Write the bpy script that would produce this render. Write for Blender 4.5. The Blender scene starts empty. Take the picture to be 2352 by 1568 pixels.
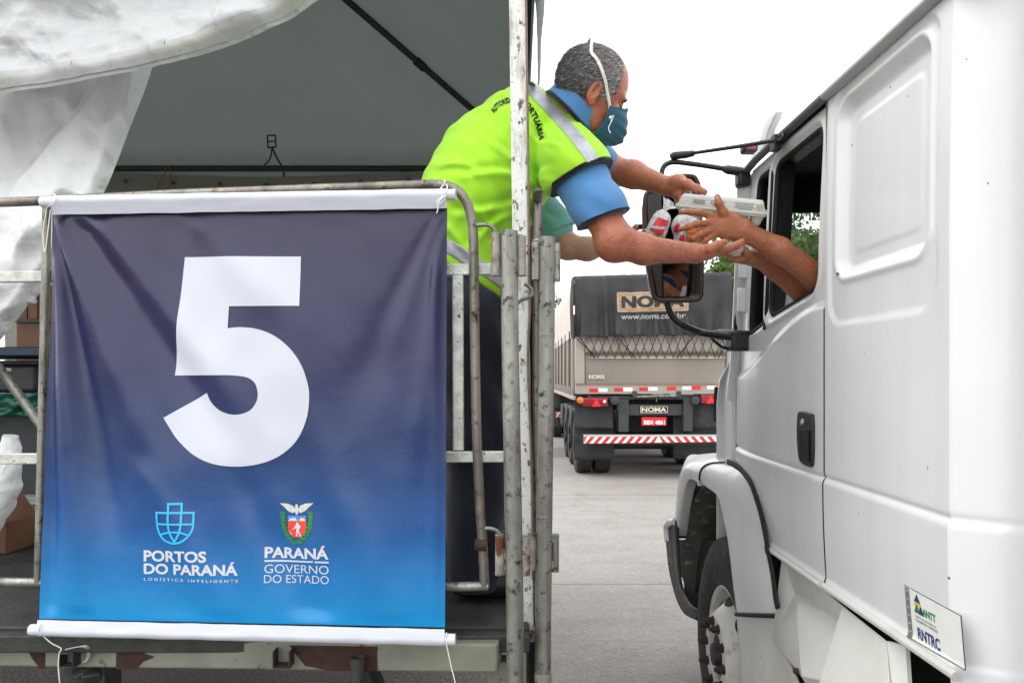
import bpy, bmesh, math, random
import numpy as np
from mathutils import Vector, Matrix, noise
from mathutils.bvhtree import BVHTree

random.seed(7)
R = math.radians
SC = bpy.context.scene
COL = SC.collection

# ------------------------------------------------------------------ camera, world, sun, exposure
F = 1700.0           # focal length, in units of a 2352 px wide frame
H = 1.70             # camera height
CX, CY = 1185.0, 864.0   # where the road's direction (+Y) meets the frame
cam_d = bpy.data.cameras.new('camera'); cam = bpy.data.objects.new('camera', cam_d); COL.objects.link(cam)
cam_d.sensor_width = 36.0; cam_d.lens = F / 2352 * 36
cam_d.shift_x = -(CX - 1176) / 2352; cam_d.shift_y = (CY - 784) / 2352
cam.location = (0, 0, H); cam.rotation_euler = (R(90), 0, 0)
cam_d.clip_start = 0.05; cam_d.clip_end = 2000
SC.camera = cam

W = bpy.data.worlds.new('World'); SC.world = W; W.use_nodes = True
nt = W.node_tree; nt.nodes.clear()
sky = nt.nodes.new('ShaderNodeTexSky'); sky.sky_type = 'NISHITA'; sky.sun_disc = False
SUN_EL, SUN_ROT = R(52), R(-100)
sky.sun_elevation = SUN_EL; sky.sun_rotation = SUN_ROT
sky.air_density = 1.0; sky.dust_density = 1.0; sky.ozone_density = 1.0
hs = nt.nodes.new('ShaderNodeHueSaturation'); hs.inputs['Saturation'].default_value = 0.13
bg = nt.nodes.new('ShaderNodeBackground'); bg.inputs['Strength'].default_value = 0.15
wo = nt.nodes.new('ShaderNodeOutputWorld')
nt.links.new(sky.outputs[0], hs.inputs['Color'])
# a closed cloud deck over the clear sky: thick, nearly even, pale
stc = nt.nodes.new('ShaderNodeTexCoord'); cn = nt.nodes.new('ShaderNodeTexNoise'); cn.inputs['Scale'].default_value = 1.6; cn.inputs['Detail'].default_value = 4
cr = nt.nodes.new('ShaderNodeValToRGB'); cr.color_ramp.elements[0].position = .3; cr.color_ramp.elements[0].color = (7.3, 7.45, 7.7, 1)
cr.color_ramp.elements[1].position = .7; cr.color_ramp.elements[1].color = (8.7, 8.8, 8.9, 1)
nt.links.new(stc.outputs['Generated'], cn.inputs['Vector']); nt.links.new(cn.outputs['Fac'], cr.inputs['Fac'])
cm = nt.nodes.new('ShaderNodeMix'); cm.data_type = 'RGBA'; cm.inputs[0].default_value = .88
nt.links.new(hs.outputs[0], cm.inputs[6]); nt.links.new(cr.outputs[0], cm.inputs[7]); nt.links.new(cm.outputs[2], bg.inputs['Color'])
nt.links.new(bg.outputs[0], wo.inputs['Surface'])

sun_d = bpy.data.lights.new('sun', 'SUN'); sun = bpy.data.objects.new('sun', sun_d); COL.objects.link(sun)
sun_d.energy = 0.5; sun_d.angle = R(28); sun_d.color = (1, 0.975, 0.94)
sd = Vector((math.sin(SUN_ROT) * math.cos(SUN_EL), math.cos(SUN_ROT) * math.cos(SUN_EL), math.sin(SUN_EL)))
sun.rotation_euler = sd.to_track_quat('Z', 'Y').to_euler()
sun.location = sd * 50
vs = SC.view_settings
vs.view_transform = 'Standard'; vs.look = 'None'; vs.gamma = 1; vs.exposure = 1.0
try: vs.use_curve_mapping = False
except Exception: pass

# ------------------------------------------------------------------ geometry helpers
def U(px, py, Y):
    """the point at depth Y seen at a place of the 2352x1568 photograph"""
    return Vector(((px - CX) / F * Y, Y, H - (py - CY) / F * Y))
def S(px, py, X):
    """the same for a point known by its sideways distance X"""
    Y = X * F / (px - CX)
    return Vector((X, Y, H - (py - CY) / F * Y))
def srgb(r, g, b):
    f = lambda c: (c / 12.92 if c <= 0.04045 else ((c + 0.055) / 1.055) ** 2.4)
    return (f(r / 255), f(g / 255), f(b / 255))
def lerp(a, b, t): return a + (b - a) * t
def sstep(a, b, x):
    t = min(1, max(0, (x - a) / (b - a))); return t * t * (3 - 2 * t)
def catmull(pts, n, closed=False):
    pts = [Vector(p) for p in pts]; out = []; m = len(pts)
    segs = m if closed else m - 1
    for i in range(segs):
        if closed: p0, p1, p2, p3 = (pts[(i + k - 1) % m] for k in range(4))
        else: p0, p1, p2, p3 = pts[max(i - 1, 0)], pts[i], pts[i + 1], pts[min(i + 2, m - 1)]
        for j in range(n):
            t = j / n
            out.append(0.5 * ((2 * p1) + (p2 - p0) * t + (2 * p0 - 5 * p1 + 4 * p2 - p3) * t * t + (3 * p1 - p0 - 3 * p2 + p3) * t ** 3))
    if not closed: out.append(pts[-1])
    return out

class MB:
    """collects shapes; build() links them as ONE mesh object"""
    def __init__(s): s.v = []; s.f = []; s.m = []; s.cm = 0
    def raw(s, vs_, fs_):
        o = len(s.v); s.v += [Vector(p) for p in vs_]; s.f += [tuple(o + i for i in f) for f in fs_]; s.m += [s.cm] * len(fs_); return s
    def box(s, lo, hi, M=None):
        lo, hi = Vector(lo), Vector(hi)
        p = [Vector((x, y, z)) for x in (lo.x, hi.x) for y in (lo.y, hi.y) for z in (lo.z, hi.z)]
        if M is not None: p = [M @ q for q in p]
        return s.raw(p, [(0, 1, 3, 2), (4, 6, 7, 5), (0, 4, 5, 1), (2, 3, 7, 6), (0, 2, 6, 4), (1, 5, 7, 3)])
    def bar(s, a, b, w, t, up=(0, 0, 1)):
        a, b = Vector(a), Vector(b); d = (b - a).normalized(); u = Vector(up)
        if abs(d.dot(u)) > 0.95: u = Vector((0, 1, 0))
        x = d.cross(u).normalized(); y = x.cross(d).normalized()
        p = [q + x * sx * w / 2 + y * sy * t / 2 for q in (a, b) for sx, sy in ((-1, -1), (1, -1), (1, 1), (-1, 1))]
        return s.raw(p, [(3, 2, 1, 0), (4, 5, 6, 7), (0, 1, 5, 4), (1, 2, 6, 5), (2, 3, 7, 6), (3, 0, 4, 7)])
    def tube(s, pts, r, n=12, caps=True, flat=1.0, up=None):
        pts = [Vector(p) for p in pts]; m = len(pts)
        rr = r if isinstance(r, (list, tuple)) else [r] * m
        prev = None; vs_ = []
        for i, p in enumerate(pts):
            d = (pts[min(i + 1, m - 1)] - pts[max(i - 1, 0)])
            d = d.normalized() if d.length > 1e-9 else Vector((0, 0, 1))
            if prev is None:
                u = Vector(up) if up else (Vector((0, 0, 1)) if abs(d.z) < 0.9 else Vector((0, 1, 0)))
                prev = (u - d * u.dot(d)).normalized()
            else:
                prev = (prev - d * prev.dot(d)); prev = prev.normalized() if prev.length > 1e-6 else Vector((1, 0, 0))
            w = d.cross(prev)
            for k in range(n):
                a = 2 * math.pi * k / n
                vs_.append(p + (prev * math.cos(a) * flat + w * math.sin(a)) * rr[i])
        fs_ = [(i * n + k, i * n + (k + 1) % n, (i + 1) * n + (k + 1) % n, (i + 1) * n + k) for i in range(m - 1) for k in range(n)]
        if caps: fs_ += [tuple(range(n - 1, -1, -1)), tuple((m - 1) * n + k for k in range(n))]
        return s.raw(vs_, fs_)
    def cyl(s, a, b, r, n=20, caps=True): return s.tube([a, b], r, n, caps)
    def pipe(s, a, b, ro, ri, n=20):
        """an open-ended length of pipe with wall thickness"""
        a, b = Vector(a), Vector(b); d = (b - a).normalized()
        u = Vector((0, 1, 0)) if abs(d.y) < .9 else Vector((1, 0, 0)); u = (u - d * u.dot(d)).normalized(); w = d.cross(u)
        ring = lambda p, r: [p + (u * math.cos(2 * math.pi * k / n) + w * math.sin(2 * math.pi * k / n)) * r for k in range(n)]
        v = ring(a, ro) + ring(b, ro) + ring(b, ri) + ring(a, ri); f = []
        for i in range(4):
            j = (i + 1) % 4
            f += [(i * n + k, i * n + (k + 1) % n, j * n + (k + 1) % n, j * n + k) for k in range(n)]
        return s.raw(v, f)
    def lathe(s, org, axis, up, prof, n=48, closed=False):
        """prof: list of (along axis, radius)"""
        org = Vector(org); ax = Vector(axis).normalized(); u = Vector(up).normalized(); w = ax.cross(u)
        vs_ = [org + ax * a + (u * math.cos(2 * math.pi * k / n) + w * math.sin(2 * math.pi * k / n)) * r for a, r in prof for k in range(n)]
        m = len(prof); rng = range(m if closed else m - 1)
        fs_ = [(i * n + k, i * n + (k + 1) % n, ((i + 1) % m) * n + (k + 1) % n, ((i + 1) % m) * n + k) for i in rng for k in range(n)]
        return s.raw(vs_, fs_)
    def grid(s, fn, nu, nv, keep=None):
        vs_ = [fn(i / nu, j / nv) for j in range(nv + 1) for i in range(nu + 1)]
        fs_ = []
        for j in range(nv):
            for i in range(nu):
                if keep is None or keep((i + .5) / nu, (j + .5) / nv):
                    a = j * (nu + 1) + i; fs_.append((a, a + 1, a + nu + 2, a + nu + 1))
        return s.raw(vs_, fs_)
    def prism(s, pts, off):
        """polygon pts (3D, planar-ish) extruded by vector off"""
        pts = [Vector(p) for p in pts]; n = len(pts); off = Vector(off)
        v = pts + [p + off for p in pts]
        return s.raw(v, [tuple(range(n)), tuple(range(2 * n - 1, n - 1, -1))] + [(i, n + i, n + (i + 1) % n, (i + 1) % n) for i in range(n)])
    def build(s, name, mat, parent=None, smooth=32, bevel=0, solid=0, clean=True, fixn=True, seg=2):
        me = bpy.data.meshes.new(name)
        org = world_loc(parent) if parent else Vector((0, 0, 0))
        me.from_pydata([tuple(p - org) for p in s.v], [], s.f)
        mats = mat if isinstance(mat, (list, tuple)) else [mat]
        for m_ in mats: me.materials.append(m_)
        if len(mats) > 1: me.polygons.foreach_set('material_index', s.m)
        if fixn or clean:
            bm = bmesh.new(); bm.from_mesh(me)
            iso = [v for v in bm.verts if not v.link_faces]
            if iso: bmesh.ops.delete(bm, geom=iso, context='VERTS')
            if fixn: bmesh.ops.recalc_face_normals(bm, faces=bm.faces)
            bm.to_mesh(me); bm.free()
        if smooth:
            me.polygons.foreach_set('use_smooth', [True] * len(me.polygons))
            if smooth < 180: me.set_sharp_from_angle(angle=R(smooth))
        o = bpy.data.objects.new(name, me); COL.objects.link(o)
        if parent: o.parent = parent
        if solid:
            md = o.modifiers.new('thickness', 'SOLIDIFY'); md.thickness = solid; md.offset = 0
        if bevel:
            md = o.modifiers.new('bevel', 'BEVEL'); md.width = bevel; md.segments = seg; md.limit_method = 'ANGLE'; md.angle_limit = R(40)
            md.harden_normals = False
        return o

def world_loc(o):
    p = Vector((0, 0, 0))
    while o: p += Vector(o.location); o = o.parent
    return p
def tag(o, label=None, cat=None, group=None, kind=None):
    if label: o['label'] = label
    if cat: o['category'] = cat
    if group: o['group'] = group
    if kind: o['kind'] = kind
    return o
def thing(name, label, cat, loc=(0, 0, 0), group=None):
    o = bpy.data.objects.new(name, None); COL.objects.link(o); o.location = loc
    o.empty_display_size = 0.1
    return tag(o, label, cat, group)
def copy_tree(o, parent=None):
    c = o.copy(); COL.objects.link(c)
    if parent: c.parent = parent
    for ch in list(o.children): copy_tree(ch, c)
    return c

# ------------------------------------------------------------------ materials
class NG:
    def __init__(s, name):
        s.m = bpy.data.materials.new(name); s.m.use_nodes = True; s.t = s.m.node_tree; s.t.nodes.clear()
        s.out = s.n('ShaderNodeOutputMaterial'); s.b = s.n('ShaderNodeBsdfPrincipled'); s.l(s.b.outputs[0], s.out.inputs['Surface'])
        s.tc = s.n('ShaderNodeTexCoord')
    def n(s, t, **kw):
        x = s.t.nodes.new(t)
        for k, v in kw.items(): setattr(x, k, v)
        return x
    def l(s, a, b): s.t.links.new(a, b)
    def map(s, scale=(1, 1, 1), rot=(0, 0, 0), src='Object'):
        m = s.n('ShaderNodeMapping'); m.inputs['Scale'].default_value = scale; m.inputs['Rotation'].default_value = rot
        s.l(s.tc.outputs[src], m.inputs['Vector']); return m.outputs[0]
    def noise(s, scale, detail=4, rough=.55, vec=None, dist=0):
        x = s.n('ShaderNodeTexNoise'); x.inputs['Scale'].default_value = scale; x.inputs['Detail'].default_value = detail
        x.inputs['Roughness'].default_value = rough; x.inputs['Distortion'].default_value = dist
        s.l(vec if vec is not None else s.tc.outputs['Object'], x.inputs['Vector']); return x.outputs['Fac']
    def ramp(s, fac, stops):
        x = s.n('ShaderNodeValToRGB'); e = x.color_ramp.elements
        while len(e) < len(stops): e.new(0.5)
        for el, (p, c) in zip(e, stops):
            el.position = p; el.color = (c, c, c, 1) if isinstance(c, (int, float)) else (*c, 1)
        s.l(fac, x.inputs['Fac']); return x.outputs['Color']
    def mix(s, fac, a, b, mode='MIX'):
        x = s.n('ShaderNodeMix', data_type='RGBA', blend_type=mode)
        for sock, v in ((x.inputs[0], fac), (x.inputs[6], a), (x.inputs[7], b)):
            if isinstance(v, (int, float)): sock.default_value = v
            elif isinstance(v, tuple): sock.default_value = (*v[:3], 1)
            else: s.l(v, sock)
        return x.outputs[2]
    def math(s, op, a, b=None):
        x = s.n('ShaderNodeMath', operation=op)
        for i, v in enumerate((a, b)):
            if v is None: continue
            if isinstance(v, (int, float)): x.inputs[i].default_value = v
            else: s.l(v, x.inputs[i])
        return x.outputs[0]
    def bump(s, height, strength=.3, dist=.01, prev=None):
        x = s.n('ShaderNodeBump'); x.inputs['Strength'].default_value = strength; x.inputs['Distance'].default_value = dist
        s.l(height, x.inputs['Height'])
        if prev is not None: s.l(prev, x.inputs['Normal'])
        return x.outputs[0]
    def set(s, **kw):
        for k, v in kw.items():
            sock = s.b.inputs[k.replace('_', ' ')]
            if isinstance(v, tuple): sock.default_value = (*v[:3], 1) if sock.type == 'RGBA' else v
            elif isinstance(v, (int, float)): sock.default_value = v
            else: s.l(v, sock)
        return s

def mat(name, col, rough=.5, metal=0, var=.12, vs_=6, bump=0, bs=60, spots=None, coat=0, spec=.5, trans=0, rvar=.12, stretch=(1, 1, 1), sheen=0):
    """principled surface with uneven colour and gloss. spots = (colour, scale, threshold, softness)"""
    g = NG(name); v = g.map(stretch)
    n1 = g.noise(vs_, 5, .6, v)
    dark = tuple(c * (1 - var) for c in col); lite = tuple(min(1, c * (1 + var)) for c in col)
    c = g.ramp(n1, [(.3, dark), (.7, lite)])
    if spots:
        for sp in (spots if isinstance(spots, list) else [spots]):
            n2 = g.noise(sp[1], 6, .65, g.map(sp[4] if len(sp) > 4 else (1, 1, 1)))
            f = g.ramp(n2, [(sp[2], 0), (min(1, sp[2] + sp[3]), 1)])
            c = g.mix(f, c, sp[0])
    g.set(Base_Color=c, Metallic=metal, Specular_IOR_Level=spec)
    g.set(Roughness=g.ramp(g.noise(vs_ * 2.3, 4, .6, v), [(.3, max(.02, rough - rvar)), (.7, min(1, rough + rvar))]))
    if coat: g.set(Coat_Weight=coat, Coat_Roughness=.08)
    if sheen: g.set(Sheen_Weight=sheen)
    if bump: g.set(Normal=g.bump(g.noise(bs, 5, .6, v), bump, .01))
    if trans:
        tr = g.n('ShaderNodeBsdfTranslucent'); mx = g.n('ShaderNodeMixShader'); mx.inputs[0].default_value = trans
        g.l(c, tr.inputs['Color'])
        g.l(g.b.outputs[0], mx.inputs[1]); g.l(tr.outputs[0], mx.inputs[2]); g.l(mx.outputs[0], g.out.inputs['Surface'])
    return g.m

M = {}
M['concrete'] = None
RUST = srgb(70, 43, 33); RUST2 = srgb(70, 38, 29)
def steel(name, col, rust=.66, metal=.75, rough=.42, grime=.56):
    return mat(name, col, rough, metal, .35, 14, .25, 90, [(srgb(60, 58, 52), 38, grime, .12), (srgb(96, 84, 72), 16, .55, .2, (1, 1, .1)), (RUST, 15, rust - .02, .07, (1, 1, .14)), (RUST, 9, rust, .05), (srgb(215, 215, 208), 70, .68, .05)], stretch=(1, 1, .35), rvar=.15)
M['galv'] = steel('galvanised_tube', srgb(150, 150, 142), .70)
M['galv_rusty'] = steel('weathered_tube', srgb(132, 126, 117), .625, .6)
M['galv_flat'] = mat('galvanised_bar', srgb(196, 198, 190), .5, .45, .3, 30, .2, 120, [(srgb(70, 66, 58), 60, .62, .06), (RUST, 12, .74, .05)])
M['white_post'] = mat('peeling_white_paint', srgb(226, 226, 220), .55, 0, .08, 9, .3, 70, [(srgb(92, 88, 78), 55, .575, .05, (1, 1, .45)), (srgb(170, 166, 154), 18, .55, .1, (1, 1, .2)), (RUST2, 5.2, .605, .015), (srgb(120, 116, 104), 120, .63, .05)])
M['clamp'] = mat('rusty_clamp', srgb(150, 146, 138), .6, .45, .3, 25, .3, 90, [(srgb(104, 58, 42), 14, .54, .08), (srgb(72, 44, 34), 30, .6, .06)])
M['dark_steel'] = mat('dark_steel', srgb(62, 64, 60), .6, .4, .3, 20, .2, 80)
M['beam'] = mat('grey_green_paint', srgb(126, 128, 114), .55, .05, .18, 7, .2, 60, [(srgb(60, 56, 48), 34, .66, .03, (1, 1, .5)), (srgb(64, 40, 32), 3.1, .62, .04), (srgb(70, 66, 56), 90, .68, .05)])
M['rust'] = mat('rusty_steel', srgb(58, 35, 29), .8, .1, .35, 14, .4, 60)
M['deck'] = mat('black_deck', srgb(46, 46, 46), .6, 0, .35, 12, .3, 60, [(srgb(110, 108, 102), 24, .66, .1, (.3, 2, 1))])
M['rope'] = mat('white_string', srgb(226, 222, 212), .85, 0, .15, 60)
M['cable'] = mat('brown_cable', srgb(118, 98, 82), .7, 0, .2, 40)
M['plastic_white'] = mat('white_pvc', srgb(210, 210, 214), .38, 0, .03, 8, .05, 80, [(srgb(170, 168, 165), 40, .72, .06)])
M['print_white'] = mat('white_print', srgb(204, 207, 216), .36, 0, .015, 6, 0, 10, [(srgb(190, 192, 205), 90, .76, .04)])
M['cyan'] = mat('cyan_print', srgb(58, 190, 245), .36, 0, .03, 6)
M['green_print'] = mat('green_print', srgb(40, 125, 70), .4, 0, .2, 60)
M['red_print'] = mat('red_print', srgb(226, 64, 52), .4, 0, .05, 20)
M['blue_print'] = mat('blue_print', srgb(62, 130, 215), .4, 0, .05, 20)
M['yellow_print'] = mat('yellow_print', srgb(250, 214, 60), .4, 0, .05, 20)
M['grey_print'] = mat('grey_print', srgb(205, 203, 198), .4, 0, .15, 120)
M['black'] = mat('black_plastic', srgb(30, 30, 32), .42, 0, .2, 18, .08, 200)
M['black_matte'] = mat('black_rubber', srgb(26, 26, 27), .75, 0, .25, 22, .1, 150)
def paint_material(name, col, dirt, chips, rough):
    g = NG(name); n = g.noise(1.3, 2, .5); st = g.noise(2.0, 3, .5, g.map((3, 5, .35)))
    c = g.mix(g.ramp(n, [(.3, 0), (.75, dirt)]), col, srgb(168, 162, 150))
    c = g.mix(g.ramp(st, [(.45, 0), (.8, dirt * .9)]), c, srgb(176, 170, 158))
    c = g.mix(g.ramp(g.noise(34, 2, .5), [(chips, 0), (chips + .008, .85)]), c, srgb(58, 50, 42))
    c = g.mix(g.ramp(g.noise(90, 2, .5), [(chips + .02, 0), (chips + .03, .55)]), c, srgb(90, 78, 64))
    g.set(Base_Color=c, Roughness=g.ramp(st, [(.3, rough), (.8, rough + .14)]), Specular_IOR_Level=.5, Coat_Weight=.35, Coat_Roughness=.1, Normal=g.bump(g.noise(4, 2), .02, .05))
    return g.m
M['paint'] = paint_material('white_truck_paint', srgb(226, 228, 230), .18, .775, .28)
M['paint_dirty'] = paint_material('dusty_white_paint', srgb(218, 218, 213), .5, .745, .4)
M['seam'] = mat('panel_gap', srgb(96, 94, 92), .7, 0, .2, 30)
M['drip'] = mat('grey_drip_rail', srgb(104, 104, 102), .5, 0, .1, 10)
M['skin'] = None

# ------------------------------------------------------------------ text and decals
def text2d(body, bold=0.0, spacing=1.0):
    cu = bpy.data.curves.new('txt', 'FONT'); cu.body = body; cu.size = 1; cu.offset = bold; cu.space_character = spacing
    cu.resolution_u = 4; cu.fill_mode = 'FRONT'
    o = bpy.data.objects.new('txt', cu); COL.objects.link(o)
    dg = bpy.context.evaluated_depsgraph_get(); dg.update()
    me = bpy.data.meshes.new_from_object(o.evaluated_get(dg))
    v = [(p.co.x, p.co.y) for p in me.vertices]; f = [tuple(p.vertices) for p in me.polygons]
    bpy.data.objects.remove(o); bpy.data.curves.remove(cu); bpy.data.meshes.remove(me)
    return v, f
def fit(vf, x0, y0, x1, y1):
    """stretch 2D shape to a rectangle; y0 is where its lower edge goes"""
    v, f = vf; xs = [p[0] for p in v]; ys = [p[1] for p in v]
    a, b, c, d = min(xs), max(xs), min(ys), max(ys)
    return [(x0 + (p[0] - a) / (b - a) * (x1 - x0), y0 + (p[1] - c) / (d - c) * (y1 - y0)) for p in v], f
def shape2d(loops):
    """filled 2D outline(s) as triangles; further loops cut holes"""
    cu = bpy.data.curves.new('shp', 'CURVE'); cu.dimensions = '2D'; cu.fill_mode = 'FRONT'
    for lp in loops:
        sp = cu.splines.new('POLY'); sp.points.add(len(lp) - 1); sp.use_cyclic_u = True
        for q, p in zip(sp.points, lp): q.co = (p[0], p[1], 0, 1)
    o = bpy.data.objects.new('shp', cu); COL.objects.link(o)
    dg = bpy.context.evaluated_depsgraph_get(); dg.update()
    me = bpy.data.meshes.new_from_object(o.evaluated_get(dg))
    v = [(p.co.x, p.co.y) for p in me.vertices]; f = [tuple(p.vertices) for p in me.polygons]
    bpy.data.objects.remove(o); bpy.data.curves.remove(cu); bpy.data.meshes.remove(me)
    return v, f
def dense(vf, step):
    """cut a 2D shape along a square grid so that it can follow a curved surface"""
    v, f = vf; bm = bmesh.new(); vv = [bm.verts.new((p[0], p[1], 0)) for p in v]
    for q in f:
        try: bm.faces.new([vv[i] for i in q])
        except ValueError: pass
    for ax in (0, 1):
        lo = min(p[ax] for p in v); hi = max(p[ax] for p in v); x = math.floor(lo / step) * step + step
        no = (1, 0, 0) if ax == 0 else (0, 1, 0)
        while x < hi:
            co = (x, 0, 0) if ax == 0 else (0, x, 0)
            bmesh.ops.bisect_plane(bm, geom=bm.verts[:] + bm.edges[:] + bm.faces[:], dist=1e-6, plane_co=co, plane_no=no); x += step
    bm.verts.index_update(); bm.verts.ensure_lookup_table()
    out = [(p.co.x, p.co.y) for p in bm.verts], [tuple(q.index for q in fc.verts) for fc in bm.faces]
    bm.free(); return out
def stroke2d(pts, w):
    """an open 2D line as a band of width w"""
    n = len(pts); L = []; Rr = []
    for i in range(n):
        a = Vector(pts[max(0, i - 1)]); b = Vector(pts[min(n - 1, i + 1)]); d = (b - a).normalized(); q = Vector((-d.y, d.x)) * w / 2
        L.append(tuple(Vector(pts[i]) + q)); Rr.append(tuple(Vector(pts[i]) - q))
    return L + Rr, [(i, i + 1, n + i + 1, n + i) for i in range(n - 1)]
def join2d(*vfs):
    v = []; f = []
    for a, b in vfs:
        o = len(v); v += list(a); f += [tuple(o + i for i in q) for q in b]
    return v, f
def decal(vf, fn): return MB().raw([fn(*p) for p in vf[0]], vf[1])

# ------------------------------------------------------------------ implicit surfaces: one continuous skin from many soft-joined pieces
class Sdf:
    def __init__(s, lo, hi, h):
        s.lo = np.array(lo, np.float32); s.h = h; s.d = np.ceil((np.array(hi) - s.lo) / h).astype(int) + 1
        s.g = np.full(tuple(s.d), 1.0, np.float32)
    def _sl(s, lo, hi):
        a = np.clip(np.floor((np.array(lo) - s.lo) / s.h).astype(int), 0, s.d); b = np.clip(np.ceil((np.array(hi) - s.lo) / s.h).astype(int) + 1, 0, s.d)
        if (b <= a).any(): return None, None
        sl = tuple(slice(i, j) for i, j in zip(a, b))
        ax = [s.lo[i] + np.arange(a[i], b[i], dtype=np.float32) * s.h for i in range(3)]
        return sl, np.meshgrid(*ax, indexing='ij', sparse=True)
    def _mix(s, sl, d, k, sub):
        o = s.g[sl]
        if sub:
            hh = np.clip(.5 - .5 * (o + d) / k, 0, 1); s.g[sl] = o * (1 - hh) - d * hh + k * hh * (1 - hh)
        else:
            hh = np.clip(.5 + .5 * (o - d) / k, 0, 1); s.g[sl] = o * (1 - hh) + d * hh - k * hh * (1 - hh)
    def cone(s, a, b, ra, rb=None, k=.02, wide=None, sub=False):
        """tapered capsule; wide = (axis, factor) makes it that much wider along an axis"""
        rb = ra if rb is None else rb; a = np.array(a, np.float32); b = np.array(b, np.float32)
        m = max(ra, rb) * (wide[1] if wide and wide[1] > 1 else 1) + k + 3 * s.h
        sl, P = s._sl(np.minimum(a, b) - m, np.maximum(a, b) + m)
        if sl is None: return s
        ba = b - a; L2 = float(ba @ ba) + 1e-12
        t = np.clip(((P[0] - a[0]) * ba[0] + (P[1] - a[1]) * ba[1] + (P[2] - a[2]) * ba[2]) / L2, 0, 1)
        e = [P[i] - a[i] - t * ba[i] for i in range(3)]
        q = e[0] ** 2 + e[1] ** 2 + e[2] ** 2
        if wide:
            w = np.array(wide[0], np.float32); w = w / np.linalg.norm(w); c = e[0] * w[0] + e[1] * w[1] + e[2] * w[2]
            q = q - c ** 2 + (c / wide[1]) ** 2
        d = np.sqrt(np.maximum(q, 0)) - (ra + (rb - ra) * t)
        s._mix(sl, d, k, sub); return s
    def ell(s, c, r, ax=None, k=.02, sub=False):
        """ellipsoid with radii r along the axes ax (three unit vectors)"""
        c = np.array(c, np.float32); m = max(r) + k + 3 * s.h; sl, P = s._sl(c - m, c + m)
        if sl is None: return s
        A = np.eye(3, dtype=np.float32) if ax is None else np.array([list(v) for v in ax], np.float32)
        e = [P[i] - c[i] for i in range(3)]
        q = [(e[0] * A[i][0] + e[1] * A[i][1] + e[2] * A[i][2]) for i in range(3)]
        n = np.sqrt(sum((q[i] / r[i]) ** 2 for i in range(3))); g = np.sqrt(sum((q[i] / r[i] ** 2) ** 2 for i in range(3)))
        d = n * (n - 1) / np.maximum(g, 1e-6)
        s._mix(sl, d, k, sub); return s
    def cut(s, p, n, k=.004):
        """remove everything on the side the normal n points to"""
        n = np.array(n, np.float32); n = n / np.linalg.norm(n)
        sl, P = s._sl(s.lo, s.lo + s.d * s.h)
        d = (P[0] - p[0]) * n[0] + (P[1] - p[1]) * n[1] + (P[2] - p[2]) * n[2]
        s.g = np.maximum(s.g, d.astype(np.float32)); return s
    def ripple(s, fn):
        sl, P = s._sl(s.lo, s.lo + s.d * s.h); s.g = (s.g + fn(*P)).astype(np.float32); return s
    def mesh(s):
        g = s.g; sg = g < 0
        idx = [(i, j, k) for i in (0, 1) for j in (0, 1) for k in (0, 1)]
        n = [x - 1 for x in g.shape]
        cnt = np.zeros(n, np.int8)
        for i, j, k in idx: cnt += sg[i:i + n[0], j:j + n[1], k:k + n[2]]
        cells = np.argwhere((cnt > 0) & (cnt < 8))
        vid = np.full(n, -1, np.int32); vid[tuple(cells.T)] = np.arange(len(cells))
        val = {c: g[cells[:, 0] + c[0], cells[:, 1] + c[1], cells[:, 2] + c[2]] for c in idx}
        acc = np.zeros((len(cells), 3), np.float32); num = np.zeros(len(cells), np.float32)
        for c in idx:
            for ax in range(3):
                if c[ax] == 0:
                    e = list(c); e[ax] = 1; e = tuple(e); va, vb = val[c], val[e]; m = (va < 0) != (vb < 0)
                    t = np.where(m, va / np.where(m, va - vb, 1), 0)
                    p = np.tile(np.array(c, np.float32), (len(cells), 1)); p[:, ax] += t
                    acc += p * m[:, None]; num += m
        V = (cells + acc / num[:, None]) * s.h + s.lo
        faces = []
        for ax in range(3):
            b, c = (ax + 1) % 3, (ax + 2) % 3
            a0 = [slice(None)] * 3; a1 = [slice(None)] * 3; a0[ax] = slice(0, -1); a1[ax] = slice(1, None)
            x = sg[tuple(a0)] != sg[tuple(a1)]; E = np.argwhere(x)
            E = E[(E[:, b] > 0) & (E[:, c] > 0) & (E[:, b] < n[b]) & (E[:, c] < n[c])]
            if not len(E): continue
            def off(db, dc):
                q = E.copy(); q[:, b] += db; q[:, c] += dc; return vid[tuple(q.T)]
            Q = np.stack([off(-1, -1), off(0, -1), off(0, 0), off(-1, 0)], 1)
            flip = ~sg[tuple(E.T)]; Q[flip] = Q[flip][:, ::-1]
            faces.append(Q[(Q >= 0).all(1)])
        return V, np.concatenate(faces)
    def build(s, name, mt, parent=None, relax=2, fn=None):
        V, Q = s.mesh()
        for _ in range(relax):
            A = np.zeros_like(V); c = np.zeros(len(V), np.float32)
            for i in range(4):
                a, b = Q[:, i], Q[:, (i + 1) % 4]
                np.add.at(A, a, V[b]); np.add.at(A, b, V[a]); np.add.at(c, a, 1); np.add.at(c, b, 1)
            V = V * .5 + A / np.maximum(c, 1)[:, None] * .5
        if fn is not None: V = fn(V)
        org = np.array(world_loc(parent)) if parent else np.zeros(3)
        me = bpy.data.meshes.new(name); me.from_pydata((V - org).tolist(), [], Q.tolist())
        for m_ in (mt if isinstance(mt, (list, tuple)) else [mt]): me.materials.append(m_)
        me.polygons.foreach_set('use_smooth', [True] * len(me.polygons))
        o = bpy.data.objects.new(name, me); COL.objects.link(o)
        if parent: o.parent = parent
        return o
def bvh_of(*objs):
    v = []; f = []
    for o in objs:
        base = len(v); w = world_loc(o); v += [p.co + w for p in o.data.vertices]; f += [tuple(base + i for i in p.vertices) for p in o.data.polygons]
    return BVHTree.FromPolygons(v, f)
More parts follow.
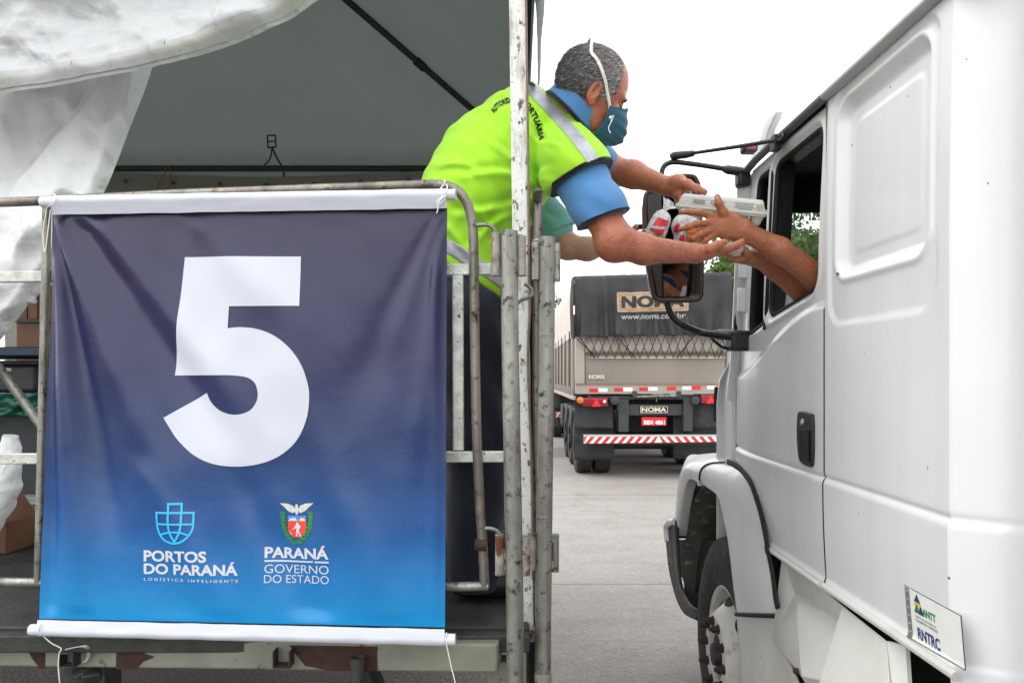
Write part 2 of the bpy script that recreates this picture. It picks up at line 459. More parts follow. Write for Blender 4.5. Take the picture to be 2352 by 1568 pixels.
def onto(bvh, p, frm, lift=.002, default=None):
    """lay a point on a surface: look from frm towards p, stop at the surface, lift it a little"""
    frm = Vector(frm); d = (Vector(p) - frm).normalized(); h = bvh.ray_cast(frm, d)
    if h[0] is None: return Vector(default if default is not None else p)
    n = h[1] if h[1].dot(d) < 0 else -h[1]
    return h[0] + n * lift
# ================================================================== road
def road_material():
    g = NG('brushed_concrete')
    v = g.map((.8, 1.5, 1)); n1 = g.noise(1.6, 6, .66, v); n2 = g.noise(38, 4, .7, g.map((.5, 1.6, 1))); n3 = g.noise(.5, 4, .6); n4 = g.noise(120, 3, .7, g.map((.6, 1.3, 1)))
    c = g.ramp(n1, [(.25, srgb(140, 135, 130)), (.5, srgb(158, 153, 148)), (.8, srgb(168, 163, 158))])
    c = g.mix(g.ramp(n2, [(.32, .8), (.6, 0)]), c, g.mix(.42, c, (.12, .11, .10)))
    c = g.mix(g.ramp(n3, [(.5, 0), (.75, .45)]), c, srgb(128, 120, 110))
    c = g.mix(g.ramp(n4, [(.34, .55), (.5, 0)]), c, srgb(104, 98, 92)); c = g.mix(g.ramp(n4, [(.56, 0), (.7, .5)]), c, srgb(206, 202, 196))
    c = g.mix(g.ramp(g.noise(.9, 5, .7, g.map((1.6, .35, 1)), .6), [(.6, 0), (.72, .4)]), c, srgb(104, 96, 88))
    sp = g.n('ShaderNodeSeparateXYZ'); g.l(g.tc.outputs['Object'], sp.inputs[0])
    def band(y0, hw, wob=.03):      # a dark line across the lane: a slab joint
        y = g.math('ADD', sp.outputs['Y'], g.math('MULTIPLY', g.noise(3.0, 3), wob))
        return g.math('LESS_THAN', g.math('ABSOLUTE', g.math('SUBTRACT', y, y0 + wob / 2)), hw)
    for y0, hw, dk in ((6.05, .012, .5), (10.6, .02, .55), (15.2, .02, .5), (4.75, .006, .25)):
        c = g.mix(g.math('MULTIPLY', band(y0, hw), dk), c, srgb(70, 64, 58))
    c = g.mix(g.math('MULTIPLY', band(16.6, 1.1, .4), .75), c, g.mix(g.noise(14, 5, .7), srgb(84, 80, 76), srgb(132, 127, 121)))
    g.set(Base_Color=c, Roughness=.9, Specular_IOR_Level=.25)
    g.set(Normal=g.bump(n4, .5, .01, g.bump(n2, .5, .012, g.bump(n1, .3, .02))))
    return g.m
M['road'] = road_material()
def gravel_material():
    g = NG('worn_asphalt'); n = g.noise(55, 5, .75); n2 = g.noise(1.4, 4)
    vo = g.n('ShaderNodeTexVoronoi'); vo.inputs['Scale'].default_value = 60; g.l(g.tc.outputs['Object'], vo.inputs['Vector'])
    c = g.ramp(n, [(.3, srgb(70, 66, 62)), (.55, srgb(120, 114, 108)), (.75, srgb(176, 170, 162))])
    c = g.mix(g.ramp(n2, [(.45, 0), (.7, .6)]), c, srgb(92, 88, 84))
    g.set(Base_Color=c, Roughness=.95, Specular_IOR_Level=.2, Normal=g.bump(vo.outputs['Distance'], .6, .012))
    return g.m
M['gravel'] = gravel_material()
mb = MB(); mb.raw([(-400, -200, 0), (400, -200, 0), (400, 900, 0), (-400, 900, 0)], [(0, 1, 2, 3)])
tag(mb.build('ground', M['gravel'], smooth=0, fixn=False), kind='structure')
mb = MB(); mb.raw([(.12, -30, .004), (9, -30, .004), (9, 260, .004), (.12, 260, .004)], [(0, 1, 2, 3)])
tag(mb.build('road', M['road'], smooth=0, fixn=False), kind='structure')

# ================================================================== raised loading platform
root = thing('loading_platform', 'raised steel loading platform with black deck and rusty grey-green front beam', 'platform', (-1.9, 3.6, 0))
mb = MB(); mb.box((-4.3, 1.94, .99), (.035, 6.1, 1.045)); mb.build('deck', M['deck'], root, bevel=.006)
mb = MB(); mb.box((-4.3, 1.895, .992), (.035, 1.938, 1.036)); mb.build('deck_edge', M['dark_steel'], root, bevel=.004)
BA, BB = U(0, 1465, 1.93), U(1143, 1479, 1.86)
bd = (BB - BA).normalized(); BA2 = BA - bd * 2.4
mb = MB(); mb.prism([BA2, BB, BB - Vector((0, 0, .072)), BA2 - Vector((0, 0, .078))], (0.01, .10, 0))
beam = mb.build('front_beam', M['beam'], root, bevel=.006, seg=3)
def on_beam(px, py, out=0.0):
    t = px / 1143; Y = lerp(1.93, 1.86, t) - out
    return U(px, py, Y)
def patch(pts, out=.0015):
    b = MB(); b.prism([on_beam(x, y, out) for x, y in pts], (0, .0012, 0)); return b
b = patch([(664, 1481), (868, 1484), (866, 1500), (868, 1538), (850, 1541), (760, 1540), (735, 1535), (700, 1528)]); b.build('bare_rusty_patch', M['rust'], beam)
b = patch([(66, 1470), (104, 1471), (103, 1534), (92, 1535), (74, 1512), (62, 1490)]); b.build('bare_rusty_patch', M['rust'], beam)
b = patch([(268, 1473), (318, 1474), (332, 1500), (356, 1508), (330, 1518), (312, 1537), (266, 1536)]); b.build('bare_rusty_patch', M['rust'], beam)
# hollow square sockets and one pipe socket welded on the beam
def square_socket(x0, y0, x1, y1, depth, open_top, mt):
    b = MB(); t = .0045
    p0, p1 = on_beam(x0, y0, 0), on_beam(x1, y1, 0); Yb = p0.y - .001; Yf = Yb - depth
    X0, X1, Z1, Z0 = p0.x, p1.x, p0.z, p1.z
    b.box((X0, Yf, Z0), (X0 + t, Yb, Z1)); b.box((X1 - t, Yf, Z0), (X1, Yb, Z1)); b.box((X0 + t, Yf, Z0), (X1 - t, Yb, Z0 + t))
    if not open_top: b.box((X0 + t, Yf, Z1 - t), (X1 - t, Yb, Z1))
    return b.build('socket', mt, beam, bevel=.0015)
square_socket(152, 1487, 186, 1523, .035, False, M['dark_steel'])
square_socket(636, 1484, 676, 1523, .035, True, M['rust'])
b = MB(); a = on_beam(821, 1508, .03); b.pipe(a, a - Vector((0, 0, .052)), .0185, .0155); b.build('pipe_socket', M['dark_steel'], beam)
b = MB()
for k in range(3):
    q = [on_beam(150 + 5 * k, 1491 - k, .028 - .004 * k), on_beam(184 + 6 * k, 1484 - k, .03), on_beam(200 + 3 * k, 1490, .02), on_beam(199 + 3 * k, 1512 - 2 * k, .012), on_beam(190 + 3 * k, 1520, .01)]
    b.tube(catmull(q, 5), .0016, 6)
b.build('wire_loop', M['galv_flat'], beam)
# legs and braces below
for (x, y) in ((-.045, 1.93), (-2.05, 1.93), (-4.2, 1.95), (-.05, 5.9), (-2.05, 5.9), (-4.2, 5.9)):
    b = MB(); b.box((x - .03, y, 0), (x + .03, y + .06, .955 if y < 3 else .99)); b.build('leg', M['dark_steel'] if x < -.1 else M['beam'], root, bevel=.006)
for a, c in (((-1.12, 1.95, .93), (-1.45, 2.4, 0)), ((-1.15, 1.95, .93), (-.75, 2.4, .0)), ((-.42, 2.0, .95), (-.20, 2.5, 0.02)), ((-3.0, 2, .93), (-2.1, 2.1, .0))):
    b = MB(); b.bar(a, c, .045, .045); b.build('brace', M['dark_steel'], root, bevel=.004)
b = MB(); b.box((-1.2, 1.96, .0), (-1.09, 2.05, .95)); b.build('leg', M['dark_steel'], root, bevel=.006)

# ================================================================== front guard rail
def Yf(px, off=0): return lerp(1.955, 1.885, px / 1100) + off
gr = thing('guard_rail', 'galvanised front guard rail with rounded end, the numbered banner tied to it', 'railing', (-.9, 1.93, 1.045))
P = [(-700, 473), (0, 465), (400, 446), (800, 431), (960, 425), (1000, 424), (1030, 428), (1055, 442), (1073, 468), (1083, 505), (1087, 540), (1089, 640), (1091, 800), (1095, 1000), (1102, 1150), (1109, 1260), (1113, 1349)]
pts = [U(x, y, Yf(x)) for x, y in P]
mb = MB(); mb.tube(catmull(pts[:4], 3)[:-1] + catmull(pts[3:], 6), .0125, 14); top = mb.build('top_rail', M['galv_rusty'], gr)
mb = MB(); mb.tube([U(1121, 1345, Yf(1110)), U(1000, 1347, Yf(1000)), U(500, 1342, Yf(500)), U(0, 1336, Yf(0)), U(-700, 1330, Yf(-700))], .0122, 12); mb.build('bottom_rail', M['galv'], gr)
mb = MB(); mb.tube([U(108, 470, Yf(108, -.004)), U(101, 800, Yf(108, -.006)), U(88, 1336, Yf(90, -.004))], .0105, 12); mb.build('upright', M['galv'], gr)
mb = MB(); mb.bar(U(-700, 648, Yf(-700, .015)), U(1128, 618, Yf(1128, .015)), .014, .030); mb.build('mid_rail', M['galv_flat'], gr, bevel=.003)
mb = MB(); mb.bar(U(-700, 1056, Yf(-700, .015)), U(1158, 1048, Yf(1158, .015)), .014, .029); mb.build('mid_rail', M['galv_flat'], gr, bevel=.003)
mb = MB(); mb.bar(U(1052, 632, Yf(1052, .012)), U(1053, 1035, Yf(1053, .012)), .0285, .012, (0, 1, 0)); mb.build('bar', M['galv_flat'], gr, bevel=.003)
mb = MB(); mb.bar(U(330, 640, Yf(330, .03)), U(330, 1055, Yf(330, .03)), .0285, .012, (0, 1, 0)); mb.build('bar', M['galv_flat'], gr, bevel=.003)
for q in ([(1094, 517), (1112, 516), (1128, 520), (1137, 532), (1139, 560)], [(1106, 1214), (1125, 1213), (1140, 1218), (1148, 1226)]):
    mb = MB(); mb.tube(catmull([U(x, y, Yf(1100, -.004)) for x, y in q], 6), .0052, 10); mb.build('hook', M['galv'], gr)
mb = MB(); mb.tube([U(1091, 1250, Yf(1100, -.008)), U(1118, 1251, Yf(1100, -.008))], .0155, 14); mb.build('weld_collar', M['rust'], gr)

# side guard rail: runs away from the camera along the platform's open edge
sr = thing('guard_rail', 'side guard rail seen end-on behind the rightmost pipe, bent top over the platform edge', 'railing', (.06, 3.0, 1.045))
X0 = .058
q = [(X0, 1.99, 1.05), (X0, 1.99, 1.5), (X0, 1.99, 2.0), (X0, 1.995, 2.13), (X0, 2.02, 2.175), (X0, 2.07, 2.19), (X0 + .005, 3.5, 2.18), (X0 + .01, 5.6, 2.18)]
mb = MB(); mb.tube(catmull(q, 5), .0135, 12); mb.build('top_rail', M['galv_rusty'], sr)
for z in (1.20, 1.6, 1.9):
    mb = MB(); mb.bar((X0, 2.0, z), (X0 + .01, 5.6, z), .014, .03); mb.build('mid_rail', M['galv_flat'], sr, bevel=.003)
for y in (3.4, 4.6, 5.6):
    mb = MB(); mb.cyl((X0 + .004, y, 1.045), (X0 + .004, y, 2.18), .012, 10); mb.build('upright', M['galv'], sr)
mb = MB()
for z in (2.062, 2.050, 2.036):
    mb.lathe((X0, 1.99, z), (0, .15, 1), (1, 0, 0), [(-.002, .0137), (0, .016), (.002, .0137)], 14)
mb.build('tie_wire', M['rope'], sr)

# ================================================================== two scaffold pipes with clamp sleeves
def clamp(px0, px1, y0, y1, Y, side, rr, root, mt):
    """a half-round sleeve beside the pipe with its weld webs"""
    b = MB(); cx = (px0 + px1) / 2
    b.pipe(U(cx, y0, Y), U(cx, y1, Y), rr, rr - .004, 16); return b.build('sleeve', mt, root, bevel=.0008)
pa = thing('scaffold_pipe', 'tall rust-streaked steel pipe standing directly right of the rounded rail end, clamped near its top', 'pipe', (-.02, 1.80, 0))
A = lambda y, t=0: U(lerp(1169, 1184, sstep(500, 1600, y)) + t, y, 1.80)
mb = MB(); q = [A(532), A(800), A(1100), A(1400), A(1568)]; d = (q[-1] - q[-2]).normalized(); q.append(q[-1] + d * (q[-1].z / -d.z)); q[-1].z = 0
mb.tube(q, .0212, 24, caps=False); mb.pipe(A(531), A(545), .0213, .0185, 24); mb.build('pipe', M['galv'], pa, smooth=60)
for y0, y1 in ((536, 634), (1226, 1320)):
    cl = clamp(1127 + (10 if y0 > 1000 else 0), 1151 + (8 if y0 > 1000 else 0), y0, y1, 1.80, -1, .0115, pa, M['clamp'])
    c2 = clamp(1187 + (8 if y0 > 1000 else 0), 1209 + (10 if y0 > 1000 else 0), y0 + 6, y1, 1.80, 1, .0115, pa, M['clamp'])
    for yy in (y0 + 12, (y0 + y1) / 2, y1 - 12):
        for dx, p_ in ((-22, cl), (22, c2)):
            x = A(yy).x; b = MB(); b.box((x + (dx - 9) / 944, 1.797, A(yy).z - .010), (x + (dx + 9) / 944, 1.803, A(yy).z + .010)); b.build('weld_web', M['clamp'], p_)
pb = thing('scaffold_pipe', 'rightmost grey steel pipe beside the road with a clamp near its top and its foot', 'pipe', (.08, 1.95, 0))
Bp = lambda y, t=0: U(lerp(1257, 1247, sstep(500, 1600, y)) + t, y, 1.95)
mb = MB(); q = [Bp(546), Bp(800), Bp(1100), Bp(1400), Bp(1568)]; d = (q[-1] - q[-2]).normalized(); q.append(q[-1] + d * (q[-1].z / -d.z)); q[-1].z = 0
mb.tube(q, .0213, 24, caps=False); mb.pipe(Bp(545), Bp(560), .0214, .0185, 24)
for y in (770, 1186): mb.lathe(Bp(y), (0, 0, 1), (1, 0, 0), [(-.004, .0213), (0, .0222), (.004, .0213)], 24)
mb.build('pipe', M['galv'], pb, smooth=60)
for y0, y1 in ((557, 643), (1224, 1308)):
    s1 = 0 if y0 < 1000 else -16
    cl = clamp(1221 + s1 * .6, 1242 + s1 * .6, y0, y1, 1.95, -1, .0118, pb, M['galv'] if y0 < 1000 else M['clamp'])
    c2 = clamp(1268 + s1 * .2, 1288 + s1 * .2, y0 + 2, y1 + 4, 1.96, 1, .0108, pb, M['galv'])
    for yy in (y0 + 12, y1 - 12):
        for dx, p_ in ((-20, cl), (20, c2)):
            x = Bp(yy).x; b = MB(); b.box((x + (dx - 7) / 872, 1.947, Bp(yy).z - .010), (x + (dx + 7) / 872, 1.953, Bp(yy).z + .010)); b.build('weld_web', M['galv'], p_)
mb = MB(); mb.lathe(Bp(1546), (0, 0, 1), (1, 0, 0), [(-.02, .0214), (-.02, .0228), (.0, .0228), (.004, .0214)], 24); mb.build('collar', M['clamp'], pb)
dk = thing('support_channel', 'dark steel channel standing in the gap between the two scaffold pipes', 'steel channel', (.045, 2.06, 0))
mb = MB(); x0, x1 = U(1209, 0, 2.06).x, U(1238, 0, 2.06).x
mb.box((x0, 2.06, .3), (x0 + .006, 2.10, 2.07)); mb.box((x0 + .006, 2.094, .3), (x1 - .006, 2.10, 2.07)); mb.box((x1 - .006, 2.06, .3), (x1, 2.10, 2.07)); mb.build('channel', M['dark_steel'], dk, bevel=.001)
mb = MB(); mb.box((x0 - .01, 2.055, 0), (x1 + .01, 2.105, .3)); mb.build('foot', M['beam'], dk, bevel=.004)

# ================================================================== white square post and cable
wp = thing('tent_post', 'white square post with peeling rusty paint rising in front of the worker', 'post', (.02, 2.0, 1.0))
def post(y): return U(lerp(1184, 1208, (y + 200) / 1640), y, 2.0)
mb = MB(); top_p, bot_p = post(-1350), post(1442)
mb.bar(top_p, bot_p, .0425, .0425, (0, 1, 0)); mb.build('shaft', M['white_post'], wp, bevel=.004, seg=3)
mb = MB(); q = bot_p; mb.box((q.x - .024, q.y - .024, q.z - .03), (q.x + .024, q.y + .024, q.z - .001)); mb.build('base_sleeve', M['clamp'], wp, bevel=.003)
cb = MB(); cb.tube(catmull([U(x, y, 1.97) for x, y in ((1203, -300), (1208, 0), (1211, 200), (1214, 400), (1215, 560), (1218, 700), (1213, 830), (1222, 1100), (1224, 1330))], 6), .0032, 8)
tag(cb.build('cable', M['cable']), 'thin brown cable hanging straight down beside the white post', 'cable')
mb = MB(); mb.tube(catmull([U(x, y, 1.86) for x, y in ((1186, 700), (1196, 690), (1212, 684), (1222, 676), (1219, 662), (1205, 652))], 6), .0045, 8)
tag(mb.build('bent_rod', M['galv_rusty']), 'short bent steel rod sticking out between the pipes below the upper clamp', 'rod')

# ================================================================== tent
def tent_cloth(name, col, trans, bump=.25):
    g = NG(name); n = g.noise(3, 5, .6); n2 = g.noise(9, 6, .7, g.map((1, 1, 2.5)), 1.2); n3 = g.noise(26, 5, .7, g.map((.6, 1, 3)))
    rid = lambda sc, st: g.math('ABSOLUTE', g.math('SUBTRACT', g.noise(sc, 3, .5, g.map(st, (.3, .6, .5)), .6), .5))
    r1, r2 = rid(3.2, (1, 1, 1.6)), rid(7.5, (1.5, 1, .8))
    c = g.ramp(n, [(.3, tuple(x * .93 for x in col)), (.7, col)])
    c = g.mix(g.ramp(n3, [(.66, 0), (.74, .35)]), c, srgb(120, 112, 98))
    g.set(Base_Color=c, Roughness=.5, Specular_IOR_Level=.4, Normal=g.bump(r1, bump * 1.6, .05, g.bump(r2, bump * 1.4, .03, g.bump(n2, bump * .6, .02))))
    tr = g.n('ShaderNodeBsdfTranslucent'); mx = g.n('ShaderNodeMixShader'); mx.inputs[0].default_value = trans
    g.l(c, tr.inputs['Color']); g.l(g.b.outputs[0], mx.inputs[1]); g.l(tr.outputs[0], mx.inputs[2]); g.l(mx.outputs[0], g.out.inputs['Surface'])
    return g.m
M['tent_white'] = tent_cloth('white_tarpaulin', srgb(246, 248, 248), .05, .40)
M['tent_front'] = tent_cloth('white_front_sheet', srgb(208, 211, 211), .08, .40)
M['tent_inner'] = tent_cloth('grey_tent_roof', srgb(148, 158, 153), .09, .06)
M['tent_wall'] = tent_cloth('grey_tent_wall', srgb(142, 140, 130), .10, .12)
M['hem_dirt'] = mat('grimy_hem', srgb(188, 188, 187), .55, 0, .04, 9, .25, 40, [(srgb(186, 190, 160), 1.1, .52, .25), (srgb(96, 84, 70), 30, .635, .04, (3, 1, .35)), (srgb(180, 160, 138), 5, .64, .15)])
XL, XR, YF, YB = -4.05, .06, 1.99, 5.9; AP = Vector((-1.97, 3.94, 4.66)); ZE = 3.5
tn = thing('tent', 'white tarpaulin tent with grey inside, its front sheet drooping over the platform', 'tent', (-1.97, 3.94, 1.045))
def roof_pt(c0, c1, u, v):
    e = c0.lerp(c1, u)
    if v < 0: return e + Vector((0, 0, .33 * v / .12)) + (Vector((AP.x, AP.y, e.z)) - e).normalized() * -.01 * min(1, -v / .02)
    p = e.lerp(AP, v); p.z -= .16 * math.sin(math.pi * min(1, v)) * math.sin(math.pi * u) * .35
    p.z += .012 * noise.noise(p * 1.7); return p
cs = [Vector((XL, YF, ZE)), Vector((XR, YF, ZE)), Vector((XR, YB, ZE)), Vector((XL, YB, ZE))]
for i in range(4):
    c0, c1 = cs[i], cs[(i + 1) % 4]
    mb = MB(); mb.grid(lambda u, v: roof_pt(c0, c1, u, -.12 + v * 1.119), 30, 56); mb.build('roof_panel', M['tent_inner'], tn, smooth=180, fixn=False)
for i in range(4):
    mb = MB(); pts = [cs[i].lerp(AP, k / 12) - Vector((0, 0, .03)) for k in range(13)]
    mb.tube(pts, .022, 10); mb.build('hip_beam', M['dark_steel'], tn)
    for f_ in (.36,):
        q = cs[i].lerp(AP, f_) - Vector((0, 0, .03)); dd = (AP - cs[i]).normalized()
        mb = MB(); mb.cyl(q - dd * .04, q + dd * .04, .032, 12); mb.build('coupler', M['black'], tn)
    a, b_ = cs[i] - Vector((0, 0, .15)), cs[(i + 1) % 4] - Vector((0, 0, .15))
    a.z = b_.z = 3.355
    mb = MB(); mb.cyl(a, b_, .024, 12); mb.build('eave_beam', M['dark_steel'], tn)
for i in (0, 2, 3):
    mb = MB(); mb.cyl((cs[i].x, cs[i].y, 1.045), cs[i], .024, 12); mb.build('corner_post', M['galv'], tn)
# back wall laced to the eave beam
def wall_pt(u, v):
    x = lerp(XL, XR - .02, u); zt = 3.285 + .02 * math.sin(u * 9) + .03 * u
    return Vector((x, YB - .03 + .03 * noise.noise(Vector((x * 2, v * 4, 3))) + .012 * math.sin(x * 9) * v, lerp(zt, 1.06, v)))
mb = MB(); mb.grid(wall_pt, 80, 20); mb.build('back_wall', M['tent_wall'], tn, smooth=180, fixn=False)
for k in range(11):
    eb = MB(); p = wall_pt((k + .6) / 11, .03); eb.lathe(p + Vector((0, -.02, 0)), (0, -1, 0), (1, 0, 0), [(0, .015), (.005, .014), (.005, .007), (0, .006)], 12); eb.build('eyelet', M['dark_steel'], tn)
for (px, py) in ((385, 412),):
    p = U(px, py, YB - .06); mb = MB()
    mb.tube(catmull([p + Vector(q) for q in ((-.10, 0, -.12), (-.06, -.01, -.03), (-.02, 0, .05), (.0, 0, .11), (.03, 0, .02), (.0, 0, -.13))], 5), .0045, 6); mb.build('lacing', M['cable'], tn)
# strap buckles hanging inside the roof
def buckle(px, py, Y, rot):
    p = U(px, py, Y); c, s = math.cos(rot), math.sin(rot); b = MB()
    def Q(x, z): return p + Vector((x * c - z * s, 0, x * s + z * c))
    for a, e in (((-.03, .045), (.03, .045)), ((.03, .045), (.03, -.045)), ((.03, -.045), (-.03, -.045)), ((-.03, -.045), (-.03, .045)), ((-.03, 0), (.03, 0))): b.cyl(Q(*a), Q(*e), .006, 8)
    b.tube(catmull([Q(0, -.04), Q(.03, -.12), Q(.07, -.2), Q(.08, -.27)], 4), .008, 6); b.tube(catmull([Q(0, -.05), Q(-.02, -.13), Q(-.08, -.19)], 4), .006, 6)
    return b.build('strap_buckle', M['dark_steel'], tn)
buckle(624, 325, 5.55, .05); buckle(990, 42, 4.75, .7)
# the front sheet: hangs from the front eave, gathered up, its hem drooping in a long curve
HEM = [(-420, 255), (-200, 235), (0, 207), (100, 198), (200, 187), (345, 166), (455, 138), (560, 99), (650, 53), (735, -8), (830, -95), (940, -215), (1060, -370)]
hem = catmull([Vector((x, y, 0)) for x, y in HEM], 10)
def hem_at(u):
    f = u * (len(hem) - 1); i = min(int(f), len(hem) - 2); return hem[i].lerp(hem[i + 1], f - i)
def flap_pt(u, v):
    h = hem_at(u); px = h.x; base = U(px, h.y, 2.16)
    topz = ZE - .02; z = lerp(topz, base.z, v); Y = lerp(2.0, 2.16, v)
    p = Vector((base.x * (1 - .03 * (1 - v)), Y, z))
    w = noise.noise(Vector((p.x * 2.2, z * 3.0, 1.0))) * .045 + noise.noise(Vector((p.x * 4.5 + z * 3, z * 7.0, 4.0))) * .025 + noise.noise(Vector((p.x * 11, z * 16.0, 7.0))) * .013 + abs(noise.noise(Vector((p.x * 3.2 + 2.4 * z, z * 6 - p.x, 12.0)))) * .05 + abs(noise.noise(Vector((p.x * 8 - 3 * z, z * 9 + 2 * p.x, 22.0)))) * .032 + abs(noise.noise(Vector((p.x * 17 + 9 * z, z * 21 - 6 * p.x, 27.0)))) * .012
    drag = .045 * math.sin((p.z - base.z) * 11 - px * .004) * math.exp(-((p.z - base.z) / .33) ** 2)
    roll = -.05 * math.sin(math.pi * min(1, (1 - v) / .22)) if v > .78 else 0
    ed = .25 + .75 * (1 - sstep(.86, 1.0, v)); p.y += w * ed + drag + roll * .55
    if v > .965: p.y += (v - .965) * .45
    return p
mb = MB(); mb.grid(flap_pt, 230, 140); fl = mb.build('front_sheet', M['tent_front'], tn, smooth=180, fixn=False)
mb = MB(); mb.grid(lambda u, v: flap_pt(u, .945 + .045 * v) + Vector((0, -.004, 0)), 190, 6); mb.build('hem', M['hem_dirt'], fl, smooth=180, fixn=False)
# the side curtain below it, drawn aside to the left
EDGE = [(372, 60), (345, 172), (300, 290), (266, 380), (240, 440), (196, 520), (95, 660), (0, 782), (-110, 905), (-240, 1010)]
edge = catmull([Vector((x, y, 0)) for x, y in EDGE], 8)
def cur_pt(u, v):
    f = v * (len(edge) - 1); i = min(int(f), len(edge) - 2); e = edge[i].lerp(edge[i + 1], f - i)
    px = lerp(-420 - 60 * v, e.x, u); d = max(0.0, e.x - px)          # d: px distance from the free edge
    py = e.y + (1 - u) * 30 * math.sin(v * 6)
    Wd = 112 + 105 * sstep(.06, .42, v) + 5 * noise.noise(Vector((py * .02, 0, 4)))
    Y = 2.42
    Y += .05 * (1 - min(1, d / 60)) ** 3 - .045 * sstep(0, 50, d) + .085 * sstep(Wd - 3, Wd + 4, d) - .03 * sstep(Wd + 10, Wd + 120, d) + .006 * math.sin(d / 30)
    q = U(px, py, 2.4)
    Y += .03 * noise.noise(Vector((q.x * 5 + q.z * 3, q.z * 4, 2))) + .014 * noise.noise(Vector((q.x * 15, q.z * 9, 5))) + .018 * abs(noise.noise(Vector((q.x * 9 + q.z * 7, q.z * 3 - q.x * 5, 9))))
    Y += .008 * math.sin(d / 26 + 2.5 * noise.noise(Vector((q.x * 2, q.z * 2, 0)))) + .06 * abs(noise.noise(Vector((q.x * 4 + q.z * 3.4, q.z * 2.2 - q.x * 2, 31)))) + .035 * abs(noise.noise(Vector((q.x * 7 - q.z * 5, q.z * 6 + q.x * 3, 37))))
    return U(px, py, Y)
mb = MB(); mb.grid(cur_pt, 170, 170); mb.build('side_curtain', M['tent_white'], tn, smooth=180, fixn=False)
mb = MB(); mb.tube(catmull([U(x, y, 2.5) for x, y in ((190, 500), (130, 575), (88, 640), (60, 690))], 6), [.02 + .012 * math.sin(i) ** 2 for i in range(19)], 10); mb.build('curtain_fold', M['tent_white'], tn, smooth=180)
# outer sheet along the right eave, seen edge-on
mb = MB(); mb.grid(lambda u, v: Vector((XR + .0 + .03 * math.sin(v * 3.1) + .006 * noise.noise(Vector((u * 5, v * 9, 0))), lerp(2.35, 3.1, u), lerp(3.5, 2.48, v))), 20, 30, keep=None); mb.build('right_sheet', M['tent_white'], tn, smooth=180, fixn=False)

# ================================================================== things stored on the platform, seen left of the banner
M['brown_board'] = mat('brown_board', srgb(112, 76, 58), .7, 0, .15, 10, .1, 60)
M['cardboard'] = mat('cardboard', srgb(104, 68, 48), .8, 0, .12, 8, .1, 40)
M['blue_top'] = mat('dark_blue_tabletop', srgb(30, 52, 72), .45, 0, .12, 10)
M['black_crate'] = mat('black_crate', srgb(48, 50, 54), .5, 0, .2, 10)
M['green_plastic'] = mat('green_plastic_sheet', srgb(20, 92, 74), .3, 0, .25, 8, .2, 30)
M['grey_plastic'] = mat('grey_plastic', srgb(150, 152, 150), .6, 0, .2, 10)
def bx3(px0, py0, px1, py1, Y, dY):
    a, c = U(px0, py1, Y), U(px1, py0, Y); return (a.x, Y, a.z), (c.x, Y + dY, c.z)
r_ = thing('cupboard', 'brown slatted wooden cupboard at the back of the platform, above the blue tabletop', 'cupboard', U(60, 800, 5.3))
mb = MB(); lo, hi = bx3(36, 740, 330, 1300, 5.3, .4); mb.box((lo[0], lo[1], 1.05), hi); mb.build('body', M['brown_board'], r_, bevel=.01)
lo, hi = bx3(30, 733, 335, 740, 5.28, .42); mb = MB(); mb.box(lo, hi); mb.build('shelf_lip', M['dark_steel'], r_)
for k in range(9):
    lo, hi = bx3(40 + k * 24, 655, 62 + k * 24, 732, 5.32, .03); mb = MB(); mb.box(lo, hi); mb.build('slat', M['brown_board'], r_, bevel=.004)
t_ = thing('folding_table', 'table with dark blue top behind the left end of the rail', 'table', U(0, 1200, 3.7))
lo, hi = bx3(-400, 796, 260, 818, 3.7, .75); mb = MB(); mb.box(lo, hi); mb.build('tabletop', M['blue_top'], t_, bevel=.008)
for px, yy in ((-380, 3.75), (240, 3.75), (-380, 4.35), (240, 4.35)):
    p = U(px, 820, yy); mb = MB(); mb.cyl((p.x, yy, 1.046), (p.x, yy, lo[2]), .016, 10); mb.build('leg', M['dark_steel'], t_)
c_ = thing('storage_crate', 'black plastic crate with small white tag, under the blue tabletop', 'crate', U(20, 900, 3.9))
lo, hi = bx3(-260, 836, 84, 902, 3.85, .4); mb = MB(); mb.box(lo, hi); mb.build('body', M['black_crate'], c_, bevel=.02)
lo, hi = bx3(-265, 828, 88, 838, 3.83, .44); mb = MB(); mb.box(lo, hi); mb.build('lid', M['black_crate'], c_, bevel=.008)
lo, hi = bx3(12, 845, 26, 852, 3.846, .003); mb = MB(); mb.box(lo, hi); mb.build('tag', M['print_white'], c_)
mb = MB()
def green_pt(u, v):
    p = U(lerp(-250, 120, u), lerp(903, 957, v), 3.75); p.y += .05 * noise.noise(Vector((u * 9, v * 3 + u * 4, 0))) + .02 * noise.noise(Vector((u * 30 + v * 9, v * 5, 2))) + .05 * v; return p
mb.grid(green_pt, 90, 16)
g_ = thing('plastic_sheet', 'crumpled dark green plastic sheet hanging below the black crate', 'plastic sheet', U(0, 957, 3.8))
mb.build('sheet', M['green_plastic'], g_, smooth=180, solid=.004, fixn=False)
c_ = thing('storage_crate', 'tall black bin standing on the deck below the green plastic sheet', 'crate', U(20, 1110, 3.95))
lo, hi = bx3(-300, 940, 150, 1165, 3.95, .5); mb = MB(); mb.box((lo[0], lo[1], 1.046), hi); mb.build('body', M['black_crate'], c_, bevel=.02)
lo, hi = bx3(-305, 932, 155, 946, 3.93, .54); mb = MB(); mb.box(lo, hi); mb.build('rim', M['black_matte'], c_, bevel=.008)
b_ = thing('cardboard_box', 'brown cardboard box with a raised flap at the lower left behind the rail', 'box', U(0, 1300, 2.75))
lo, hi = bx3(-160, 1190, 15, 1330, 2.72, .3); mb = MB(); mb.box((lo[0], lo[1], 1.046), hi); mb.build('body', M['cardboard'], b_, bevel=.004)
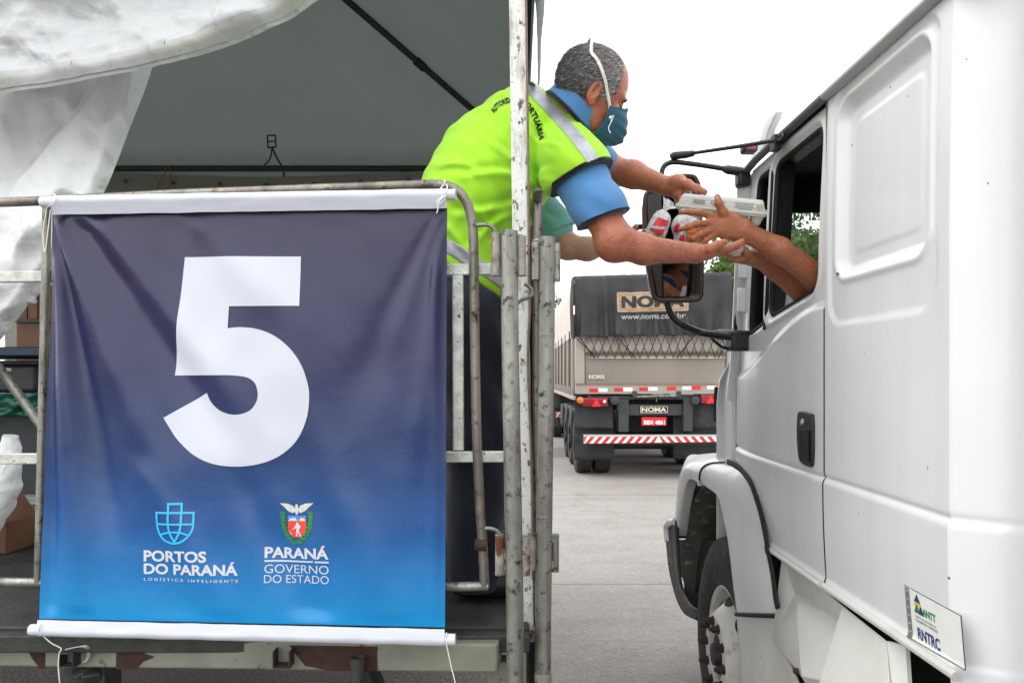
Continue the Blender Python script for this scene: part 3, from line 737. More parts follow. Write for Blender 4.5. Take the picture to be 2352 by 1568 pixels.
mb = MB(); mb.prism([U(x, y, 2.70) for x, y in ((-30, 1195), (36, 1108), (84, 1184), (10, 1200))], (0.0, .006, 0)); mb.build('flap', M['cardboard'], b_)
# rolled white sheet
mb = MB(); q = catmull([U(x, y, 2.55) for x, y in ((26, 1000), (18, 1060), (8, 1120), (-18, 1180), (-60, 1260), (-90, 1370))], 6)
mb.tube(q, [.028 + .02 * sstep(0, 8, i) for i in range(len(q))], 22, caps=True)
w_ = mb.build('fabric_roll', M['tent_white'], smooth=60)
for v_ in w_.data.vertices: v_.co += Vector((1, .6, .3)) * (.012 * noise.noise(v_.co * 22))
tag(w_, 'rolled end of white tarpaulin at the left edge in front of the dark bin', 'fabric roll')
# pallet on the deck
p_ = thing('pallet', 'low grey slatted pallet with dark cords lying on the deck left of the banner', 'pallet', U(50, 1240, 3.1))
for k in range(5):
    y0 = 2.95 + k * .13; mb = MB(); mb.box((-2.5, y0, 1.10 + .002 * k), (-1.5, y0 + .085, 1.125 + .002 * k)); mb.build('slat', M['grey_plastic'], p_, bevel=.004)
for x in (-2.45, -2.0, -1.58): mb = MB(); mb.box((x, 2.95, 1.046), (x + .07, 3.56, 1.099)); mb.build('bearer', M['dark_steel'], p_)
mb = MB(); mb.tube(catmull([Vector(q) for q in ((-2.2, 3.0, 1.14), (-2.0, 3.05, 1.16), (-1.8, 3.2, 1.14), (-1.7, 3.4, 1.14))], 8), .008, 8)
tag(mb.build('cord', M['black_matte']), 'black cord lying across the slatted pallet', 'cord')
mb = MB(); mb.cyl(U(-90, 722, 2.62), U(112, 1002, 2.62), .0155, 14)
tag(mb.build('brace_pipe', M['galv']), 'shiny steel pipe slanting down behind the left end of the rail', 'pipe')

# ================================================================== banner
def banner_material():
    g = NG('printed_vinyl'); sp = g.n('ShaderNodeSeparateXYZ'); g.l(g.tc.outputs['Object'], sp.inputs[0])
    t = g.math('DIVIDE', sp.outputs['Z'], 1.03)
    t = g.math('ADD', t, g.math('MULTIPLY', g.math('SUBTRACT', g.noise(2, 2), .5), .02))
    c = g.ramp(t, [(.0, srgb(22, 140, 198)), (.10, srgb(26, 118, 182)), (.24, srgb(31, 82, 142)), (.42, srgb(32, 54, 100)), (.62, srgb(36, 40, 80)), (1.0, srgb(42, 38, 70))])
    sc = g.n('ShaderNodeTexWave', wave_type='BANDS', bands_direction='Z'); sc.inputs['Scale'].default_value = 56; sc.inputs['Distortion'].default_value = .35; sc.inputs['Detail'].default_value = 1
    g.l(g.tc.outputs['Object'], sc.inputs['Vector'])
    n = g.noise(5, 3); c = g.mix(g.ramp(g.noise(160, 2), [(.78, 0), (.82, .5)]), c, srgb(150, 150, 165))
    g.set(Base_Color=c, Roughness=g.ramp(n, [(.3, .24), (.7, .36)]), Specular_IOR_Level=.5, Normal=g.bump(sc.outputs['Fac'], .022, .01, g.bump(g.noise(11, 4), .06, .03)))
    return g.m
M['banner'] = banner_material()
TL, TR, BL, BR = U(120, 487, 1.918), U(1027, 476, 1.852), U(90, 1420, 1.886), U(1022, 1440, 1.822)
bn = thing('banner', 'dark blue to light blue vinyl banner with a big white 5 and two logos', 'banner', (BL.x, BL.y, (BL.z + BR.z) / 2 - .005))
def fold(u, v, u0, v0, u1, v1, w0, w1, amp):
    dx, dy = u1 - u0, v1 - v0; L2 = dx * dx + dy * dy; t = ((u - u0) * dx + (v - v0) * dy) / L2
    if t < -.2 or t > 1.3: return 0
    d = ((u - u0) * dy - (v - v0) * dx) / math.sqrt(L2); w = lerp(w0, w1, min(1, max(0, t)))
    return amp * math.exp(-(d / w) ** 2) * sstep(-.15, .12, t) * (1 - sstep(.75, 1.25, t))
FOLDS = [(.005, 0, .30, .66, .012, .055, .013), (.0, .0, .19, .8, .008, .04, -.010), (.05, 0, .42, .5, .02, .05, -.009), (.10, .0, .55, .55, .02, .06, .007),
         (.02, .1, .10, .95, .015, .035, .010), (.0, .12, .03, 1, .01, .02, -.008), (.99, 0, .86, .33, .008, .035, .013), (.995, .0, .80, .42, .015, .05, -.011),
         (.99, .02, .93, .6, .01, .03, .007), (.24, .62, .48, 1.0, .03, .06, .006), (.50, .66, .72, 1.05, .04, .05, -.006), (.62, .4, .85, .95, .05, .05, .005), (.97, .1, .975, .9, .012, .016, .006), (.35, .0, .7, .35, .03, .08, .006)]
def BN(u, v, out=0.0):
    a = TL.lerp(TR, u); b = BL.lerp(BR, u); p = a.lerp(b, v)
    d = sum(fold(u, v, *f) for f in FOLDS) + .004 * noise.noise(Vector((u * 4, v * 3, 0))) + .0018 * noise.noise(Vector((u * 12, v * 9, 5)))
    d *= (sstep(0, .05, v) * (1 - sstep(.96, 1, v)) * .95 + .05) * 1.45
    p.y -= d + out; return p
def bpx(x, y, out=.0014):
    ty = lerp(487, 476, (x - 120) / 907); by = lerp(1420, 1440, (x - 90) / 932); v = (y - ty) / (by - ty)
    xl, xr = lerp(120, 90, v), lerp(1027, 1022, v); return BN((x - xl) / (xr - xl), v, out)
mb = MB(); mb.grid(lambda u, v: BN(u, v), 200, 220); cloth = mb.build('cloth', M['banner'], bn, smooth=180, fixn=False)
# white hems over the two rods
def rod_hem(name, a, b, r, drop, capL, capR, up):
    c = MB(); n = 60; prof = []
    d = (b - a)
    for k in range(13):
        an = math.pi * (1.0 + k / 12 * 1.0) if up else math.pi * (1.0 + k / 12)
    def pt(u, v):
        c0 = a.lerp(b, u)
        if up:   # wraps over the rod, then hangs down
            if v < .6:
                an = lerp(math.pi * .9, -.35 * math.pi, v / .6) ; return c0 + Vector((0, math.cos(an) * -1 * -r, math.sin(an) * r)) if False else c0 + Vector((0, -r * math.sin(lerp(-.9, 1.9, v / .6)), r * math.cos(lerp(-.9, 1.9, v / .6))))
            t = (v - .6) / .4; q0 = c0 + Vector((0, -r * math.sin(1.9), r * math.cos(1.9))); return q0.lerp(c0 + Vector((0, .002 - r * .35, -drop)), t)
        if v < .3:
            q0 = c0 + Vector((0, -r * .55 , drop)); q1 = c0 + Vector((0, -r * math.sin(1.2), r * math.cos(1.2))); return q0.lerp(q1, v / .3)
        an = lerp(1.2, 4.0, (v - .3) / .7); return c0 + Vector((0, -r * math.sin(an), r * math.cos(an)))
    c.grid(lambda u, v: pt(u, v) + Vector((0, .0012 * noise.noise(Vector((u * 30, v * 3, 0))), .0015 * noise.noise(Vector((u * 14, 0, 3))))), n, 24)
    return c.build(name, M['print_white'], bn, smooth=180, fixn=False)
ra, rb = U(96, 464, 1.905), U(1047, 447, 1.838)
h1a, h1b = U(122, 463.6, 1.903), U(1026, 447.5, 1.839)
rod_hem('top_hem', h1a, h1b, .0152, U(600, 455, 1.87).z - U(600, 486, 1.87).z, 0, 0, True)
mb = MB(); mb.pipe(ra, rb, .0138, .009, 20); mb.build('top_rod', M['plastic_white'], bn)
rc, rd = U(71, 1445, 1.868), U(1046, 1468, 1.800)
h2a, h2b = U(91, 1445.5, 1.866), U(1022, 1467.5, 1.802)
hb = rod_hem('bottom_hem', h2a, h2b, .0152, .0275, 0, 0, False)
mb = MB(); mb.pipe(rc, rd, .0138, .009, 20); mb.build('bottom_rod', M['plastic_white'], bn)
# the big 5
five = [(431, 592), (699, 591), (697, 706), (534, 706), (531, 757)] + [tuple(p[:2]) for p in catmull([(531, 757, 0), (560, 754.5, 0), (600, 759, 0), (640, 775, 0), (676, 804, 0), (702, 842, 0), (716, 885, 0), (719, 920, 0), (712, 968, 0), (690, 1014, 0), (655, 1047, 0), (610, 1067, 0), (555, 1075, 0), (500, 1069, 0), (455, 1049, 0), (417, 1015, 0), (395, 983, 0), (383, 963, 0)], 5)[1:]] \
     + [tuple(p[:2]) for p in catmull([(481, 906, 0), (491, 927, 0), (510, 945, 0), (535, 954.5, 0), (560, 955, 0), (584, 946, 0), (598, 927, 0), (601, 905, 0), (594, 883, 0), (578, 871, 0), (555, 866.5, 0), (530, 865, 0)], 5)] + [(404, 866)]
decal(dense(shape2d([five]), 9), lambda x, y: bpx(x, y)).build('number_five', M['print_white'], cloth, smooth=180)
G = lambda x, y, o=.0014: bpx(278.9 + .2371 * x, 1115.5 + .2371 * y, o)
def ln(pts, w, n=8):
    return stroke2d([tuple(p[:2]) for p in catmull([(x, y, 0) for x, y in pts], n)] if len(pts) > 2 else pts, w)
Lg = [ln([(384, 262), (752, 270)], 20), ln([(393, 262), (393, 370), (402, 430), (427, 490), (472, 534), (530, 556), (565, 558), (618, 548), (678, 508), (720, 452), (737, 398), (741, 262)], 20),
      ln([(508, 262), (508, 176)], 20), ln([(498, 180), (640, 181)], 20), ln([(630, 176), (628, 262)], 20),
      ln([(507, 265), (505, 370), (520, 460), (564, 545)], 20), ln([(628, 265), (625, 370), (612, 452), (564, 545)], 20),
      ln([(398, 372), (737, 378)], 18), ln([(430, 472), (500, 455), (565, 450), (630, 457), (695, 482)], 18)]
logo = MB()
for i, q in enumerate(Lg):
    q = dense(q, 60); logo.raw([G(x, y, .0014 + .00008 * i) for x, y in q[0]], q[1])
logo.build('port_emblem', M['cyan'], cloth, smooth=180)
def words(name, body, x0, y0, x1, y1, bold, spacing=1.0, mt='print_white', slope=.02):
    q = fit(text2d(body, bold, spacing), x0, y1, x1, y0); q = dense(q, 40)
    return decal(q, lambda x, y: G(x, y + slope * (x - x0))).build(name, M[mt], cloth, smooth=180)
def capwords(body, x0, x1, ycap, ybase, bold, spacing=1.0, slope=.02):
    """like words(), sized by the height of its capitals"""
    v, f = text2d(body, bold, spacing); d = text2d('D', bold)[0]; c0_, c1_ = min(p[1] for p in d), max(p[1] for p in d); a, b_ = min(p[0] for p in v), max(p[0] for p in v)
    q = dense(([(x0 + (p[0] - a) / (b_ - a) * (x1 - x0), ybase - (p[1] - c0_) / (c1_ - c0_) * (ybase - ycap)) for p in v], f), 40)
    return decal(q, lambda x, y: G(x, y + slope * (x - x0))).build('lettering', M['print_white'], cloth, smooth=180)
capwords('PORTOS', 246, 866, 629, 735, .035, slope=.014)
capwords('DO PARAN\u00c1', 246, 1166, 754, 856, .035, slope=.018)
capwords('LOG\u00cdSTICA INTELIGENTE', 247, 1170, 893, 920, .012, 1.5)
capwords('PARAN\u00c1', 1416, 2036, 604, 708, .035)
capwords('GOVERNO', 1418, 2036, 770, 850, -.002)
capwords('DO ESTADO', 1416, 2038, 868, 944, -.002)
q = dense(join2d(([(1416, 728), (1888, 737), (1880, 752), (1416, 744)], [(0, 1, 2, 3)]), ([(1906, 738), (2038, 741), (2038, 757), (1896, 754)], [(0, 1, 2, 3)])), 50)
decal(q, G).build('underline', M['print_white'], cloth, smooth=180)
# the state arms: eagle, shield with hills, sun and sower, wreath
def pl(name, loops, mt, out):
    b = MB()
    for lp in loops:
        q = dense(shape2d([lp]), 60); b.raw([G(x, y, out) for x, y in q[0]], q[1])
    return b.build(name, M[mt], cloth, smooth=180)
def blob(x, y, rx, ry, a, n=12): return [(x + rx * math.cos(t) * math.cos(a) - ry * math.sin(t) * math.sin(a), y + rx * math.cos(t) * math.sin(a) + ry * math.sin(t) * math.cos(a)) for t in (2 * math.pi * k / n for k in range(n))]
sh = [(1636, 292), (1828, 292), (1828, 420)] + [(1732 + 96 * math.cos(t), 420 + 100 * math.sin(t)) for t in (math.pi * k / 14 for k in range(1, 14))] + [(1636, 420)]
pl('shield', [sh], 'black', .0010)
pl('shield_sky', [[(1642, 298), (1822, 298), (1822, 352), (1642, 352)]], 'blue_print', .0016)
s2 = [(1642, 352), (1822, 352), (1822, 420)] + [(1732 + 90 * math.cos(t), 420 + 94 * math.sin(t)) for t in (math.pi * k / 14 for k in range(1, 14))] + [(1642, 420)]
pl('shield_field', [s2], 'red_print', .0014)
pl('hills', [[(1648, 350), (1672, 318), (1700, 350)], [(1680, 350), (1690, 312), (1722, 350)], [(1704, 330), (1712, 314), (1738, 350), (1722, 350)]], 'print_white', .0020)
pl('sun_disc', [[(1756, 351)] + [(1782 + (24 if k % 2 else 32) * math.cos(t), 351 - (24 if k % 2 else 32) * math.sin(t)) for k, t in ((k, math.pi * (1 - k / 12)) for k in range(13))]], 'yellow_print', .0020)
pl('sower', [blob(1733, 376, 11, 13, 0), [(1722, 388), (1752, 384), (1768, 404), (1762, 424), (1750, 430), (1752, 446), (1770, 492), (1782, 492), (1780, 498), (1760, 498), (1742, 450), (1736, 470), (1738, 494), (1718, 498), (1722, 490), (1726, 440), (1730, 420), (1712, 422), (1690, 438), (1686, 432), (1708, 412)], [(1658, 452), (1664, 450), (1684, 480), (1680, 484)]], 'print_white', .0020)
pl('eagle', [[(1722, 292), (1710, 262), (1690, 276), (1650, 258), (1605, 214), (1566, 180), (1640, 184), (1690, 204), (1712, 232), (1716, 196), (1726, 188), (1740, 196), (1742, 232), (1764, 204), (1814, 184), (1890, 180), (1850, 216), (1806, 258), (1764, 276), (1746, 262), (1738, 292)]], 'grey_print', .0014)
pl('eagle_breast', [blob(1728, 232, 14, 42, 0)], 'print_white', .0020)
lv = []
for k in range(9):
    t = k / 8; 
    for sg in (-1, 1):
        x = 1728 + sg * (134 - 104 * t ** 3.0); y = 278 + 275 * t
        lv.append(blob(x - 11, y, 24, 11, .9 - .5 * t)); lv.append(blob(x + 11, y + 6, 24, 11, -.9 + .5 * t)); lv.append(blob(x, y + 2, 13, 20, 0))
    lv.append([(1690, 582), (1790, 536), (1794, 542), (1694, 588)]) if k == 8 else None
pl('wreath', [l for l in lv if l], 'green_print', .0014)
# strings that tie the banner
def string(name, label, pts, Y, r=.0015):
    b = MB(); b.tube(catmull([U(x, y, Y + (z_[0] if z_ else 0)) for x, y, *z_ in pts], 6), r, 7); return tag(b.build(name, M['rope']), label, 'string')
string('string', 'white string looped round the top rod at the banner\'s upper left corner', [(112, 452, .03), (124, 446, -.012), (128, 456, -.022), (118, 470, -.022), (108, 478, -.01), (104, 500, -.005), (99, 530, 0), (100, 562, .0), (104, 580, .0), (107, 556, -.004), (113, 506, -.008), (116, 482, -.012)], 1.905)
string('string', 'knotted white string at the banner\'s upper right corner, one end dangling', [(1018, 414, .06), (1022, 418, .03), (1014, 432, .03), (1026, 446, .0), (1012, 458, -.01), (1008, 470, -.01), (1024, 452, 0), (1026, 424, .03), (1010, 436, .03), (1016, 452, -.006), (1004, 462, -.008), (1006, 478, -.008), (1003, 490, -.008)], 1.83)
string('string', 'thin white string hanging from the bottom left corner of the banner', [(92, 1432, -.01), (90, 1444, -.014), (96, 1456, 0), (118, 1476, .0), (140, 1488, .0), (136, 1500, 0), (134, 1530, 0), (137, 1568, 0), (140, 1640, 0)], 1.862)
string('string', 'thin white string hanging from the bottom right corner of the banner', [(1026, 1452, -.01), (1024, 1472, -.01), (1028, 1490, -.01), (1036, 1528, -.01), (1048, 1580, -.01), (1056, 1660, -.01)], 1.80)
# ================================================================== white truck on the right
TX = .90                       # its near side stands at this sideways distance
def Yp(px): return TX * F / (px - CX)
tk = thing('truck', 'white truck filling the right of the picture, driver reaching out of its open side window', 'truck', (2.0, 2.6, 0))
ZS, ZB, ZR = 1.08, 1.403, 2.512            # sill, belt groove, roof rail
def rrect(y, z, y0, y1, z0, z1, r):
    """signed distance to a rounded rectangle in the side plane"""
    cy, cz = (y0 + y1) / 2, (z0 + z1) / 2; a = abs(y - cy) - (y1 - y0) / 2 + r; b = abs(z - cz) - (z1 - z0) / 2 + r
    return math.hypot(max(a, 0), max(b, 0)) + min(max(a, b), 0) - r
def side_x(y, z):
    x = TX
    if y > 2.7: x += .045 * ((y - 2.7) / .5) ** 2
    if z > 1.95: x += .008 * ((z - 1.95) / .5) ** 2
    x += .006 * math.exp(-((z - ZB) / .0085) ** 2) - (.004 if z < ZB else 0)        # the belt groove
    if z < ZB: x += .012 * ((ZB - z) / .32) ** 2
    lip = z - ZS
    if lip < .035: x -= .006 * sstep(.035, .018, lip) if lip > .012 else .006
    return x
def sleeper_x(y, z):
    x = side_x(y, z)
    d1 = rrect(y, z, 1.590, 2.128, 1.850, 2.496, .07)
    x += .0075 * sstep(.016, -.010, d1)
    d2 = rrect(y, z, 1.622, 2.092, 1.972, 2.468, .062)
    x -= .006 * math.exp(-((d2 - .006) / .010) ** 2)
    x += .024 * sstep(.004, -.036, d2)
    d3 = rrect(y, z, 1.690, 2.035, 2.035, 2.40, .03)
    x -= .003 * sstep(.006, -.012, d3)
    return x
YC = 1.538
mb = MB()
def slp(u, v):
    y = lerp(YC, 2.157, u); z = lerp(ZS, ZR, v); return Vector((sleeper_x(y, z), y, z))
mb.grid(slp, 170, 330); sleeper = mb.build('sleeper_side', M['paint'], tk, smooth=180, fixn=False)
# rear corner: two facets, then the back wall
mb = MB()
def cor(u, v):
    z = lerp(1.03, ZR, v)
    pr = [(side_x(YC, z), YC), (side_x(YC, z) + .004, YC - .010), (.966 + (side_x(YC, z) - TX), 1.478), (.984 + (side_x(YC, z) - TX), 1.468), (1.06, 1.45), (1.075, 1.449), (1.082, 1.455), (1.09, 1.449), (3.1, 1.44)]
    f = u * (len(pr) - 1); i = min(int(f + 1e-6), len(pr) - 2); t = f - i
    return Vector((lerp(pr[i][0], pr[i + 1][0], t), lerp(pr[i][1], pr[i + 1][1], t), z))
mb.grid(cor, 8, 220); mb.build('rear_corner', M['paint'], tk, smooth=50, fixn=False)
mb = MB(); mb.box((1.006, 1.4585, 2.18), (1.018, 1.4675, 2.50)); mb.build('rust_edge', mat('rust_run', srgb(205, 200, 196), .6, 0, .1, 20, .1, 60, [(srgb(150, 78, 40), 16, .5, .1)]), tk)
# door with window openings
DY0, DY1 = 2.166, 3.16
def win(y, z):     # main opening: the lower edge falls towards the front
    zb = lerp(1.972, 1.912, (y - 2.25) / .44); a = y - lerp(2.250, 2.226, sstep(1.95, 2.45, z)); b = lerp(2.690, 2.640, (z - 1.9) / .55) - y; c = z - zb; e = 2.456 - z
    r = .045; q = [r - a, r - b, r - c, r - e]; u_, w_ = max(q[0], q[1]), max(q[2], q[3])
    return math.hypot(max(u_, 0), max(w_, 0)) + min(max(u_, w_), 0) - r
def vent(y, z):
    zb = lerp(1.900, 1.868, (y - 2.72) / .2); a = y - lerp(2.735, 2.690, (z - 1.9) / .55); b = lerp(2.935, 2.835, (z - 1.9) / .55) - y; c = z - zb; e = 2.452 - z
    r = .035; q = [r - a, r - b, r - c, r - e]; u_, w_ = max(q[0], q[1]), max(q[2], q[3])
    return math.hypot(max(u_, 0), max(w_, 0)) + min(max(u_, w_), 0) - r
def door_front(z): return lerp(3.16, 3.13, sstep(1.0, 1.7, z)) - .18 * sstep(1.76, 2.5, z) * 1.0
def door_x(y, z):
    x = side_x(y, z)
    wz = lerp(1.905, 1.70, sstep(2.2, 3.1, y))           # swage line sweeping down from the window
    x += .012 * sstep(wz - .012, wz + .022, z) * sstep(1.3, 1.5, z)
    w = win(y, z); x -= .005 * math.exp(-((w - .03) / .012) ** 2) ; x += .012 * sstep(.022, .0, w)
    x += .010 * sstep(.02, 0, vent(y, z))
    return x
mb = MB()
def dpt(u, v):
    z = lerp(ZS, ZR - .012, v); y = lerp(DY0, door_front(z), u); return Vector((door_x(y, z), y, z))
def dkeep(u, v):
    p = dpt(u, v); return win(p.y, p.z) > 0 and vent(p.y, p.z) > 0
mb.grid(dpt, 250, 360, dkeep); door = mb.build('door', M['paint'], tk, smooth=180, fixn=False, solid=0)
# dark shut lines
mb = MB(); mb.box((.907, 2.1572, ZS), (.962, 2.1658, ZR - .01)); mb.build('shut_line', M['seam'], tk)
def contour(fn, y0, z0, n=64, R_=.6):
    """outline of an opening: walk out from its middle"""
    out = []
    for k in range(n):
        a = 2 * math.pi * k / n; lo, hi = 0, R_
        for _ in range(30):
            m = (lo + hi) / 2
            if fn(y0 + m * math.cos(a), z0 + m * math.sin(a)) < 0: lo = m
            else: hi = m
        out.append((y0 + lo * math.cos(a), z0 + lo * math.sin(a)))
    return out
def seal(fn, y0, z0, r, name, xo=.004):
    pts = contour(fn, y0, z0, 96); q = [Vector((door_x(y, z) + xo, y, z)) for y, z in pts]; q.append(q[0]); b = MB()
    b.tube(q, r, 10, caps=False); return b.build(name, M['black_matte'], door)
seal(win, 2.45, 2.2, .0095, 'window_seal'); seal(vent, 2.8, 2.15, .011, 'window_seal')
# inner reveal of the opening and the two guide posts
def reveal(fn, y0, z0, depth, name, mt):
    pts = contour(fn, y0, z0, 96); b = MB()
    b.grid(lambda u, v: Vector((door_x(*pts[int(round(u * 96)) % 96]) + .004 + depth * v, *pts[int(round(u * 96)) % 96])), 96, 2); return b.build(name, mt, door, fixn=False)
reveal(win, 2.45, 2.2, .06, 'window_reveal', M['black']); reveal(vent, 2.8, 2.15, .06, 'window_reveal', M['black'])
mb = MB(); mb.bar((.925, 2.715, 1.87), (.935, 2.665, 2.46), .03, .035, (1, 0, 0)); mb.build('guide_post', M['black_matte'], door, bevel=.004)
def glass(name, col=(.9, .95, .93), rough=.02, w=.22):
    """thin pane: mostly clear with a reflection that grows at grazing angles"""
    g = NG(name); g.set(Base_Color=(.02, .02, .02), Roughness=rough, Specular_IOR_Level=.8)
    tr = g.n('ShaderNodeBsdfTransparent'); tr.inputs['Color'].default_value = (*col, 1)
    mx = g.n('ShaderNodeMixShader'); fr = g.n('ShaderNodeFresnel'); fr.inputs['IOR'].default_value = 1.5
    k = g.math('ADD', g.math('MULTIPLY', fr.outputs[0], 1.0), w - .2)
    k = g.math('MULTIPLY', k, g.ramp(g.noise(3, 5, .6, g.map((1, 1, 6))), [(.3, .6), (.7, 1)]))
    g.l(k, mx.inputs[0]); g.l(tr.outputs[0], mx.inputs[1]); g.l(g.b.outputs[0], mx.inputs[2]); g.l(mx.outputs[0], g.out.inputs['Surface'])
    return g.m
M['glass'] = glass('window_glass'); 
g = NG('streaky_windscreen')
g.set(Base_Color=(.55, .6, .58), Roughness=.3, Specular_IOR_Level=.5)
tr = g.n('ShaderNodeBsdfTransparent'); tr.inputs['Color'].default_value = (.86, .95, .92, 1); mx = g.n('ShaderNodeMixShader')
wv = g.n('ShaderNodeTexWave', wave_type='RINGS', rings_direction='Y'); wv.inputs['Scale'].default_value = 7; wv.inputs['Distortion'].default_value = 2.5; wv.inputs['Detail'].default_value = 4; wv.inputs['Detail Scale'].default_value = 1.5
mp = g.n('ShaderNodeMapping'); mp.inputs['Location'].default_value = (.55, 0, -1.7); g.l(g.tc.outputs['Object'], mp.inputs['Vector']); g.l(mp.outputs[0], wv.inputs['Vector'])
g.l(g.ramp(g.math('MULTIPLY', wv.outputs['Fac'], g.noise(4, 5, .6)), [(.22, .2), (.6, .52)]), mx.inputs[0])
g.l(tr.outputs[0], mx.inputs[1]); g.l(g.b.outputs[0], mx.inputs[2]); g.l(mx.outputs[0], g.out.inputs['Surface']); M['windscreen'] = g.m
mb = MB(); cts = contour(vent, 2.8, 2.15, 48); mb.raw([Vector((door_x(y, z) + .02, y, z)) for y, z in cts], [tuple(range(48))]); mb.build('vent_pane', M['glass'], door, smooth=0)
# lowered pane edge: the pale triangle in the window's lower corner is a paper on the dashboard (built below)
# handle
hb_ = MB()
def hdl(px, py, X=.897): return S(px, py, X)
hx = .886
hq = catmull([hdl(*p) for p in ((1836, 950), (1845, 945), (1863, 949), (1869, 958), (1870, 1010), (1868, 1066), (1858, 1070), (1846, 1064), (1838, 1050), (1834, 1000))], 5, True)
hb_.prism([Vector((hx + .004, p.y, p.z)) for p in hq], (.016, 0, 0)); hnd = hb_.build('handle', M['black'], door, bevel=.003)
b = MB(); q = [hdl(1843, 985), hdl(1864, 987), hdl(1865, 1060), hdl(1846, 1056)]; b.prism([Vector((hx + .0035, p.y, p.z)) for p in q], (-.006, 0, 0)); b.build('pull', M['black_matte'], hnd, bevel=.002)
b = MB(); p = hdl(1849, 968); b.lathe((hx + .003, p.y, p.z), (-1, 0, 0), (0, 0, 1), [(0, .010), (.003, .0095), (.003, .004), (0.001, .0035), (.001, 0)], 16); b.build('lock', M['galv_flat'], hnd)
# roof, rail, front, floor, far side
mb = MB()
def roof(u, v):
    y = lerp(1.44, 3.02, v); prof = [(TX + .011, ZR - .003), (TX + .006, ZR + .02), (TX + .05, ZR + .075), (TX + .16, ZR + .115), (2.0, ZR + .15), (3.1, ZR + .09), (3.16, ZR)]
    f = u * (len(prof) - 1); i = min(int(f), len(prof) - 2); t = f - i; return Vector((lerp(prof[i][0], prof[i + 1][0], t), y, lerp(prof[i][1], prof[i + 1][1], t)))
mb.grid(roof, 24, 10); mb.prism([Vector((p.x, 1.442, p.z)) for p in (roof(k / 24, 0) for k in range(25))], (0, .012, 0)); mb.build('roof', M['paint'], tk, smooth=60, fixn=False)
mb = MB(); q = [Vector((TX + .002, y, ZR + .003)) for y in (1.44, 1.8, 2.155)]; mb.tube(q, .018, 14, flat=.75); mb.build('roof_rail', mat('light_grey_rail', srgb(168, 170, 170), .45, 0, .06, 8), tk)
mb = MB(); q = [Vector((TX + .000 + .05 * max(0, (y - 2.7) / .5) ** 2, y, ZR + .002 - .02 * max(0, (y - 2.6)) ** 1.5)) for y in (2.158, 2.4, 2.6, 2.8, 2.95)]; mb.tube(q, .0165, 12, flat=.75); mb.build('roof_rail', M['drip'], tk)
mb = MB(); q = catmull([Vector(p_) for p_ in ((.925, 2.95, 2.50), (.935, 3.00, 2.35), (.945, 3.06, 2.1), (.955, 3.13, 1.88), (.958, 3.18, 1.72), (.955, 3.22, 1.6))], 6)
mb.tube(q, .042, 14, flat=.8); mb.build('windscreen_pillar', M['paint'], tk)
mb = MB(); q = [Vector((.915, 3.02, 2.30)), Vector((.923, 3.085, 2.0)), Vector((.93, 3.13, 1.82))]; mb.tube(catmull(q, 5), .012, 8); mb.build('pillar_seal', M['black_matte'], tk)
for px, py in ((1701, 612), (1697, 690)):
    p = S(px, py, .905); mb = MB(); mb.box((.90, p.y - .015, p.z - .05), (.93, p.y + .015, p.z + .05)); mb.build('hinge_cover', M['paint'], tk, bevel=.006)
WS = lambda u, v: Vector((lerp(.96, 3.1, u), lerp(3.22, 3.02, v) + .10 * math.sin(math.pi * u), lerp(1.78, 2.47, v)))
mb = MB(); mb.grid(WS, 30, 10); mb.build('windscreen', M['windscreen'], tk, smooth=180, fixn=False)
mb = MB(); mb.grid(lambda u, v: Vector((lerp(.945, 3.1, u), lerp(3.48, 3.23, sstep(.86, 1, v)) + .12 * math.sin(math.pi * u), lerp(.75, 1.785, v))), 30, 10); mb.build('front_panel', M['paint'], tk, smooth=180, fixn=False, solid=.01)
mb = MB(); mb.grid(lambda u, v: Vector((lerp(side_x(3.17, lerp(1.15, 1.79, v)) + .002, lerp(.99, .955, sstep(.80, 1, v)), u), lerp(3.168, lerp(3.61, 3.245, sstep(.80, 1, v)), u ** .85), lerp(1.15, 1.79, v))), 10, 24); mb.build('corner_panel', M['paint'], tk, smooth=180, fixn=False, solid=.008)
mb = MB(); q = [S(1655, 888, .985), S(1653, 930, .985), S(1653, 968, .985)]; mb.tube(catmull(q, 4), .030, 12, flat=.6); mb.build('corner_deflector', M['black'], tk)
mb = MB(); mb.box((3.10, 1.44, ZS), (3.16, 3.2, 1.95)); mb.box((3.10, 1.44, 1.952), (3.16, 2.3, ZR)); mb.build('far_side', M['paint'], tk)
M['lining'] = mat('dark_lining', srgb(38, 38, 40), .85, 0, .2, 12)
mb = MB(); mb.box((.96, 1.47, ZR - .03), (3.09, 3.0, ZR + .02)); mb.build('roof_lining', M['lining'], tk)
mb = MB(); mb.box((1.10, 1.475, ZS), (3.09, 1.485, ZR - .04)); mb.build('back_lining', M['lining'], tk)
mb = MB(); mb.box((.95, 1.46, ZS - .03), (3.12, 3.2, ZS - .005)); mb.build('floor', M['black_matte'], tk)
mb = MB(); mb.box((.94, 2.17, 1.10), (.96, 3.1, 1.86)); mb.build('door_lining', M['lining'], tk)
mb = MB(); mb.box((.965, 1.5, 1.09), (.975, 2.2, 2.47)); mb.build('side_lining', M['lining'], tk)
mb = MB(); mb.prism([(.97, 2.86, 1.2), (.97, 2.80, 1.62), (.97, 2.86, 1.77), (.97, 3.18, 1.80), (.97, 3.2, 1.2)], (2.1, 0, 0)); mb.build('dashboard', M['lining'], tk, bevel=.02)
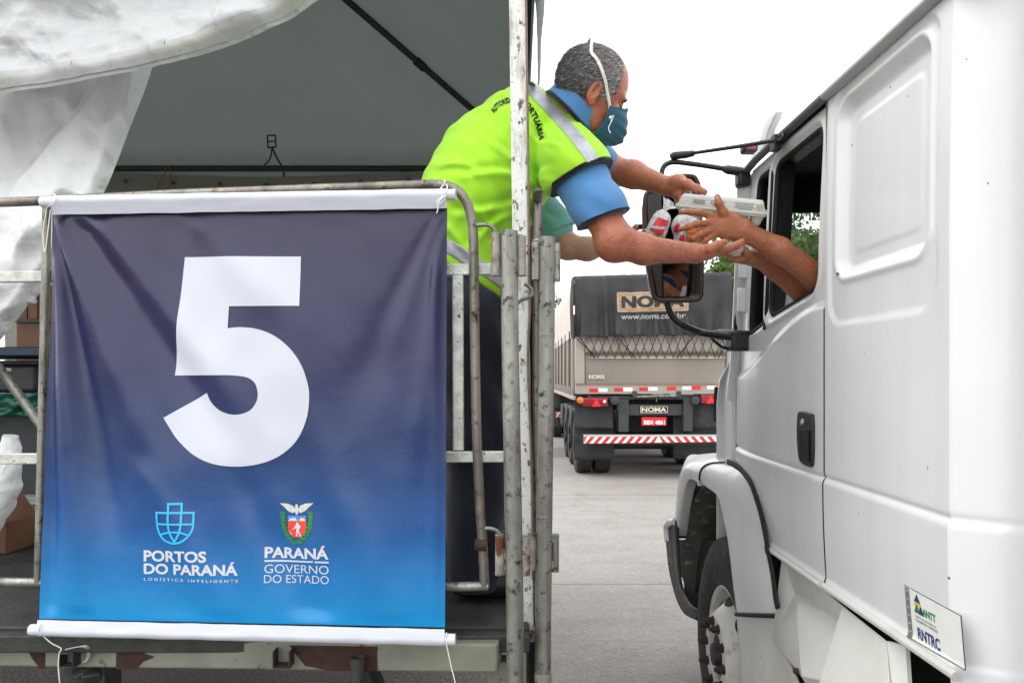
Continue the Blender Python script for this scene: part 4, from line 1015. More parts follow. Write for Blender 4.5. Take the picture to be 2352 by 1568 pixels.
# sun visor, screen sticker, paper, steering wheel
mb = MB(); a, c_ = U(1797, 300, 2.93), U(1905, 488, 2.93); mb.box((a.x, 2.93, c_.z), (a.x + .62, 2.945, a.z)); mb.build('sun_visor', M['black_matte'], tk, bevel=.014, seg=3)
mb = MB(); a, c_ = U(1766, 430, 3.0), U(1782, 472, 3.0); mb.box((a.x, 3.0, c_.z), (c_.x, 3.006, a.z)); mb.build('toll_tag', M['grey_plastic'], tk, bevel=.002)
mb = MB(); a, c_ = U(1782, 438, 3.02), U(1795, 464, 3.02); mb.box((a.x, 3.02, c_.z), (c_.x, 3.024, a.z)); mb.build('screen_sticker', mat('sky_blue_sticker', srgb(70, 160, 200), .5), tk)
mb = MB(); q = [S(1757, 722, .99), S(1760, 668, 1.02), S(1846, 646, 1.0), S(1842, 676, .985)]
pw = [S(1762, 735, .975), S(1773, 668, .985), S(1843, 645, .98), S(1843, 700, .97)]; mb.prism(pw, (.012, .004, 0)); mb.build('paper_sheet', M['print_white'], tk)
mb = MB(); c0 = Vector((1.30, 2.62, 1.80)); nrm = Vector((0, -.55, .83)).normalized(); ux = Vector((1, 0, 0)); uy = nrm.cross(ux)
mb.tube([c0 + (ux * math.cos(t) + uy * math.sin(t)) * .235 for t in (2 * math.pi * k / 36 for k in range(37))], .016, 10, caps=False)
for t in (0, 2.1, 4.2): mb.cyl(c0, c0 + (ux * math.cos(t) + uy * math.sin(t)) * .235, .013, 8)
mb.cyl(c0, c0 - nrm * .35, .03, 12); mb.build('steering_wheel', M['black'], tk)
mb = MB(); mb.box((1.05, 1.75, 1.09), (1.6, 2.3, 1.50)); mb.box((1.08, 1.62, 1.5), (1.58, 1.78, 2.2)); mb.build('seat', M['lining'], tk, bevel=.04, seg=3)
# cargo added out of view behind the cab, blocks sky from its rear corner
mb = MB(); mb.box((.955, -5.5, 1.0), (3.12, 1.20, 3.3)); occluder = mb.build('cargo_body', M['paint'], tk, bevel=.02)
mb = MB(); mb.box((.93, -5.45, .93), (3.14, 1.22, .998)); mb.build('occluder_rail', M['drip'], occluder, bevel=.01)
# ---- front fender round the wheel arch
I_ = [(1612, 1111, .866), (1626, 1120.5, .865), (1639, 1130, .865), (1651, 1146, .865), (1662, 1196, .865), (1670, 1234, .865), (1677, 1285, .865), (1683, 1340, .866), (1690, 1392, .869), (1693, 1409, .870)]
O_ = [(1666, 1063, .950), (1677, 1063, .940), (1696, 1070, .922), (1718, 1091, .906), (1739, 1142, .899), (1758, 1220, .895), (1766, 1272, .893), (1775, 1330, .890), (1782, 1392, .888), (1783, 1412, .888)]
Ic = catmull([S(*p) for p in I_], 10); Oc = catmull([S(*p) for p in O_], 10); nI = len(Ic) - 1
def fend(u, v):
    f = u * nI; i = min(int(f), nI - 1); a = Ic[i].lerp(Ic[i + 1], f - i); b_ = Oc[i].lerp(Oc[i + 1], f - i)
    if v < .14: t = v / .14; p = a + Vector((.05 * (1 - t) ** 1.5, 0, 0)); return p
    t = (v - .14) / .86; p = a.lerp(b_, t); bl = .030 * (1 - sstep(0, .35, u)) + .012
    p.x -= bl * math.sin(math.pi * min(1, t * 1.05)) ** .7; p.z += .030 * (1 - sstep(0, .28, u)) * math.sin(math.pi * t); return p
mb = MB(); mb.grid(fend, 120, 26); fender = mb.build('front_fender', M['paint'], tk, smooth=60, fixn=False)
FI = [(1613, 1111.5, .866), (1600, 1105, .866), (1584, 1099.5, .866), (1574, 1119, .868), (1564, 1169, .872), (1556, 1230, .880)]
FS = [(1620, 1077, .873), (1601, 1066, .870), (1579, 1061, .868), (1562, 1078, .869), (1552, 1132, .872), (1549, 1214, .880)]
FT = [(1664, 1062, .952), (1662, 1046, .985), (1648, 1040, 1.02), (1608, 1043, 1.03), (1578, 1050, 1.01), (1556, 1110, .93)]
Fi, Fs, Ft = (catmull([S(*p) for p in q], 8) for q in (FI, FS, FT))
def fend2(u, v):
    f = u * (len(Fi) - 1); i = min(int(f), len(Fi) - 2); t = f - i; a, b_, c_ = (q[i].lerp(q[i + 1], t) for q in (Fi, Fs, Ft))
    if v < .12: w = v / .12; return a + Vector((.05 * (1 - w) ** 1.5, 0, 0))
    w = (v - .12) / .88; cc = b_ * 1.75 - a * .375 - c_ * .375; return a * (1 - w) ** 2 + cc * 2 * w * (1 - w) + c_ * w ** 2
mb = MB(); mb.grid(fend2, 60, 26); mb.build('fender_nose', M['paint'], fender, smooth=60, fixn=False)
q = [fend(0, v) + Vector((-.002, 0, .002)) for v in [k / 20 for k in range(3, 21)]]; mb = MB(); mb.tube(q, .0052, 8); mb.build('joint_strip', M['black_matte'], fender)
p = fend(.004, .17); mb = MB(); mb.box((p.x - .014, p.y - .016, p.z - .014), (p.x + .01, p.y + .016, p.z + .008)); mb.build('clip', M['galv_flat'], fender, bevel=.002)
q = [S(x, y, X) for x, y, X in ((1672, 1061, .93), (1700, 1077, .912), (1722, 1104, .897), (1734, 1134, .893), (1748, 1180, .89), (1760, 1240, .886), (1762, 1262, .885), (1766, 1274, .884), (1775, 1320, .883), (1781, 1370, .882), (1786, 1394, .881))]
mb = MB(); mb.tube(catmull(q, 5), .0145, 10, flat=.5, up=(1, 0, 0)); mb.build('rubber_strip', M['black_matte'], fender)
# lower rear piece below the second joint
LW = [(1693, 1410, .868), (1700, 1500, .868), (1702, 1568, .868), (1706, 1720, .868)]; RW = [(1782, 1412, .89), (1792, 1467, .90), (1836, 1568, .90), (1880, 1720, .90)]
La = catmull([S(*p) for p in LW], 6); Ra = catmull([S(*p) for p in RW], 6)
def lowf(u, v):
    f = v * (len(La) - 1); i = min(int(f), len(La) - 2); a = La[i].lerp(La[i + 1], f - i); b_ = Ra[i].lerp(Ra[i + 1], f - i); p = a.lerp(b_, u); p.x -= .014 * math.sin(math.pi * u ** .7); return p
mb = MB(); mb.grid(lowf, 14, 20); mb.build('fender_skirt', M['paint_dirty'], fender, smooth=60, fixn=False, solid=.006)
mb = MB(); q = [fend(1, v) + Vector((-.004, 0, -.002)) for v in (.16, .3, .45, .6, .75, .9, 1)]; mb.tube(catmull(q, 3), .008, 10); mb.build('joint_strip', M['black_matte'], fender)
# arch liner with dirt, inner wall
M['liner'] = mat('muddy_liner', srgb(74, 72, 66), .85, 0, .3, 9, .4, 40, [(srgb(128, 122, 110), 14, .55, .12), (srgb(30, 28, 26), 8, .6, .1)])
mb = MB(); cyw = 3.36
mb.grid(lambda u, v: Vector((lerp(.90, 1.42, v), cyw + .60 * math.cos(lerp(-.25, math.pi + .25, u)), .60 + .60 * math.sin(lerp(-.25, math.pi + .25, u)))), 30, 4); mb.build('arch_liner', M['liner'], fender, smooth=60, fixn=False, solid=.006)
mb = MB(); mb.prism([S(1556, 1236, .905), S(1570, 1128, .905), S(1586, 1096, .91), S(1630, 1108, .98), S(1668, 1150, 1.08), S(1680, 1234, 1.12)], (.01, .02, 0)); mb.build('inner_wall', M['liner'], fender)
mb = MB(); mb.box((1.22, 2.9, .55), (1.24, 4.1, 1.2)); mb.box((.93, 4.02, .45), (1.3, 4.06, .95)); mb.build('inner_wall', M['black_matte'], fender)
mb = MB(); mb.box((1.02, 3.42, .66), (1.25, 3.72, .88)); mb.build('tank', M['paint_dirty'], tk, bevel=.03)
# front lower corner: bumper end with its step opening
bmp = [(1528, 1205, .87), (1531, 1240, .872), (1538, 1305, .875), (1548, 1350, .878), (1559, 1384, .88), (1575, 1410, .885), (1600, 1424, .90)]
bpi = [(1550, 1196, .872), (1552, 1242, .874), (1556, 1305, .877), (1562, 1345, .88), (1574, 1376, .882), (1588, 1396, .887), (1603, 1404, .90)]
a_ = catmull([S(*p) for p in bmp], 5); c_ = catmull([S(*p) for p in bpi], 5); nn = len(a_) - 1
mb = MB(); mb.grid(lambda u, v: a_[int(round(u * nn))].lerp(c_[int(round(u * nn))], v * 1.25) + Vector((.012 * math.sin(v * 3.1), 0, 0)), nn, 3); bp = mb.build('bumper_end', M['black'], tk, smooth=60, solid=.012, fixn=False)
mb = MB(); q = catmull([S(*p) for p in ((1551, 1197, .875), (1539, 1199, .868), (1532, 1208, .868), (1532, 1222, .868), (1534, 1242, .87))], 5); mb.tube(q, .020, 12); mb.build('bumper_tip', M['paint'], bp)
mb = MB(); mb.box((1.0, 4.10, .42), (3.1, 4.40, .86)); mb.build('bumper', M['black'], tk, bevel=.05, seg=3)
mb = MB(); mb.prism([S(1543, 1240, .93), S(1640, 1238, 1.0), S(1648, 1345, 1.0), S(1600, 1358, .96), S(1577, 1352, .94), S(1560, 1310, .935)], (.02, .02, 0)); mb.build('bumper_inner', mat('muddy_black_plastic', srgb(40, 35, 31), .7, 0, .3, 9), tk)
mb = MB(); mb.box((1.06, 3.46, 1.0), (3.09, 4.2, 1.27)); mb.build('nose', M['paint'], tk, bevel=.06, seg=4)
# ---- wheel
M['tyre'] = mat('tyre', srgb(40, 39, 38), .8, 0, .2, 20, .15, 120, [(srgb(84, 80, 72), 6, .55, .25)])
M['rim'] = mat('dirty_white_rim', srgb(206, 203, 196), .45, 0, .08, 9, .1, 80, [(srgb(112, 92, 70), 11, .56, .22), (srgb(60, 46, 36), 26, .66, .06)])
M['nut'] = mat('rusty_nut', srgb(54, 40, 36), .7, .2, .3, 30, .2, 80)
def wheel(cx, cy, cz, root, name='front_wheel'):
    """near face towards -X"""
    ax, up = (-1, 0, 0), (0, 0, 1); c = Vector((cx, cy, cz))
    w = MB(); pr = [(.0, .285), (.010, .292), (.018, .32), (.026, .37), (.024, .42), (.012, .455), (.004, .475), (-.004, .485), (-.006, .492), (-.02, .496), (-.05, .5), (-.055, .488), (-.065, .488), (-.07, .5), (-.12, .503), (-.125, .49), (-.135, .49), (-.14, .503), (-.19, .5), (-.195, .488), (-.205, .488), (-.21, .5), (-.25, .494), (-.27, .45), (-.275, .38), (-.26, .29)]
    w.lathe(c, ax, up, pr, 80); t = w.build('tyre', M['tyre'], root, smooth=35)
    w = MB(); pr = [(-.02, .286), (.004, .288), (.006, .280), (-.004, .270), (-.05, .262), (-.06, .250), (-.035, .235), (.00, .205), (.030, .180), (.045, .168), (.050, .160), (.050, .108), (.044, .104), (.0, .102)]
    w.lathe(c, ax, up, pr, 80); rm = w.build('rim', M['rim'], t, smooth=35)
    w = MB(); w.lathe(c, ax, up, [(.0, .104), (.02, .10), (.036, .085), (.04, .05), (.062, .045), (.066, .02), (.066, 0)], 40); w.build('hub', mat('greasy_hub', srgb(52, 46, 42), .55, .3, .3, 20, .2, 80), rm, smooth=35)
    for k in range(10):
        a = 2 * math.pi * (k + .35) / 10; d = Vector((0, math.sin(a), math.cos(a))); p = c + d * .138 + Vector((-.049, 0, 0))
        w = MB(); w.lathe(p, ax, d, [(0, .021), (.006, .021), (.006, .0165), (.028, .0165), (.032, .012), (.032, .009), (.042, .009), (.042, 0)], 6); w.build('wheel_nut', M['nut'], rm, smooth=0)
    for k in range(8):
        a = 2 * math.pi * (k + .1) / 8; d = Vector((0, math.sin(a), math.cos(a))); tn_ = Vector((0, math.cos(a), -math.sin(a)))
        n = (Vector((-1, 0, 0)) * .75 + d * .66).normalized(); e = n.cross(tn_); p = c + d * .2225 + Vector((.0205, 0, 0)) + n * .0015
        w = MB(); w.raw([p + (tn_ * math.cos(q_) * .040 + e * math.sin(q_) * .029) + n * .004 for q_ in (2 * math.pi * j / 20 for j in range(20))] + [p + (tn_ * math.cos(q_) * .042 + e * math.sin(q_) * .031) - n * .006 for q_ in (2 * math.pi * j / 20 for j in range(20))], [tuple(range(20))] + [(j, (j + 1) % 20, 20 + (j + 1) % 20, 20 + j) for j in range(20)])
        w.build('dark_hole_disc', M['black_matte'], rm, smooth=0)  # raised black disc, painted stand-in for the shade inside a rim opening
    return t
wheel(.912, 3.20, .50, tk)
mb = MB(); mb.cyl((1.0, 3.20, .5), (3.0, 3.20, .5), .07, 14); mb.build('axle', M['black_matte'], tk)
wheel_far = wheel(3.08, 3.20, .50, tk)
# ---- step fairing below the door
V = {'A': S(1797, 1276, .905), 'B': S(1781, 1410, .884), 'C': S(1776, 1467, .872), 'D': S(1842, 1554, .845), 'D2': S(1905, 1660, .82), 'E': S(1827, 1362, .925), 'G': S(1929, 1426, .945), 'Hh': S(1937, 1391, .905), 'Rr': S(1884, 1560, .812), 'R2': S(1868, 1680, .80), 'P': S(2037, 1471, .912), 'Q': S(2047, 1590, .90), 'Q2': S(2050, 1700, .89)}
mb = MB(); ks = list(V); mb.raw([V[k] for k in ks], [tuple(ks.index(k) for k in f) for f in (('A', 'B', 'C', 'E'), ('C', 'D', 'E'), ('E', 'D', 'Rr', 'G'), ('D', 'D2', 'R2', 'Rr'), ('A', 'E', 'G', 'Hh'), ('Hh', 'G', 'Rr'), ('Hh', 'Rr', 'Q', 'P'), ('Rr', 'R2', 'Q2', 'Q'))])
fair = mb.build('step_fairing', M['paint_dirty'], tk, smooth=12, bevel=.006, solid=.004, seg=3)
mb = MB(); mb.prism([V['P'], V['Q2'], V['Q2'] + Vector((.03, -.03, 0)), V['P'] + Vector((.03, -.03, 0))], (.01, 0, 0)); mb.build('mounting_flange', M['paint_dirty'], fair)
b = MB(); p = S(1833, 1540, .84); b.lathe(p, (-1, 0, 0), (0, 0, 1), [(0, .010), (.010, .010), (.014, .006), (.014, 0)], 8); b.build('bolt', M['nut'], fair)
# sill rail, chassis underneath
mb = MB(); mb.tube([Vector((.893, 1.50, ZS + .012)), Vector((.893, 2.15, ZS + .012))], .010, 10); mb.build('sill_lip', M['paint_dirty'], tk)
mb = MB(); mb.tube([Vector((.893, 2.172, ZS + .008)), Vector((.893, 2.95, ZS + .012))], .008, 10); mb.build('sill_lip', M['paint_dirty'], tk)
mb = MB(); mb.box((1.15, 1.0, .55), (2.9, 3.0, .92)); mb.build('chassis', M['black_matte'], tk)
mb = MB(); mb.cyl((1.02, 1.35, .80), (1.02, 1.95, .80), .10, 18); mb.build('air_tank', M['black'], tk, bevel=.01)
# ---- mirror on its arms
YM = 2.98
mr = thing('dummy', None, None); bpy.data.objects.remove(mr)
hq = catmull([U(x, y, YM) for x, y in ((1484, 445), (1496, 438), (1548, 432), (1566, 404), (1588, 405), (1599, 412), (1606, 440), (1611, 560), (1612, 660), (1608, 682), (1594, 689), (1540, 690), (1510, 687), (1500, 672), (1488, 590), (1481, 500))], 4, True)
hq = catmull([U(x, y, YM) for x, y in ((1482, 455), (1490, 442), (1508, 438), (1528, 425), (1546, 407), (1562, 404), (1590, 405), (1600, 414), (1606, 440), (1611, 560), (1612, 660), (1608, 682), (1594, 689), (1540, 690), (1510, 687), (1500, 672), (1488, 590), (1481, 500))], 4, True)
M['mirror_shell'] = mat('sun_bleached_black_shell', srgb(34, 33, 32), .38, 0, .25, 8, .05, 80)
mb = MB(); cen = sum(hq, Vector()) / len(hq); n = len(hq)
rings = [[p for p in hq], [cen + (p - cen) * .985 + Vector((0, .03, 0)) for p in hq], [cen + (p - cen) * .9 + Vector((-.01, .085, 0)) for p in hq], [cen + (p - cen) * .7 + Vector((-.015, .11, 0)) for p in hq]]
vs2 = [p for r_ in rings for p in r_]; mb.raw(vs2, [(i * n + k, i * n + (k + 1) % n, (i + 1) * n + (k + 1) % n, (i + 1) * n + k) for i in range(3) for k in range(n)] + [tuple(3 * n + k for k in range(n))])
mir = mb.build('mirror', M['mirror_shell'], tk, smooth=60)
mb = MB(); q = hq + [hq[0]]; mb.tube(q, .009, 8, caps=False); mb.build('rim_lip', mat('rusty_brown_edge', srgb(70, 48, 38), .6, 0, .3, 20), mir)
mb = MB(); mb.prism([U(x, y, YM - .004) for x, y in ((1484, 446), (1520, 436), (1524, 684), (1508, 683), (1490, 590))], (0, .03, 0)); mb.build('side_cheek', M['mirror_shell'], mir, bevel=.006)
g = NG('mirror_glass'); g.set(Base_Color=(.60, .62, .62), Metallic=1.0, Roughness=.03); 
mb = MB(); fx = .24
ms = [U(x, y, YM + .006) for x, y in ((1520, 436), (1548, 412), (1594, 410), (1603, 560), (1604, 676), (1530, 679))]
x0_, z0_ = ms[0].x, ms[5].z
for p in ms: p.y += .044 + .1525 * (p.x - x0_) - .106 * (p.z - z0_)
ms = [p + Vector((0, .0, 0)) for p in ms]; mb.raw(ms + [p + Vector((0, .004, 0)) for p in ms], [tuple(range(6))]); mb.build('mirror_glass', g.m, mir, smooth=0, fixn=False)
q = catmull([U(x, y, YM + .03) for x, y in ((1524, 442), (1520, 405), (1524, 384), (1538, 374), (1560, 373))], 6) + catmull([U(1600, 378, YM + .02), U(1640, 384, YM - .02), S(1680, 391, .86)], 5)[1:]
mb = MB(); mb.tube(q, .0105, 12); arm = mb.build('mirror_arm', M['black'], tk)
mb = MB(); mb.tube([S(1664, 388, .83), S(1672, 390, .84), S(1700, 394, .885), S(1712, 397, .905)], [.014, .018, .018, .014], 14); mb.build('arm_socket', M['black'], arm)
mb = MB(); p = S(1703, 410, .895); mb.box((p.x - .02, p.y - .03, p.z - .035), (p.x + .03, p.y + .03, p.z + .035)); mb.build('arm_bracket', M['black'], arm, bevel=.01)
mb = MB(); mb.tube([U(1590, 352, YM + .01), S(1700, 336, .80), S(1790, 321, .89)], .0075, 10); st = mb.build('mirror_strut', M['black'], tk)
mb = MB(); mb.tube([U(1541, 361, YM + .02), U(1548, 358, YM + .02), U(1578, 355, YM + .012), U(1594, 352, YM + .01)], [.013, .017, .015, .012], 12); mb.build('strut_end', M['black'], st)
mb = MB(); p = S(1782, 326, .886); mb.box((p.x - .012, p.y - .022, p.z - .03), (p.x + .012, p.y + .022, p.z + .02)); mb.tube(catmull([S(1786, 324, .885), S(1797, 318, .885), S(1800, 305, .89)], 4), .006, 8); mb.build('strut_clip', M['black'], st, bevel=.005)
q = catmull([U(1532, 684, YM + .03), U(1535, 705, YM + .03), U(1546, 728, YM + .03), U(1572, 748, YM + .02), S(1612, 764, .76), S(1660, 770, .83), S(1695, 770, .885)], 6)
mb = MB(); mb.tube(q, [.0125 + .003 * i / 36 for i in range(len(q))], 12); la = mb.build('mirror_arm', M['black'], tk)
mb = MB(); mb.tube([S(1636, 768, .80), S(1650, 768, .82), S(1690, 770, .88), S(1700, 771, .90)], [.018, .026, .028, .024], 14, flat=.8); mb.build('arm_socket', M['black'], la)
mb = MB(); p = S(1690, 786, .885); mb.box((p.x - .03, p.y - .05, p.z - .035), (p.x + .05, p.y + .05, p.z + .045)); mb.build('arm_bracket', M['black'], la, bevel=.012, seg=3)
mb = MB(); mb.tube(catmull([S(1628, 768, .80), S(1640, 782, .81), S(1660, 797, .84), S(1690, 803, .88)], 6), .006, 8); mb.build('mirror_cable', M['black_matte'], la)
# roof visor and marker lamp
mb = MB(); q = [(1738, 344), (1742, 326), (1752, 292), (1765, 266), (1784, 255), (1776, 275), (1764, 300), (1752, 345)]
mb.prism([S(x, y, .915) for x, y in q], (.03, .0, 0)); mb.build('roof_visor', M['paint'], tk, bevel=.006)
M['red_lens'] = mat('red_lens', srgb(140, 20, 28), .2, 0, .1, 10, coat=.5)
mb = MB(); a, c_ = U(1708, 327, 3.0), U(1744, 348, 3.0); yy = 3.0; mb.box((a.x, yy, c_.z), (c_.x, yy + .06, a.z)); lmp = mb.build('marker_lamp', M['black'], tk, bevel=.012, seg=3)
mb = MB(); mb.box((a.x + .012, yy - .005, c_.z + .007), (c_.x - .016, yy + .004, a.z - .006)); mb.build('lens', M['red_lens'], lmp, bevel=.002)
# registration sticker: text, emblem, ruler edge (its square code is left out)
SK = [S(2068, 1341, .889), S(2199, 1413, .889), S(2203, 1539, .889), S(2072, 1460, .889)]
def stk(u, v, o=0.0):
    p = SK[0].lerp(SK[1], u).lerp(SK[3].lerp(SK[2], u), v); return Vector((side_x(p.y, p.z) - .0022 - o, p.y, p.z))
mb = MB(); mb.grid(lambda u, v: stk(u, v), 20, 20); sk = mb.build('sticker', mat('cream_sticker', srgb(232, 232, 226), .35, 0, .03, 20), tk, fixn=False)
def sticker_bit(vf, name, mt): return decal(dense(vf, .08), lambda x, y: stk(x, y, .0010)).build(name, mt, sk, smooth=0)
nb = mat('navy_ink', srgb(36, 64, 128), .4); gb = mat('green_ink', srgb(40, 130, 70), .4); yb = mat('yellow_ink', srgb(232, 196, 50), .4)
qd = lambda x0, y0, x1, y1: ([(x0, y0), (x1, y0), (x1, y1), (x0, y1)], [(0, 1, 2, 3)])
sticker_bit(join2d(qd(0, 0, 1, .014), qd(0, .986, 1, 1), qd(.986, .014, 1, .986)), 'border', M['black'])
sticker_bit(qd(.012, .03, .095, .985), 'ruler_edge', mat('grey_ink', srgb(120, 120, 116), .5))
for k in range(6): decal(qd(.04, .08 + k * .155, .085, .10 + k * .155), lambda x, y: stk(x, y, .0016)).build('ruler_mark', M['print_white'], sk, smooth=0)
sticker_bit(fit(text2d('ANTT', .03), .33, .42, .56, .27), 'lettering', gb)
sticker_bit(fit(text2d('RNTRC', .03), .20, .93, .60, .70), 'lettering', nb)
sticker_bit(fit(text2d('AG\u00caNCIA NACIONAL DE', 0), .18, .52, .56, .47), 'lettering', M['black']); sticker_bit(fit(text2d('TRANSPORTES TERRESTRES', 0), .18, .60, .58, .55), 'lettering', M['black'])
tri = lambda x0, y0, x1, y1, x2, y2: ([(x0, y0), (x1, y1), (x2, y2)], [(0, 1, 2)])
sticker_bit(tri(.17, .43, .285, .43, .225, .24), 'emblem', gb); sticker_bit(tri(.18, .22, .30, .22, .24, .06), 'emblem', nb); sticker_bit(tri(.17, .23, .31, .23, .24, .40), 'emblem', yb); sticker_bit(tri(.25, .43, .36, .43, .30, .26), 'emblem', nb)
# ================================================================== grain trailer ahead on the road
YT = 12.3
K = lambda cx, cy: (1236.4 + .3557 * cx, 557.8 + .3557 * cy)      # from an enlarged view of the photograph
def T(cx, cy, dy=0.0):
    """a point of the trailer's rear, dy metres in front of its rear face"""
    p = U(*K(cx, cy), YT); p.y += dy; return p
gt = thing('grain_trailer', 'beige grain trailer with dark tarpaulin and red and white striped bumper, seen from behind', 'trailer', (2.28, YT + 3.5, 0))
M['beige'] = mat('beige_trailer_paint', srgb(160, 152, 142), .5, .1, .08, 2.5, .08, 30, [(srgb(140, 118, 96), 3.5, .62, .12)])
M['beige_panel'] = mat('beige_tailgate', srgb(138, 129, 118), .42, .15, .12, 1.6, .05, 30, [(srgb(150, 112, 80), 2.2, .68, .1)])
M['tarp'] = mat('charcoal_tarpaulin', srgb(40, 41, 43), .6, 0, .18, 1.8, .35, 7, [(srgb(58, 57, 56), 1.6, .6, .2)])
M['tarp_light'] = mat('pale_load_cover', srgb(206, 194, 186), .75, 0, .08, 2, .3, 6, [(srgb(170, 130, 112), 1.6, .62, .15)])
M['chassis'] = mat('dark_grey_chassis', srgb(58, 60, 62), .55, .1, .2, 5, .1, 40)
M['flap'] = mat('black_mud_flap', srgb(38, 39, 41), .7, 0, .15, 4, .15, 20)
M['tape_red'] = mat('red_reflector', srgb(214, 34, 42), .35, 0, .06, 10); M['tape_white'] = mat('white_reflector', srgb(240, 240, 240), .35, 0, .03, 10)
M['amber'] = mat('amber_lens', srgb(216, 112, 24), .2, 0, .1, 10, coat=.5)
M['stencil'] = mat('tan_stencil', srgb(176, 150, 122), .7, 0, .15, 6, 0, 10, [(srgb(92, 84, 76), 9, .6, .1)])
M['stencil_grey'] = mat('grey_lettering', srgb(176, 176, 178), .7)
LEN = 7.2
x0, x1 = T(238, 0).x, T(1245, 0).x
zt, zb_ = T(0, 585).z, T(0, 968).z
def bxp(a, c, dy0, dy1, name, mt, par, bevel=.006):
    p, q = T(*a), T(*c); b = MB(); b.box((min(p.x, q.x), YT + dy0, min(p.z, q.z)), (max(p.x, q.x), YT + dy1, max(p.z, q.z))); return b.build(name, mt, par, bevel=bevel)
# body: sides with ribs, rear gate
body = MB(); body.box((x0 + .02, YT + .06, zb_), (x0 + .06, YT + LEN, zt)); body.box((x1 - .06, YT + .06, zb_), (x1 - .02, YT + LEN, zt)); body.box((x0 + .06, YT + LEN - .05, zb_), (x1 - .06, YT + LEN, zt)); body.box((x0 + .06, YT + .08, zb_), (x1 - .06, YT + LEN - .05, zb_ + .08))
body = body.build('side_wall', M['beige'], gt, bevel=.008)
for k in range(13):
    y = YT + .3 + k * .55; b = MB(); b.box((x0 - .035, y, zb_ - .05), (x0 + .018, y + .09, zt - .02)); b.build('rib', M['beige'], body, bevel=.01)
b = MB(); b.box((x0 - .04, YT + .05, zb_ - .12), (x0 + .02, YT + LEN, zb_ - .052)); b.build('side_rail', M['beige'], body, bevel=.01)
for k in range(6):
    y = YT + .75 + k * 1.1; b = MB(); b.box((x0 - .05, y, zb_ + .1), (x0 - .036, y + .03, zt + .08)); b.build('side_strap', M['black_matte'], body)
bxp((238, 600), (300, 910), -.018, .10, 'corner_post', M['beige'], gt, .012)
bxp((1215, 600), (1245, 910), -.018, .10, 'corner_post', M['beige'], gt, .012)
gate = bxp((303, 690), (1213, 912), .02, .07, 'tailgate', M['beige_panel'], gt, .01)
# the rolled upper lip of the gate
b = MB(); q = [(585, .05), (620, .04), (655, .0), (680, -.035), (702, -.04), (716, -.01), (722, .03)]
b.grid(lambda u, v: Vector((lerp(T(300, 0).x, T(1215, 0).x, u), YT + lerp(q[min(int(v * 5.999), 5)][1], q[min(int(v * 5.999), 5) + 1][1], v * 5.999 % 1), T(0, lerp(q[min(int(v * 5.999), 5)][0], q[min(int(v * 5.999), 5) + 1][0], v * 5.999 % 1)).z)), 4, 24); b.build('upper_lip', M['beige_panel'], gate, smooth=60)
bxp((322, 738), (1205, 744), -.05, -.02, 'tie_bar', M['galv_flat'], gate, .002)
bxp((238, 912), (1245, 918), -.03, .05, 'gate_ledge', mat('red_dusty_ledge', srgb(168, 132, 108), .8), gt, .003)
beam_r = bxp((240, 919), (1245, 975), -.02, .10, 'rear_beam', M['beige'], gt, .008)
for cx0, cx1, mt in ((328, 385, 'tape_red'), (387, 446, 'tape_white'), (489, 545, 'tape_red'), (547, 607, 'tape_white'), (650, 706, 'tape_red'), (708, 768, 'tape_white'), (830, 887, 'tape_red'), (928, 986, 'tape_white'), (989, 1046, 'tape_red'), (1087, 1147, 'tape_white'), (1149, 1200, 'tape_red')):
    s_ = (cx0 - 328) * -.024; b = MB(); p, r_ = T(cx0, 939 + s_), T(cx1, 962 + s_); b.box((p.x, YT - .025, r_.z), (r_.x, YT - .0205, p.z)); b.build('reflective_tape', M[mt], beam_r)
# tarpaulin with gathered folds, load bulge above
def tp(u, v):
    x = lerp(T(233, 0).x, T(1247, 0).x, u); zt_ = lerp(T(0, 216).z, T(0, 188).z, u); zb2 = T(0, 604 - 22 * u + 5 * math.sin(u * 42)).z
    z = lerp(zt_, zb2, v); y = YT - .04 - .05 * v + (.012 + .035 * v ** 1.5) * math.sin(u * 58 + 4 * noise.noise(Vector((u * 9, v, 0)))) + .05 * noise.noise(Vector((u * 5, v * 2, 1)))
    if v < .04: y += .03 * (1 - v / .04)
    return Vector((x, y, z))
b = MB(); b.grid(tp, 150, 40); tarp = b.build('tarpaulin', M['tarp'], gt, smooth=180, fixn=False)
b = MB()
def ts(u, v):
    y = YT - .04 + u * .42; zt_ = T(0, 216).z; z = lerp(zt_, T(0, 610).z, v); return Vector((T(233, 0).x - .01 - .03 * math.sin(math.pi * v) + .02 * math.sin(u * 14 + v * 3), y, z))
b.grid(ts, 14, 20); b.build('tarpaulin_side', M['tarp'], tarp, smooth=180, fixn=False)
def cover(u, v):
    """pale cover over the load, humped in the middle, hanging over the sides"""
    y = YT + .3 + v * (LEN - .35); a = lerp(-1.0, 1.0, u); xm = (x0 + x1) / 2; hw = (x1 - x0) / 2 + .02
    hump = .62 * sstep(0, .22, v) * (1 - .5 * sstep(.75, 1, v)) + .02
    if abs(a) > .86: t = (abs(a) - .86) / .14; return Vector((xm + math.copysign(hw + .02 * math.sin(t * 3.1) + .015 * math.sin(y * 14), a), y, lerp(T(0, 225).z - .05, zt - .04, t)))
    s2 = a / .86; return Vector((xm + s2 * hw, y, T(0, 225).z - .05 + hump * (1 - s2 * s2) ** .8 + .10 * (1 - abs(s2)) * (1 + noise.noise(Vector((a * 3, y * 1.4, 0)))) + .02 * noise.noise(Vector((a * 9, y * 4, 0)))))
b = MB(); b.grid(cover, 60, 70); b.build('load_cover', M['tarp_light'], gt, smooth=180, fixn=False)
